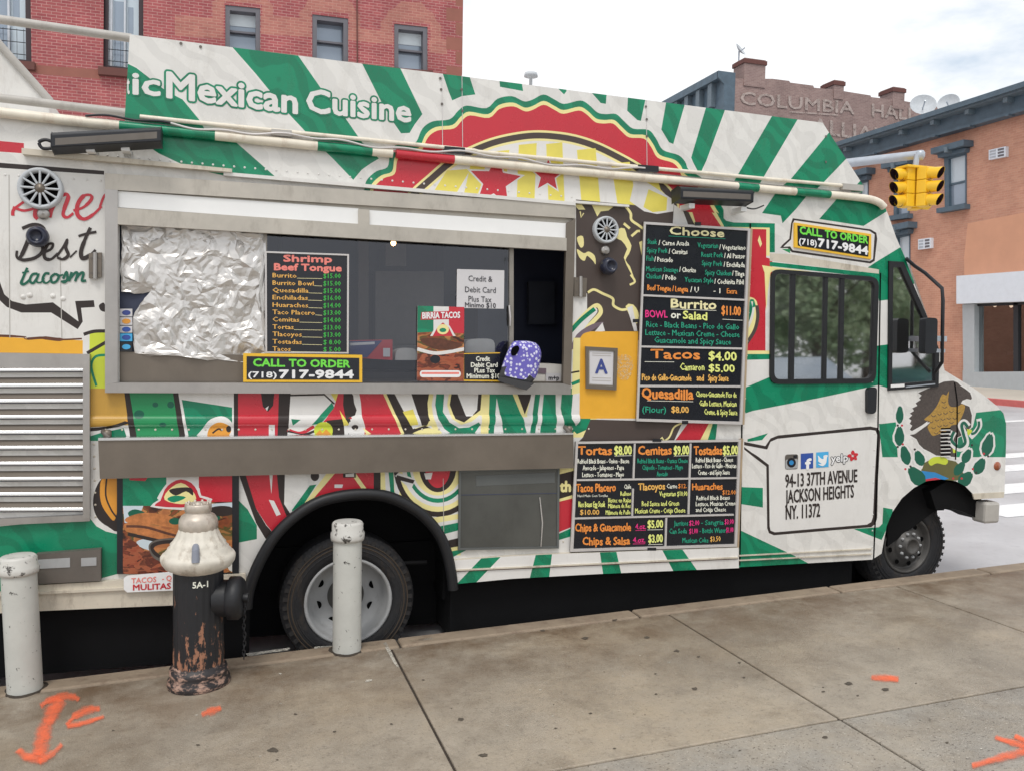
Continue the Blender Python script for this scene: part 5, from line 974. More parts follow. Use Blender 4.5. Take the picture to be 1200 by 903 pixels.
v2(744, 519, 742.5, 560); v2(809.5, 519, 807, 602); v2(742, 572, 741, 604); v2(781, 606, 780, 640)
for a, b in (((676, 561), (864, 558.5)), ((672, 606), (860, 601.5))): strip(fr, a, b, 2, .02, .03, 'board_frame')
plate(fr, [(868.7, 514), (871, 513.5), (866, 641), (864, 641)], .002, .03, 'rust_frame')
for x, y in ((770, 515.5), (764, 643)): plate(fr, [(x-5, y-1.8), (x+5, y-1.8), (x+5, y+1.5), (x-5, y+1.5)], .03, .036, 'black_plastic')
fr.build('frame', b2o)
B3 = MB(); c3 = [(310.5, 294.5), (409, 298), (408.5, 414.5), (311, 414)]; plate(B3, c3, -.02, .0, 'board_black')
def s3(s, x0, y0, x1, h, m, off=.02, sl=.02, **k): tx(B3, s, 300+x0/4, 225+y0/4, 300+x1/4, 225+(y0+(x1-x0)*sl)/4, h/4, m, .002, off, **k)
s3('Shrimp', 130, 326, 355, 30, 'chalk_coral', .05); s3('Beef Tongue', 86, 366, 400, 30, 'chalk_coral', .05)
for (t, pr, wd), y in zip((('Burrito', '$15.00', 112), ('Burrito Bowl', '$15.00', 192), ('Quesadilla', '$15.00', 168), ('Enchiladas', '$16.00', 165), ('Huaraches', '$14.00', 166), ('Taco Placero', '$13.00', 198), ('Cemitas', '$14.00', 124), ('Tortas', '$13.00', 98), ('Tlacoyos', '$13.00', 136), ('Tostadas', '$ 8.00', 136), ('Tacos', '$ 5.00', 84)), (402, 437, 471, 505, 540, 574, 608, 643, 677, 712, 746)):
    s3(t, 78, y-1, 78+wd, 21, 'chalk_amber', .02, res=1); s3(pr, 316, y+3, 397, 22, 'chalk_lgreen', .02, 0, res=1); strip(B3, (300+(80+wd)/4, 225+(y+2)/4), (300+310/4, 225+(y+4)/4), .45, 0, .002, 'chalk_cream')
b3o = B3.build('menu_board', truck); fr = MB(); frame(fr, c3, [(312.5, 296.5), (407, 299.8), (406.5, 412.8), (313, 412)], 0, .008, 'board_frame'); fr.build('frame', b3o)
def callsign(c, i, name, y1, y2, h1, h2, x, d):
    s_ = MB(); plate(s_, c, d-.02, d, 'sign_yellow'); q = Q(i, d+.002); s_.add([(a, YL-d-.002, b) for a, b in q], [tuple(range(4))], 'board_black')
    dd_ = d+.004
    tx(s_, 'CALL. TO ORDER', x[0], y1[0], x[1], y1[1], h1, 'sign_green', dd_, .04); tx(s_, '(718)', x[2], y2[0], x[3], y2[1], h2*.72, 'sign_white', dd_, .03); tx(s_, '717-9844', x[4], y2[1]+.5, x[5], y2[2], h2, 'sign_white', dd_, .05); s_.build('phone_sign', truck)
callsign([(285, 414), (424.5, 416), (424.5, 448), (285, 447.5)], [(289, 417.5), (421, 419.5), (421, 445), (289, 444.5)], 'a', (429, 430.5), (442, 442.3, 442.8), 8.5, 9, (297, 410, 291, 324, 327.5, 414), .055)
callsign([(931, 261), (1021, 274.5), (1021, 304), (931, 290)], [(934.5, 264.5), (1018.5, 277), (1017.5, 301), (935, 288)], 'b', (274, 285.5), (286, 288.5, 298.5), 8.5, 9.2, (937.5, 1017, 936.5, 957, 959, 1017), .012)
# notices taped inside the glass
nt_ = MB(); c = [(535.5, 315.5), (591, 317), (590.5, 362), (535, 361)]; plate(nt_, c, -.022, -.02, 'paper')
for t, x0, x1, y, h in (('Credit &', 549, 577, 329.5, 6.5), ('Debit Card', 545, 581, 342.5, 6.5), ('Plus Tax', 549, 576, 353.5, 6.5), ('Minimo $10', 545, 581, 360, 5.5)): tx(nt_, t, x0, y, x1, y+1, h, 'ink', -.018, .005 if y < 355 else .02)
nt_.build('paper_notice', truck)
nb = MB(); plate(nb, [(543, 414), (586, 413), (586, 447), (543, 446.5)], -.02, -.012, 'sign_yellow'); plate(nb, [(544, 415), (586, 414.2), (586, 445), (544, 444.5)], -.012, -.01, 'board_black')
for t, x0, x1, y in (('Credit', 558, 574, 423), ('Debit Card', 552, 583, 430), ('PLus Tax', 556, 580, 436.5), ('Minimum $10', 547, 586, 443)): tx(nb, t, x0, y, x1, y, 5.2, 'chalk_white', -.008, .03)
nb.build('card_notice', truck)
fy = MB(); c = [(489.5, 358.5), (544, 360), (543.5, 446.5), (488.5, 446)]; plate(fy, c, -.018, -.012, 'paper')
fls = [(gr, [(489, 358), (508, 359), (508, 389), (489, 390)]), (pl_, [(508, 359), (526, 359), (526, 392), (508, 390)]), (red, [(526, 359), (545, 360), (545, 391), (526, 390)]), (red, [(494, 366), (539, 364), (541, 374), (493, 375)]),
 (pl_, [(504, 394), (511, 382), (519, 375.5), (527, 382), (534, 394)]), (red, [(507, 394), (513, 383), (519, 378), (526, 384), (531, 394)]), (cre, ell(519, 386, 7, 6)), (gr, ell(519, 387, 4, 2.5)), ('food_b', [(488, 414), (545, 414), (545, 448), (488, 448)]), (pl_, band(spl([(489, 409), (512, 414), (544, 409)]), 4)), ('wrap_rust', spl([(492, 398), (510, 396), (530, 400), (542, 404), (530, 410), (508, 409)], True, 3)), ('board_black', ell(510, 421, 6, 5)), ('sign_white', rrect([(492, 434), (540, 434), (540, 442), (492, 442)], 4)), ('chalk_coral', [(494, 436), (538, 436), (538, 438.5), (494, 438.5)])]
fy.paint(Q(c, -.010), [], 'food_a', LY(fls, -.010), at(-.010)); tx(fy, 'BIRRIA TACOS', 495, 373.5, 539, 372.5, 7, 'sign_white', -.008, .03); fy.build('food_flyer', truck)

# --- cab: doors seams, windows, handle, mirror
sm = MB()
for pts in ([(878.5, 262), (868.5, 500), (866, 662)], [(1031, 320), (1029, 450), (1027, 560), (1023, 655)], [(1118, 448), (1121, 470), (1121, 505), (1119, 538)]):
    q = [P(x, y, .0015) for x, y in pts]; 
    sm = MB()
    for a, b in zip(q, q[1:]): sm.add([a, b, b+Vector((.012, 0, 0)), a+Vector((.012, 0, 0))], [(0, 1, 2, 3)], 'hole_black')
    sm.build('door_seam', truck)
for a, b in (((866, 650), (1022, 642)), ((866, 655.5), (1022, 648))): sm = MB(); strip(sm, a, b, 1.3, .001, .012, 'truck_dirty'); sm.build('sill_strip', truck)
wd = MB()
outer = rrect([(904, 315), (1030.5, 325), (1026.5, 449), (902.5, 450)], 11); inner = rrect([(908.5, 320), (1025.5, 329.5), (1022, 443.5), (907.5, 444.5)], 8)
frame(wd, outer, inner, -.01, .014, 'black_rubber')
for x0, x1, y0, y1 in ((926.5, 931.5, 321, 446), (965.5, 969.5, 325, 446), (984.5, 989, 326, 446)): plate(wd, [(x0+1, y0), (x1+1, y0), (x1-1, y1), (x0-1, y1)], -.006, .008, 'black_rubber')
dwo = wd.build('door_window', truck); pn = MB(); pn.add([P(x, y, -.004) for x, y in inner], [tuple(range(len(inner)))], 'glass_cab'); pn.build('pane', dwo)
wq = MB(); qi = [(1047, 313), (1055.5, 313.5), (1083, 375), (1096, 413), (1096, 446), (1045.5, 450)]; qo = [(1042, 306), (1059, 307), (1088, 374), (1101, 411), (1101, 449), (1097, 455), (1041, 458)]
qo = [(1042, 306), (1059, 307), (1088, 374), (1101, 411), (1100, 453), (1041, 457.5)]; frame(wq, qo, qi, -.01, .012, 'black_rubber'); plate(wq, [(1044, 450.5), (1060, 449.5), (1060, 453), (1044, 454)], .012, .014, 'diffuser'); strip(wq, (1062, 452.5), (1096, 449), 1.4, .012, .02, 'pole_grey')
qwo = wq.build('quarter_window', truck); pn = MB(); pn.add([P(x, y, -.004) for x, y in qi], [tuple(range(len(qi)))], 'glass_cab'); pn.build('pane', qwo)
ws = MB(); a0, a1 = P(1063, 306, -.02), P(1105, 428, -.02); 
ws.add([a0+Vector((.012, 0, 0)), a1+Vector((.012, 0, 0)), a1+Vector((.012, WID-.04, 0)), a0+Vector((.012, WID-.04, 0))], [(0, 1, 2, 3)], 'glass_cab'); ws.build('windscreen', truck)
hn = MB(); c = rrect([(1017, 454), (1028, 453), (1027, 484), (1017, 485)], 5); plate(hn, c, .002, .03, 'black_plastic'); hn.build('door_handle', truck, bevel=.006)
ag = MB(); ag.tube([P(*q, .02) for q in [(1062, 303), (1072, 312), (1084, 320)]]+[P(1104, 338, .12), P(1105, 352, .14), P(1104, 412, .14), P(1104, 424, .1), P(1096, 436, .02)], .013, 'black_plastic', 10); ao_ = ag.build('mirror_arm', truck)
mr_ = MB(); c = rrect([(1085, 372), (1099, 373), (1098, 414), (1084, 415)], 4); plate(mr_, c, .10, .16, 'black_plastic'); mr_.build('mirror_head', ao_, bevel=.01)
mc = MB(); mc.box(P(1096, 400, .14), P(1106, 394, .11), 'pole_grey'); mc.box(P(1096, 413, .14), P(1104, 409, .11), 'pole_grey'); mc.build('mirror_clamp', ao_)
lm = MB(); lm.lathe([(.033, 0), (.033, -.003), (.030, -.006), (.028, -.006), (.026, -.010), (.001, -.013)], P(1168.5, 545.5, 0), 'amber_lens', 24, 'y'); lm.build('side_marker_lamp', truck)
bvt = MB()
for k in range(8): plate(bvt, [(1103, 501+k*4.4), (1114, 500.6+k*4.4), (1114, 502.6+k*4.4), (1103, 503+k*4.4)], .001, .004, 'hole_black'); strip(bvt, (1103, 503+k*4.4), (1114, 502.6+k*4.4), 1.0, .002, .012, 'truck_white')
bvt.build('bonnet_vent', truck)
# seats, wheel, dash
ct = MB()
sx0, sx1 = P2(950, 450)[0], P2(990, 450)[0]; sz = P2(960, 470)[1]
ct.box((sx0, YL+.35, sz-.1), (sx1+.1, YL+.85, sz+.12), 'cab_grey'); ct.box((sx0-.05, YL+.37, sz+.1), (sx0+.12, YL+.83, sz+.6), 'cab_grey'); ct.build('cab_seat', truck, bevel=.04); ct = MB(); dx0, dx1 = P2(1052, 450)[0], P2(1098, 450)[0]; dz = P2(1070, 448)[1]
ct.box((dx0, YL+.12, dz-.35), (dx1, YL+WID-.12, dz-.02), 'board_black'); ct.build('dashboard', truck, bevel=.05); ct = MB(); ct.tube([(dx0-.1+.05*math.sin(a), YL+1.35+.2*math.cos(a), dz+.08+.2*math.sin(a)) for a in [i*math.pi/10 for i in range(21)]], .015, 'black_plastic', 8)
ct.build('steering_wheel', truck)
nb_ = MB(); plate(nb_, [(1140, 578), (1177, 576), (1176, 582.5), (1142, 584.5)], .002, .012, 'truck_dirty'); nb_.build('bonnet_lip', truck)
# bumper, undercarriage with black blocks added to darken the view beneath
bp = MB(); a = P(1149, 587, -.02); b = P(1165, 611, -.02); bp.box((a.x, YL-.03, b.z), (b.x, YL+.1, a.z), 'pipe_grey'); bp.box((a.x+.03, YL+.1, b.z+.03), (b.x-.01, YL+WID+.03, a.z-.01), 'under_black'); bp.build('front_bumper', truck, bevel=.02)
ch = MB()
xr, xf = P2(408, 703, -.1)[0], P2(1065, 637, -.1)[0]
zf = P2(700, 660)[1]
ch.box((xr-3.0, YL+.5, .22), (xr-.55, YL+1.7, zf+.1), 'under_black'); ch.box((xr-.5, YL+.42, .3), (xf-.2, YL+1.7, zf+.1), 'under_black'); ch.box((xr+.6, YL+.2, .24), (xf-.75, YL+.6, zf+.1), 'under_black'); ch.box((xr-3, YL+1.9, .06), (xf-.5, YL+2.0, zf), 'under_black')  # last box: added on the far side to block light from beyond
ch.box((xr-2.6, YL+.06, .03), (xr-.56, YL+.6, zf), 'under_black'); ch.box((xr+.62, YL+.08, .03), (xf-.52, YL+.7, zf), 'under_black'); ch.box((xf-.7, YL+.42, .05), (xf+.22, YL+1.9, .45), 'under_black')  # low black blocks added so the road under the truck looks unlit
ch.box((xf-.3, YL+.42, .42), (P2(1150, 600)[0], YL+1.75, P2(1100, 570)[1]), 'under_black')
pts = [(1148, 586), (1148, 608), (1132, 600), (1115, 595), (1097, 597), (1090, 575), (1110, 563), (1132, 570)]
ch.prism([P(x, y, -.06) for x, y in pts], (0, .2, 0), 'under_black')
ch.prism([P(x, y, -.14) for x, y in [(1060, 565), (1150, 575), (1150, 600), (1120, 596), (1098, 596), (1040, 640), (1040, 590)]], (0, .1, 0), 'under_black')
ch.tube([(xr, YL+.2, P2(408, 703)[1]), (xr, YL+1.9, P2(408, 703)[1])], .09, 'under_black', 12)
ch.tube([P(452, 660, -.1), P(500, 658, -.1)], .012, 'under_black'); ch.build('chassis_and_dark_fill', truck)
# inner faces of the rear arch
ia = MB(); ia.prism([(xr-.75, YL+.45, .01), (xr+.75, YL+.45, .01), (xr+.75, YL+.45, 1.1), (xr-.75, YL+.45, 1.1)], (0, .03, 0), 'under_black')  # liner extended almost to the ground to shut out the lit road behind
ia.build('arch_liner', truck)
ia = MB(); ia.prism([(xf-.3, YL+.40, .62), (xf+.62, YL+.40, .62), (xf+.62, YL+.40, 1.2), (xf-.3, YL+.40, 1.2)], (0, .03, 0), 'under_black'); ia.build('arch_liner', truck)
def wheel(cx, cz, y, kind, r=.393, rr_=.252):
    e = bpy.data.objects.new('wheel', None); col.objects.link(e); e.parent = truck; e.location = (cx, y, cz)
    t = MB()
    t.lathe([(rr_, .03), (rr_+.008, -.002), (rr_+.03, -.012), (rr_+.08, -.012), (r-.03, -.004), (r-.008, .012), (r, .03), (r, .19), (r-.01, .21), (r-.04, .23), (rr_, .22)], (0, 0, 0), 'tyre', 64, 'y')
    for k in range(84):
        a = 2*math.pi*k/84; c_, s_ = math.cos(a), math.sin(a); a2 = a+.05; c2_, s2_ = math.cos(a2), math.sin(a2)
        t.add([(c_*(r-.035), -.008, s_*(r-.035)), (c2_*(r-.035), -.008, s2_*(r-.035)), (c2_*(r-.001), .02, s2_*(r-.001)), (c_*(r-.001), .02, s_*(r-.001)), (c_*(r+.001), .186, s_*(r+.001)), (c2_*(r+.001), .186, s2_*(r+.001))], [(0, 1, 2, 3), (3, 2, 5, 4)], 'tyre')
    for rr0 in (r-.09, r-.068, r-.048): t.lathe([(rr0, -.0125), (rr0+.004, -.016), (rr0+.008, -.0125)], (0, 0, 0), 'tyre_ring' if rr0 > r-.07 and kind == 'rear' else 'tyre', 64, 'y')
    for k in range(44):
        a = 2*math.pi*k/44; c_, s_ = math.cos(a), math.sin(a); a2 = a+.07; c2_, s2_ = math.cos(a2), math.sin(a2)
        t.add([(c_*(r-.041), -.0135, s_*(r-.041)), (c2_*(r-.041), -.0135, s2_*(r-.041)), (c2_*(r-.015), -.011, s2_*(r-.015)), (c_*(r-.015), -.011, s_*(r-.015))], [(0, 1, 2, 3)], 'tyre_lug')
    t.build('tyre', e)
    q = MB()
    if kind == 'rear':
        q.lathe([(rr_-.002, .02), (rr_+.006, -.002), (rr_-.004, -.008), (rr_-.014, .0), (rr_-.02, .03), (rr_-.03, .12), (rr_-.05, .14), (.14, .155), (.11, .14), (.10, .125), (.055, .12), (.05, .06), (.04, .05), (.001, .05)], (0, 0, 0), 'rim_white', 48, 'y', mats=['rim_white']*8+['rim_dark']*5)
        for k in range(8):
            a = 2*math.pi*(k+.4)/8; q.disc((math.cos(a)*.175, .147, math.sin(a)*.175), .026, 'hole_black', 16)
    else:
        q.lathe([(rr_-.002, .02), (rr_+.006, -.002), (rr_-.004, -.01), (rr_-.014, -.002), (rr_-.022, .03), (rr_-.035, .04), (rr_-.05, .03), (.125, .005), (.112, -.004), (.11, -.024), (.072, -.028), (.066, -.055), (.05, -.062), (.044, -.05), (.001, -.05)], (0, 0, 0), 'rim_dark', 48, 'y')
        for k in range(8):
            a = 2*math.pi*(k+.3)/8; q.disc((math.cos(a)*.148, .010, math.sin(a)*.148), .019, 'hole_black', 16)
        for k in range(10):
            a = 2*math.pi*k/10; q.lathe([(.011, -.022), (.011, -.040), (.001, -.044)], (math.cos(a)*.091, 0, math.sin(a)*.091), 'rim_white', 8, 'y')
    q.build('rim', e)
zr = P2(408, 703, -.05)[1]; zfw = P2(1065, 637, -.05)[1]
wheel(P2(408, 703, -.08)[0], P2(408, 703, -.08)[1], YL+.06, 'rear'); wheel(P2(1064, 638, -.15)[0], P2(1064, 638, -.15)[1], YL+.16, 'front', .365, .212)
for cx, cz in ((P2(408, 703, -.1)[0], zr), (P2(1065, 637, -.1)[0], zfw)):
    t = MB(); t.lathe([(.05, 0), (.393, 0), (.393, .22), (.05, .22)], (0, 0, 0), 'tyre', 40, 'y'); o = t.build('tyre', truck); o.location = (cx, YL+WID-.25, cz)
mv = MB(); mv.lathe([(.012, -.3), (.012, .03), (.05, .035), (.045, .06), (.001, .07)], P(622, 96, -.9), 'dish_grey', 20); mv.build('roof_vent', truck)

# --- things at the serving hatch (not part of the truck)
bag = MB(); c = spl([(600, 402), (608, 399.5), (620, 400), (629, 403), (634, 412), (633, 424), (629, 440), (624, 447), (618, 452), (600, 449), (585, 444), (588, 430), (592, 418)], True, 4)
def wp_(x, y, d): return TM @ P(x, y, d)
def bagsheet(d, sc_): 
    return [wp_(607+(x-607)*sc_, 427+(y-427)*sc_, d) for x, y in c]
rings = [bagsheet(.03, .8), bagsheet(.04, .97), bagsheet(.08, 1.0), bagsheet(.115, .93), bagsheet(.13, .7)]
n_ = len(c)
for i in range(4):
    bag.add(rings[i]+rings[i+1], [(k, (k+1) % n_, (k+1) % n_+n_, k+n_) for k in range(n_)], ['bag_dark' if c[k][1] > 440-(c[k][0]-607)*-.25-2 else 'polka' for k in range(n_)], True)
bag.add(rings[4], [tuple(range(n_))], 'polka', True)
bago = bag.build('cloth_bag', loc=wp_(607, 448, .06)); tag(bago, 'violet cloth bag with white spots and dark base hanging over the serving sill', 'bag')
dk_ = MB(); dk_.prism([wp_(x, y, .133) for x, y in [(585, 441), (626, 449), (617, 457), (583, 446)]], wp_(600, 440, .04)-wp_(600, 440, .133), 'bag_dark'); dk_.build('base', bago).matrix_parent_inverse = Matrix.Translation(-wp_(607, 448, .06))
ho = MB(); q = spl([(600, 408), (606, 405), (608, 409), (604, 416), (599, 416)], True, 4); ho.prism([wp_(x, y, .128) for x, y in q], (0, -.008, 0), 'hole_black'); ho.build('handle_slot', bago).matrix_parent_inverse = Matrix.Translation(-wp_(607, 448, .06))
bx = MB(); bx.prism([wp_(x, y, -.05) for x, y in [(408, 399), (460, 398), (460, 422), (408, 419)]], (0, .1, 0), 'box_red'); bx.prism([wp_(x, y, -.048) for x, y in [(408, 400), (448, 399), (430, 419), (408, 417)]], (0, -.001, 0), 'box_blue'); bx.prism([wp_(x, y, -.048) for x, y in [(449, 408), (457, 408), (457, 418), (449, 418)]], (0, -.001, 0), 'paper')
bx.prism([wp_(x, y, -.047) for x, y in [(410, 402), (439, 400.5), (439, 403.5), (410, 405)]], (0, -.001, 0), 'paper')
tag(bx.build('carton', loc=wp_(434, 420, -.05)), 'red and blue printed carton standing behind the serving glass', 'box')
for i, (x0, x1, y0, y1) in enumerate(((463, 489, 409, 422), (545, 580, 398, 413))):
    cl_ = MB(); q = spl([(x0, y1), (x0+2, y0+2), ((x0+x1)/2, y0-1), (x1-2, y0+1), (x1, y1)], n=4); cl_.prism([wp_(x, y, -.1) for x, y in q], (0, .12, 0), 'cloth_white')
    tag(cl_.build('cloth', loc=wp_(x0, y1, -.1), bevel=.01), ('folded white cloth beside the carton behind the glass', 'white towel lying behind the small card notice')[i], 'cloth')
cs = MB(); cs.prism([wp_(x, y, -.12) for x, y in [(624, 426), (658, 427), (658, 449), (624, 449)]], (0, .25, 0), 'cloth_white'); cs.prism([wp_(x, y, -.118) for x, y in [(628, 431), (640, 431.5), (640, 438), (628, 437.5)]], (0, -.002, 0), 'wrap_purple'); cs.prism([wp_(x, y, -.10) for x, y in [(640, 437), (657, 437.5), (657, 448), (640, 448)]], (0, .01, 0), 'paper')
tmp = TM
v_, f_ = glyphs('m+p', .03, 2)
text(cs, 'm+p', wp_(643, 445, -.098), wp_(655, 445, -.098), wp_(643, 440, -.098), 'ink', .04)
tag(cs.build('counter_unit', loc=wp_(640, 449, -.12)), 'small white unit with a printed label just inside the open serving bay', 'counter unit')
# ------------------------------------------------------------------ hydrant and bollards
mat('win_pane', (150, 162, 176), .12, metal=.25, gain=1.0, var=.06, vscale=1)  # pale reflection of the sky put into the pane colour
mat('win_sash', (196, 200, 206), .5, gain=1.05)
mat('shop_pane', (40, 42, 46), .08, gain=1, var=.2, vscale=.8)
mat('shop_goods', (120, 96, 84), .8, var=.5, vscale=7)
def base_at(x, y):
    p = on(walk_z, x, y); return p, depth(p)/F
p, s = base_at(233, 808); p.z -= .004
dh_ = Vector((p.x, p.y, 0)).normalized(); p = p+dh_*.09; s = depth(p)/F*.962
hy = empty('fire_hydrant', p, 'old fire hydrant with black barrel and white bonnet on the pavement before the truck', 'fire hydrant')
def H(px): return px*s
b_ = MB(); zb0 = H(0)
b_.lathe([(H(36), 0), (H(37), H(4)), (H(36), H(9)), (H(33), H(13)), (H(34), H(17)), (H(33), H(23)), (H(30.5), H(24)), (H(29), H(28))], (0, 0, 0), 'hyd_base', 56, 'z', wob=.01); b_.build('base', hy)
b_ = MB(); prof = [(H(29), H(26)), (H(28.5), H(60)), (H(28.5), H(100)), (H(28.5), H(145))]
n_ = 96; vs = []
for r_, h_ in prof:
    for k in range(n_):
        a = 2*math.pi*k/n_; rr = r_*(1+.018*(1 if (k//2) % 2 else 0)); vs.append((rr*math.cos(a), rr*math.sin(a), h_))
b_.add(vs, [(i*n_+k, i*n_+(k+1) % n_, (i+1)*n_+(k+1) % n_, (i+1)*n_+k) for i in range(3) for k in range(n_)], 'hyd_black', True)
fwd = Vector((-p.x, -p.y, 0)).normalized(); sdv = Vector((-fwd.y, fwd.x, 0))
if sdv.x < 0: sdv = -sdv
rad = H(30)
def onb(u, v): 
    a = u/rad; return fwd*math.cos(a)*rad+sdv*math.sin(a)*rad+Vector((0, 0, v))
v_, f_ = glyphs('5A-1', .025, 2); mxx = max(a for a, b in v_)
b_.add([onb((a/mxx-.5)*H(18)+H(2), H(127)+b/CAPH*H(7)) for a, b in v_], f_, 'chalk_white'); b_.build('barrel', hy)
b_ = MB(); zt_ = H(146)
n_ = 96; prof = [(H(27), H(140)), (H(31), H(142)), (H(38), H(146)), (H(42), H(152)), (H(43), H(156)), (H(43), H(159)), (H(41), H(162)), (H(38.5), H(163)), (H(38), H(165)), (H(35.5), H(167.5)), (H(35), H(169.5)), (H(32), H(172)), (H(31.5), H(174)), (H(28), H(178)), (H(25), H(183)), (H(23), H(188)), (H(21.5), H(192))]; vs = []
for i_, (r_, h_) in enumerate(prof):
    for k in range(n_):
        a = 2*math.pi*k/n_; rr = r_*(1+(.03 if (k//3) % 2 and i_ > 11 else 0)+.004*math.sin(3*a+i_)); vs.append((rr*math.cos(a), rr*math.sin(a), h_))
b_.add(vs, [(i_*n_+k, i_*n_+(k+1) % n_, (i_+1)*n_+(k+1) % n_, (i_+1)*n_+k) for i_ in range(len(prof)-1) for k in range(n_)], 'hyd_white', True)
bo = b_.build('bonnet', hy)
for k in range(32):
    pass
b_ = MB(); b_.lathe([(H(21.5), H(190)), (H(22.5), H(192)), (H(22.7), H(198)), (H(22), H(203)), (H(19), H(208)), (H(15), H(210.5)), (H(14), H(211.5)), (H(15.5), H(213)), (H(15.5), H(220)), (H(14.5), H(222)), (H(11), H(222)), (H(10), H(217)), (H(6), H(217)), (H(5), H(223)), (.001, H(224))], (0, 0, 0), 'hyd_silver', 48, 'z', wob=.008)
for k in range(10):
    a = 2*math.pi*k/10; b_.lathe([(H(1.5), 0), (H(1.5), H(4)), (.001, H(4.4))], (H(13.5)*math.cos(a), H(13.5)*math.sin(a), H(220)), 'hyd_silver', 6)
b_.build('cap', hy)
b_ = MB(); c0 = fwd*H(38)+sdv*H(-1)+Vector((0, 0, H(168))); c1 = fwd*H(46)+sdv*H(-1)+Vector((0, 0, H(166)))
b_.tube([fwd*H(24)+sdv*H(-3)+Vector((0, 0, H(176))), fwd*H(33)+sdv*H(-3)+Vector((0, 0, H(174))), fwd*H(38)+sdv*H(-3)+Vector((0, 0, H(169)))], [H(4.4), H(4.2), H(4.2)], 'pot_grey', 12); b_.tube([fwd*H(38)+sdv*H(-3)+Vector((0, 0, H(174))), fwd*H(40.5)+sdv*H(-3)+Vector((0, 0, H(160)))], [H(4.2), H(4.8)], 'pot_grey', 12); b_.build('bonnet_lug', hy, bevel=.004)
ax = (sdv*.93+fwd*.25).normalized(); b_ = MB()
def around(a0, r_): return a0, r_
q0 = Vector((0, 0, H(106)))
b_.tube([q0+ax*H(20), q0+ax*H(34), q0+ax*H(36), q0+ax*H(37), q0+ax*H(48), q0+ax*H(52), q0+ax*H(53)], [H(22), H(22), H(22), H(26), H(26), H(23), H(14)], 'iron_black', 28)
b_.tube([q0+ax*H(52), q0+ax*H(59)], H(6), 'iron_black', 6); b_.build('hose_outlet', hy)
chn = MB()
for k in range(13):
    c = q0+ax*H(54)+Vector((0, 0, -H(8)-H(5.4)*k))+sdv*H(.6)*math.sin(k); o1 = sdv if k % 2 else fwd
    chn.tube([c+o1*H(1.6)*math.cos(a)+Vector((0, 0, H(3.4)*math.sin(a))) for a in [i*math.pi/5 for i in range(11)]], H(.8), 'iron_black', 5, False)
chn.build('chain', hy)

def bollard(x, y, hpx, w, cw, ch, label, tilt=(0, 0)):
    p, s = base_at(x, y); p = p+Vector((p.x, p.y, 0)).normalized()*w*s*.4; s = depth(p)/F; p.z = walk_z(p.x, p.y)
    e = empty('bollard', p, label, 'bollard', 'steel pipe bollards at the kerb'); e.rotation_euler = (tilt[0], tilt[1], 0)
    r = w*s/2; h = hpx*s; m = MB(); m.lathe([(r*1.0, -.02), (r*1.005, .02), (r, h*.3), (r, h*.7), (r, h-ch*s*.7)], (0, 0, 0), 'bollard_chip', 40); m.lathe([(r*1.25, -.001), (r*1.2, .004), (r, .007)], (0, 0, 0), 'joint', 24, wob=.1); m.build('post', e)
    m = MB(); rc = cw*s/2; m.lathe([(r, h-ch*s), (rc*.97, h-ch*s), (rc, h-ch*s*.85), (rc, h-ch*s*.6), (rc*.93, h-ch*s*.5), (rc*.92, h-ch*s*.1), (rc*.86, h), (rc*.8, h+.004), (rc*.3, h-.002), (.001, h-.003)], (0, 0, 0), 'bollard_top', 40, wob=.006); m.build('cap', e)
    return e
bollard(29.5, 813, 159, 37.5, 43, 20, 'white pipe bollard nearest the left edge, in front of the louvred vent', (R(0), R(-2.0)))
bollard(406.5, 766, 152, 33, 39, 21, 'white pipe bollard with dark paint chips standing in front of the rear wheel', (0, 0))

# ------------------------------------------------------------------ left brick building across the street
YB = 24.0
def B(x, y, d=0): return atY(x, y, YB-d)
def B2_(x, y): q = B(x, y); return (q.x, q.z)
bl_ = empty('brick_building', B(300, 430), 'red brick building with brownstone trim rising behind the truck at left', 'building')
bl_.location.z = road_z(bl_.location.x, 0); BO = Vector(bl_.location)
def bbuild(mb, name, parent=bl_, **k):
    mb.v = [tuple(Vector(v)-BO) for v in mb.v]; return mb.build(name, parent, **k)
WINS = [([(-22, -60), (35, -54), (37, 76), (-22, 70)], 'tall'), ([(122, -44), (168, -40), (168, 86), (121, 81)], 'tall'), ([(264, 6), (305, 10), (305, 64), (264, 60)], 'sash'), ([(366, 17), (408, 22), (408, 76), (366, 72)], 'sash'), ([(462, 28), (501, 32), (501, 86), (462, 82)], 'sash')]
xl, xr_ = B2_(-420, 300)[0], B2_(541.5, 100)[0]; zl = road_z(0, 0)-.3; zh = B2_(300, -190)[1]
wl = MB()
BS = 'brownstone'; bands = []
for a, b, y0a, y0b, hh in ((205, 262, 18, 22, 24), (306, 365, 18, 22, 22), (408, 461, 32, 38, 15), (503, 524, 45, 47, 17)): bands.append(('brick_pale', [(a, y0a), (b, y0b), (b, y0b+hh), (a, y0a+hh)]))
bands += [('brick_pale', [(205, -60), (540, -30), (540, 2), (470, -2), (400, -6), (300, -14), (205, -30)])]
for cx, y in ((285, 6), (387, 17), (482, 29)):
    st_ = [(cx-36, y+24), (cx-36, y-3), (cx-30, y-8), (cx-27, y-16), (cx-20, y-19), (cx-12, y-27), (cx+12, y-26), (cx+18, y-18), (cx+26, y-13), (cx+29, y-5), (cx+35, y+1), (cx+35, y+28), (cx+23, y+26), (cx+22, y-1), (cx-22, y-4), (cx-23, y+22)]
    bands.append(('brick_pale', st_))
for k, y in enumerate(range(-110, 140, 17)):
    x0 = 523 if k % 2 else 534; bands.append((BS, [(x0, y), (545, y+2.4), (545, y+17.4), (x0, y+15)]))
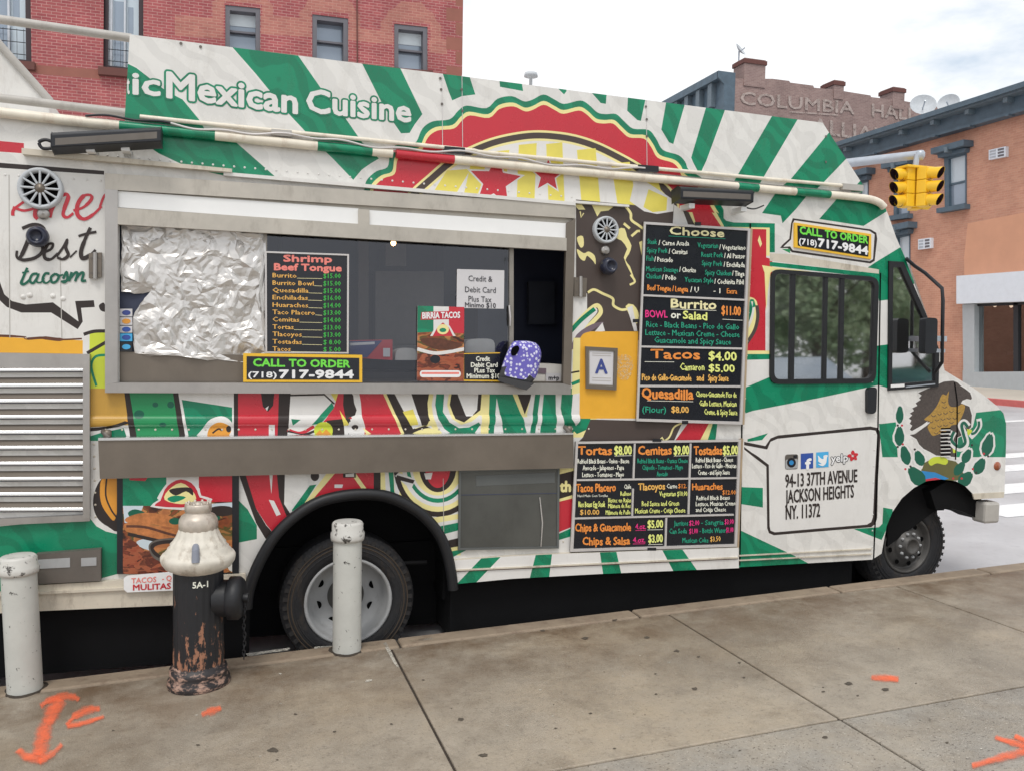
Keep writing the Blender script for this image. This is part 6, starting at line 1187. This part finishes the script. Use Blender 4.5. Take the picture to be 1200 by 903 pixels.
bands += [(BS, [(-420, 30), (44, 74), (44, 86), (-420, 40)]), (BS, [(40, 76), (118, 82), (118, 93), (44, 87)]), (BS, [(150, 88), (541, 150), (541, 162), (150, 99)])]
wl.paint([(xl, zl), (xr_, zl), (xr_, zh), (xl, zh)], [[B2_(*q) for q in wq_] for wq_, _ in WINS], 'brick_red', [(m, [B2_(*q) for q in p_]) for m, p_ in bands], lambda u, v: (u, YB, v))
wl.add([(xr_, YB, zl), (xr_, YB+14, zl), (xr_, YB+14, zh), (xr_, YB, zh)], [(0, 1, 2, 3)], 'brick_orange'); wl.add([(xl, YB, zh), (xr_, YB, zh), (xr_, YB+14, zh), (xl, YB+14, zh)], [(0, 1, 2, 3)], 'brownstone'); wl.add([(xl, YB+14, zl), (xr_, YB+14, zl), (xr_, YB+14, zh), (xl, YB+14, zh)], [(0, 1, 2, 3)], 'brick_orange'); wl.add([(xl, YB, zl), (xl, YB+14, zl), (xl, YB+14, zh), (xl, YB, zh)], [(0, 1, 2, 3)], 'brick_orange')
bbuild(wl, 'wall')
def lerp4(c, u, v):
    a = Vector(c[0])*(1-u)+Vector(c[1])*u; b = Vector(c[3])*(1-u)+Vector(c[2])*u; return tuple(a*(1-v)+b*v)
def bplate(mb, pts, d0, d1, m): q = [B(x, y) for x, y in pts]; mb.prism([(v.x, YB-d1, v.z) for v in q], (0, d1-d0, 0), m)
for c, kind in WINS:
    f_ = MB(); fm = 'win_dark' if kind == 'tall' else 'win_frame'; i_ = [lerp4(c, .13 if kind == 'sash' else .1, .1 if kind == 'sash' else .04), lerp4(c, .87, .1 if kind == 'sash' else .04), lerp4(c, .87, .95), lerp4(c, .13 if kind == 'sash' else .1, .95)]
    for k in range(4):
        a, b, cc, d_ = c[k], c[(k+1) % 4], i_[(k+1) % 4], i_[k]; bplate(f_, [a, b, cc, d_], -.35, -.02 if kind == 'sash' else -.12, fm)
    if kind == 'sash':
        bplate(f_, [lerp4(i_, 0, .46), lerp4(i_, 1, .46), lerp4(i_, 1, .51), lerp4(i_, 0, .51)], -.3, -.16, 'win_frame')
        if c[0][0] != 366: bplate(f_, [lerp4(i_, 0, 0), lerp4(i_, 1, 0), lerp4(i_, 1, .3), lerp4(i_, 0, .3)], -.3, -.29, 'blind')
    else:
        bplate(f_, [lerp4(i_, .5, 0), lerp4(i_, .56, 0), lerp4(i_, .56, 1), lerp4(i_, .5, 1)], -.3, -.2, 'win_sash'); bplate(f_, [lerp4(i_, 0, 0), lerp4(i_, .12, 0), lerp4(i_, .12, 1), lerp4(i_, 0, 1)], -.3, -.2, 'win_sash')
        for k in range(6): bplate(f_, [lerp4(i_, .05+.18*k, .7), lerp4(i_, .06+.18*k, .7), lerp4(i_, .06+.18*k, 1), lerp4(i_, .05+.18*k, 1)], -.1, -.085, 'board_black')
        for k in (0, .12, .24): bplate(f_, [lerp4(i_, 0, .71+k), lerp4(i_, 1, .71+k), lerp4(i_, 1, .717+k), lerp4(i_, 0, .717+k)], -.1, -.085, 'board_black')
    wo = bbuild(f_, 'window'); pn = MB(); bplate(pn, [lerp4(i_, -.01, 0), lerp4(i_, 1, 0), lerp4(i_, 1, 1), lerp4(i_, -.01, 1)], -.34, -.31, 'win_pale' if kind == 'tall' else 'win_pane')  # opaque panes, reflected sky given by their pale tones
    if kind == 'tall': bplate(pn, [lerp4(i_, .62, .35), lerp4(i_, .8, .35), lerp4(i_, .8, .62), lerp4(i_, .62, .62)], -.31, -.305, 'win_pane'); bplate(pn, [lerp4(i_, .16, .3), lerp4(i_, .48, .3), lerp4(i_, .48, 1), lerp4(i_, .16, 1)], -.31, -.305, 'win_pane')
    bbuild(pn, 'pane', wo)
    sl_ = MB(); o_ = 3; bplate(sl_, [(c[3][0]-5, c[3][1]-1), (c[2][0]+5, c[2][1]-1), (c[2][0]+5, c[2][1]+8), (c[3][0]-5, c[3][1]+8)], -.1, .16, 'brown_dark'); bbuild(sl_, 'sill', wo)
dp = MB(); dp.tube([B(418, -60, .06), B(419, 130, .06)], .02, 'brown_dark', 6); bbuild(dp, 'downpipe')

# ------------------------------------------------------------------ right street wall: orange building and the ghost-sign building
pb = on(road_z, 1130, 452, .15); XR = pb.x
pk = on(road_z, 1187, 476); XK = pk.x
fpv = MB(); 
def sbox(mb, x0, x1, y0, y1, t, m):
    v = [(x, y, road_z(x, 0)+h) for h in (-.3, t) for x, y in ((x0, y0), (x1, y0), (x1, y1), (x0, y1))]
    mb.add(v, [(0, 3, 2, 1), (4, 5, 6, 7), (0, 1, 5, 4), (1, 2, 6, 5), (2, 3, 7, 6), (3, 0, 4, 7)], m)
sbox(fpv, XK, XK+.18, -60, 90, .16, 'kerb_red'); sbox(fpv, XK+.183, XR+.3, -60, 90, .155, 'concrete_far')
tag(fpv.build('far_pavement'), kind='structure')
far2 = MB(); sbox(far2, -80, xr_+3, YB-3.2, YB+.2, .16, 'concrete_far'); tag(far2.build('opposite_pavement'), kind='structure')
def C(x, y, d=0): return atX(x, y, XR-d)
def C2(x, y): q = C(x, y); return (q.y, q.z)
yfar = C2(985, 200)[0]; corner = atX(861, 90, XR); YG = corner.y; ztop = corner.z
ro_ = empty('corner_building', (XR, (yfar+8)/2, road_z(XR, 0)+.15), 'orange brick corner building with dark bracketed cornice and white shopfront at right', 'building'); RO_ = Vector(ro_.location)
def rb(mb, name, parent=ro_, **k): mb.v = [tuple(Vector(v)-RO_) for v in mb.v]; return mb.build(name, parent, **k)
def cplate(mb, pts, d0, d1, m): q = [C(x, y) for x, y in pts]; mb.prism([(XR-d1, v.y, v.z) for v in q], (d1-d0, 0, 0), m)
y0_, z1_ = C2(1330, 70)[0], C2(1100, 141)[1]; zb_ = RO_.z-.4
ztopc = C2(1100, 136)[1]
CW = [([(1107, 186), (1133, 179), (1133, 241), (1108, 246)]), ([(1048, 203), (1066, 199), (1066, 252), (1048, 255)]), ([(1049, 278), (1067, 274), (1067, 330), (1049, 332)]), ([(1006, 214), (1018, 211), (1018, 262), (1006, 265)])]
SHOP = [(1129, 324), (1345, 310), (1345, 438), (1130.5, 438)]
wl = MB()
wl.paint([(y0_, zb_), (YG, zb_), (YG, ztopc), (y0_, ztopc)], [[C2(*q) for q in w_] for w_ in CW]+[[C2(*q) for q in SHOP]], 'brick_orange', [('facade_patch', [C2(*q) for q in [(1134, 262), (1345, 222), (1345, 318), (1130, 330), (1130, 300)]]), ('shop_grey', [C2(*q) for q in [(1128, 434), (1345, 434), (1345, 480), (1128, 470)]])], lambda u, v: (XR, u, v))
wl.add([(XR, y0_, zb_), (XR+18, y0_, zb_), (XR+18, y0_, ztopc), (XR, y0_, ztopc)], [(0, 1, 2, 3)], 'brick_brown'); wl.add([(XR, y0_, ztopc), (XR+18, y0_, ztopc), (XR+18, YG, ztopc), (XR, YG, ztopc)], [(0, 1, 2, 3)], 'cornice'); wl.add([(XR+18, y0_, zb_), (XR+18, YG, zb_), (XR+18, YG, ztopc), (XR+18, y0_, ztopc)], [(0, 1, 2, 3)], 'brick_brown_side')
rb(wl, 'wall')
cn_ = MB(); zc = C2(1100, 140)[1]; zu = C2(990, 172)[1]
# heights of the cornice from the photograph's top and bottom edges
zt1 = (C2(990, 172)[1]+C2(1195, 106)[1])/2; zt0 = (C2(1000, 188)[1]+C2(1195, 139)[1])/2; hC = zt1-zt0
for z0, z1, d_, m in ((zt1-.22*hC, zt1, .75, 'cornice'), (zt1-.30*hC, zt1-.22*hC, .62, 'cornice_light'), (zt0+.12*hC, zt1-.30*hC, .28, 'cornice'), (zt0, zt0+.12*hC, .36, 'cornice')): cn_.box((XR-d_, y0_, z0), (XR+.1, YG-.02, z1), m)
yy = y0_+.6
while yy < YG: cn_.box((XR-.55, yy, zt1-.52*hC), (XR-.2, yy+.16, zt1-.31*hC), 'cornice_light'); cn_.box((XR-.45, yy+.02, zt0-.06*hC), (XR-.2, yy+.14, zt0+.02*hC), 'cornice'); yy += 1.45
rb(cn_, 'cornice')
for k, c in enumerate(CW):
    f_ = MB(); i_ = [lerp4(c, .2, .03), lerp4(c, .95, .03), lerp4(c, .95, .95), lerp4(c, .2, .95)]
    for j in range(4): cplate(f_, [c[j], c[(j+1) % 4], i_[(j+1) % 4], i_[j]], -.14, .03, 'cornice')
    cplate(f_, [lerp4(i_, 0, .52), lerp4(i_, 1, .52), lerp4(i_, 1, .56), lerp4(i_, 0, .56)], -.1, -.04, 'cornice')
    wo = rb(f_, 'window'); pn = MB(); cplate(pn, [lerp4(i_, -.02, 0), lerp4(i_, 1, 0), lerp4(i_, 1, .54), lerp4(i_, -.02, .54)], -.12, -.08, 'win_pale'); cplate(pn, [lerp4(i_, -.02, .55), lerp4(i_, 1, .55), lerp4(i_, 1, 1), lerp4(i_, -.02, 1)], -.12, -.08, 'win_pane'); rb(pn, 'pane', wo)
    l_ = MB(); x0, x1 = c[0][0], c[1][0]; ya, yb = c[0][1], c[1][1]; sl = (yb-ya)/(x1-x0)
    cplate(l_, [(x0-5, ya-5-5*sl), (x1+8, yb-5+8*sl), (x1+8, yb-12+8*sl), (x0-5, ya-12-5*sl)], 0, .42, 'cornice'); cplate(l_, [(x0-2, ya), (x1+3, yb), (x1+4, yb-5), (x0-3, ya-5)], 0, .22, 'cornice'); xm, ym = (x0+x1)/2, (ya+yb)/2; cplate(l_, [(xm-1, ym-2), (xm+2, ym-2.5), (xm+2.6, ym-9), (xm-1.6, ym-8.5)], .22, .46, 'cornice_light'); rb(l_, 'lintel', wo)
    l_ = MB(); ya, yb = c[3][1], c[2][1]; cplate(l_, [(x0-3, ya-1), (x1+4, yb-1.5), (x1+4, yb+4), (x0-3, ya+4.5)], 0, .25, 'cornice'); rb(l_, 'sill', wo)
for c in ([(1162, 176.5), (1182, 172), (1182, 184), (1162, 188)], [(1079, 281), (1094, 279), (1094, 291), (1079, 293)]):
    a_ = MB(); cplate(a_, c, 0, .12, 'shop_white')
    for u in (.06, .54):
        for v in (.1, .4, .7): cplate(a_, [lerp4(c, u, v), lerp4(c, u+.36, v), lerp4(c, u+.36, v+.2), lerp4(c, u, v+.2)], .12, .125, 'pole_grey' if u < .3 else 'win_frame')
    rb(a_, 'air_conditioner')
sf = MB(); cplate(sf, [(1129, 324), (1345, 308), (1345, 349), (1129, 356.5)], -.02, .3, 'shop_white'); so_ = rb(sf, 'shop_fascia', bevel=.02)
sf = MB(); cplate(sf, [(1130, 357), (1144, 356.5), (1144, 438), (1131, 438)], -.25, .08, 'shop_grey'); cplate(sf, [(1186, 355), (1191.5, 355), (1191.5, 437), (1186, 437)], -.2, -.05, 'shop_dark'); cplate(sf, [(1144, 356.5), (1345, 349), (1345, 352), (1144, 359)], -.25, -.05, 'shop_dark'); cplate(sf, [(1131, 436), (1345, 434), (1345, 470), (1131, 456)], -.3, .1, 'shop_grey'); cplate(sf, [(1260, 352), (1266, 352), (1266, 437), (1260, 437)], -.2, -.05, 'shop_dark'); rb(sf, 'shop_frame')
sp_ = MB(); q = [C(x, y) for x, y in [(1144, 357), (1345, 350), (1345, 437), (1144, 437)]]; sp_.add([(XR+.12, v.y, v.z) for v in q], [(0, 1, 2, 3)], 'glass_shop'); rb(sp_, 'shop_pane')
si = MB(); q = [C(x, y) for x, y in [(1120, 356), (1360, 346), (1360, 440), (1120, 440)]]
si.add([(XR+5, v.y-1, v.z) for v in q]+[(XR+.3, v.y, v.z) for v in q], [(0, 1, 2, 3), (3, 2, 6, 7), (0, 3, 7, 4), (0, 1, 5, 4)], 'shop_dark')
random.seed(5)
for k in range(60):
    q0_ = C(1146+random.random()*180, 436-random.random()*42); w_ = .15+random.random()*.35; h_ = .12+random.random()*.5; dx = .8+random.random()*3
    si.box((XR+dx, q0_.y, q0_.z), (XR+dx+.4, q0_.y+w_, q0_.z+h_), random.choice(['shop_goods', 'shop_dark', 'vent_box', 'shop_dark', 'rim_white', 'win_frame']))
rb(si, 'shop_interior')
for x, y in ((1148, 358.5), (1166, 357.5), (1185, 358)):
    l_ = MB(); c = atX(x, y+1, XR+.9); l_.lathe([(.001, .05), (.05, .03), (.05, -.02), (.001, -.05)], c, 'shop_lamp', 10); rb(l_, 'ceiling_lamp')
# ghost-sign building
go = empty('ghost_sign_building', (XR+10, YG, road_z(XR, 0)), 'tall brown brick building with faded painted lettering beyond the corner building', 'building'); GO = Vector(go.location)
def gb(mb, name, parent=go, **k): mb.v = [tuple(Vector(v)-GO) for v in mb.v]; return mb.build(name, parent, **k)
def Gp(x, y, d=0): return atY(x, y, YG-d)
xg1 = Gp(1125, 130).x
tp = [(861, 92), (878, 92.5), (905, 92.5), (925, 95), (926, 97), (953, 100.5), (954, 103), (976, 105), (1020, 112), (1021, 114), (1056, 118), (1090, 124), (1120, 128), (1200, 137)]
wl = MB(); o_ = [(Gp(x, y).x, Gp(x, y).z) for x, y in tp]; xe = o_[-1][0]
wl.paint([(XR, zb_), (xe, zb_)]+o_[::-1]+[(XR, o_[0][1])], [], 'brick_brown', [], lambda u, v: (u, YG, v))
wl.add([(XR, YG, zb_), (XR, YG+26, zb_), (XR, YG+26, o_[0][1]-.8), (XR, YG, o_[0][1]-.8)], [(0, 1, 2, 3)], 'brick_brown_side'); wl.add([(XR, YG, o_[0][1]-.5), (xe, YG, o_[-1][1]-.6), (xe, YG+26, o_[-1][1]-.6), (XR, YG+26, o_[0][1]-.5)], [(0, 1, 2, 3)], 'cornice')
k_ = .04
def gt(s_, x0, y0, x1, y1, h): text(wl, s_, Gp(x0, y0, k_), Gp(x1, y1, k_), Gp(x0, y0-h, k_), 'ghost_paint', .02)
gt('COLUMBIA', 868, 122, 1001, 134, 14.5); gt('HALL', 1022, 136.5, 1074, 141.5, 14.5); gt('ALLIANCE', 952, 155, 1075, 174, 17)
q = [Gp(x, y, k_) for x, y in [(925, 130.5), (982, 134), (982, 136), (925, 132)]]; wl.add(q, [(0, 1, 2, 3)], 'ghost_paint'); gb(wl, 'wall')
for x0, x1, y0, y1 in ((872, 896, 68, 94), (977, 988, 94, 108), (1046, 1059, 102, 120)):
    c_ = MB(); a, b = Gp(x0, y0), Gp(x1, y1); c_.box((a.x, YG-.05, b.z-.4), (b.x, YG+.9, a.z), 'brick_brown'); c_.box((a.x-.06, YG-.1, a.z-.25), (b.x+.06, YG+.96, a.z-.05), 'brown_dark'); gb(c_, 'chimney')
c_ = MB(); 
za = atX(851, 80, XR-.8).z; c_.box((XR-.95, YG-.0, za-.35), (XR+.02, YG+26, za), 'cornice'); c_.box((XR-.6, YG+.04, za-1.9), (XR+.02, YG+26, za-.35), 'cornice'); c_.box((XR-.75, YG+.02, za-2.2), (XR+.02, YG+26, za-1.9), 'cornice')
for k in range(22): c_.box((XR-.85, YG+.7+k*1.15, za-1.5), (XR-.6, YG+1.05+k*1.15, za-.36), 'cornice_light')
c_.prism([(XR, YG-.06, za-.0), (XR-.95, YG-.06, za), (XR-.95, YG-.06, za-.3), (XR-.6, YG-.06, za-.6), (XR-.6, YG-.06, za-1.8), (XR-.45, YG-.06, za-2.4), (XR, YG-.06, za-2.6)], (0, .1, 0), 'cornice'); gb(c_, 'cornice')
# satellite dishes and aerials
def dish(x, y, Y, r, label, face=(-.6, -.7, .4), pole=1.0):
    p = atY(x, y, Y); e = empty('satellite_dish', p-Vector((0, 0, pole)), label, 'satellite dish', 'satellite dishes on the roofs')
    m = MB(); prof = [(r*k/6, r*.35*(k/6)**2) for k in range(7)]; m.lathe([(max(.001, a), b) for a, b in prof], (0, 0, 0), 'dish_grey', 20)
    o = m.build('reflector', e); o.location = (0, 0, pole); o.rotation_euler = Vector(face).to_track_quat('Z', 'Y').to_euler()
    m = MB(); m.tube([(0, 0, -.6), (0, 0, pole)], .04, 'pole_grey', 6); m.build('mast', e)
    m = MB(); m.tube([(0, 0, pole-.2*r), Vector(face)*r*1.2+Vector((0, 0, pole-.3*r))], .03, 'pole_grey', 6); m.build('feed_arm', e)
dish(1081, 126, YG-4, .58, 'grey satellite dish on the roof edge just above the dark cornice', (-.5, -.75, .45)); dish(1112, 123.5, YG-5, .48, 'second smaller satellite dish right of the big one above the cornice', (-.75, -.5, .35)); dish(866, 60, YG+1, .36, 'little satellite dish on a mast left of the corner chimney', (.4, -.6, .5), 1.6)

# ------------------------------------------------------------------ traffic signal
ps_ = ray(1071, 222); ps_ = CAM+ps_*15.0
tsg = empty('traffic_signal', (ps_.x, ps_.y, road_z(ps_.x, 0)), 'yellow traffic signal hanging from a grey mast arm in front of the orange building', 'traffic signal'); TO = Vector(tsg.location)
def ts(mb, name, parent=tsg, **k): mb.v = [tuple(Vector(v)-TO) for v in mb.v]; return mb.build(name, parent, **k)
sc_ = 15/1000
end = CAM+ray(1078, 181.5)*15.0; pdir = CAM+ray(955, 196)*16.2
pg = Vector((pdir.x, pdir.y, road_z(pdir.x, 0)))
m = MB(); m.tube([pdir+(pdir-end)*.02, end], [.085, .075], 'pole_grey', 14); m.lathe([(.001, -.10), (.06, -.09), (.085, -.03), (.085, .03), (.06, .07), (.001, .08)], end, 'pole_grey', 16); ts(m, 'mast_arm')
m = MB(); m.tube([pg, pg+Vector((0, 0, .3)), pdir+Vector((0, 0, .6))], [.14, .11, .09], 'pole_grey', 16); ts(m, 'pole')
m = MB(); hang = CAM+ray(1072.5, 192)*15.0; m.tube([end+(hang-end)*.0+Vector((-.06, 0, 0)), hang+Vector((0, 0, -.1))], .05, 'pole_grey', 10); ts(m, 'hanger')
top = hang; H3 = 46*sc_
right = _r0; tow = -_f0
def head(off, yaw, label=None):
    d = (right*math.sin(yaw)+tow*math.cos(yaw)).normalized(); sx = Vector((-d.y, d.x, 0)); c = top+off; m = MB()
    hw = .115; m_ = []
    for k in range(3):
        zc_ = c.z-.10-H3/3*(k+.5)+.02
        pts = [c+sx*a+d*b for a, b in ((-hw, -.1), (hw, -.1), (hw, .07), (-hw, .07))]; z0, z1 = zc_-H3/6*.97, zc_+H3/6*.97
        m.add([(q.x, q.y, z0) for q in pts]+[(q.x, q.y, z1) for q in pts], [(0, 3, 2, 1), (4, 5, 6, 7), (0, 1, 5, 4), (1, 2, 6, 5), (2, 3, 7, 6), (3, 0, 4, 7)], 'signal_yellow')
    ho_ = ts(m, 'signal_head', bevel=.012)
    for k in range(3):
        zc_ = c.z-.10-H3/3*(k+.5)+.02; o = Vector((c.x, c.y, zc_))
        v = MB(); n = 18; r_ = .098; ring = []
        for t, rr, dz in ((.06, r_*1.04, 0), (.16, r_, -.008), (.27, r_*.96, -.018)):
            ring.append([o+d*(t+.05*(math.sin(2*math.pi*j/n) if t > .2 else 0))+sx*rr*math.cos(2*math.pi*j/n)+Vector((0, 0, dz+rr*math.sin(2*math.pi*j/n))) for j in range(n)])
        for a in range(2): v.add(ring[a]+ring[a+1], [(j, (j+1) % n, (j+1) % n+n, j+n) for j in range(n)], 'signal_yellow', True)
        v.add([q-d*.12 for q in ring[2]], [tuple(range(n))], 'signal_dark'); v.add([q+d*.0 for q in [o+(q-o)*.98 for q in ring[1]]]+[o+(q-o)*.975 for q in ring[2]], [(j, (j+1) % n, (j+1) % n+n, j+n) for j in range(n)], 'signal_dark', True)
        ts(v, 'visor', ho_)
head(right*-.16+tow*.02, R(-70)); head(right*.13+tow*.12, R(38)); head(right*.14+tow*-.24, R(84))
m = MB(); m.box(top+Vector((-.28, -.14, -.10)), top+Vector((.30, .16, -.055)), 'signal_yellow'); m.tube([top+Vector((0, 0, -.08)), top+Vector((0, 0, -H3-.06))], .045, 'signal_yellow', 10); ts(m, 'bracket', bevel=.01)

# ------------------------------------------------------------------ what the cab glass mirrors: trees and a car behind the camera
def tree(x, y, h, seed, label):
    random.seed(seed); z0 = road_z(x, 0); e = empty('street_tree', (x, y, z0), label, 'tree', 'trees across the side street')
    t = MB(); t.tube([(0, 0, 0), (.05, 0, h*.25), (-.05, .1, h*.5), (.1, 0, h*.8)], [.16, .13, .09, .04], 'bark', 8)
    for k in range(5): a = k*1.26; t.tube([(0, 0, h*(.25+.08*k)), (math.cos(a)*h*.12, math.sin(a)*h*.12, h*(.4+.08*k)), (math.cos(a)*h*.24, math.sin(a)*h*.24, h*(.5+.08*k))], [.06, .04, .015], 'bark', 6)
    t.build('trunk', e); c = MB()
    for k in range(64):
        a = random.uniform(0, 6.28); rr = h*.33*math.sqrt(random.random()); zc_ = h*random.uniform(.22, 1); rr *= 1.1-abs(zc_/h-.55); cc = Vector((math.cos(a)*rr, math.sin(a)*rr, zc_)); mm_ = random.choice(['leaf_a', 'leaf_b', 'leaf_a'])
        for q in range(120):
            v = Vector((random.gauss(0, 1), random.gauss(0, 1), random.gauss(0, .8)))*h*.055+cc; s1_ = Vector((random.gauss(0, 1), random.gauss(0, 1), random.gauss(0, 1))).normalized()*.11; s2_ = s1_.cross(Vector((random.gauss(0, 1), random.gauss(0, 1), random.gauss(0, 1)))).normalized()*.065
            c.add([v-s1_, v+s2_, v+s1_, v-s2_], [(0, 1, 2, 3)], mm_)
    c.build('crown', e)
for i, (x, y, h) in enumerate([(9.5, -11, 5.5), (13, -13, 6.5), (16.5, -11.5, 6), (20.5, -14, 7), (25, -13, 7), (28, -19, 8), (33, -25, 9), (24, -21, 8), (39, -29, 9), (18, -17, 7)]): tree(x, y, h, 40+i, 'leafy street tree mirrored in the cab windows')
def parked(x_, y_, paint_, lab):
    cz = road_z(x_, 0); car = empty('parked_car', (x_, y_, cz), lab, 'car', 'cars parked across the street, mirrored in the cab glass')
    prof = [(-2.2, .35), (-2.25, .7), (-1.9, .9), (-1.2, .95), (-.6, 1.42), (.9, 1.45), (1.5, 1.0), (2.1, .9), (2.25, .6), (2.2, .35)]
    m = MB(); m.prism([(a, -.85, b) for a, b in prof[:4]+[(1.5, 1.0)]+prof[7:]], (0, 1.7, 0), paint_); m.build('body', car, bevel=.06)
    m = MB(); a0 = [(-1.15, -.82, .96), (1.45, -.82, .98), (1.45, .82, .98), (-1.15, .82, .96)]; a1 = [(-.6, -.62, 1.42), (.85, -.62, 1.45), (.85, .62, 1.45), (-.6, .62, 1.42)]; m.add(a0+a1, [(4, 5, 6, 7)], paint_); m.add(a0+a1, [(0, 1, 5, 4), (1, 2, 6, 5), (2, 3, 7, 6), (3, 0, 4, 7)], 'glass_house'); m.build('cabin', car)
    for sx_ in (-1.4, 1.4):
        for sy_ in (-.86, .68):
            m = MB(); m.lathe([(.001, 0), (.2, 0), (.22, .02), (.32, .02), (.32, .18), (.001, .18)], (sx_, sy_, .32), 'tyre', 28, 'y'); m.build('wheel', car)
parked(11.2, -6, 'car_paint', 'dark parked car mirrored in the cab door window')
parked(19.2, -8.5, 'car_teal', 'teal parked car mirrored in the quarter window')
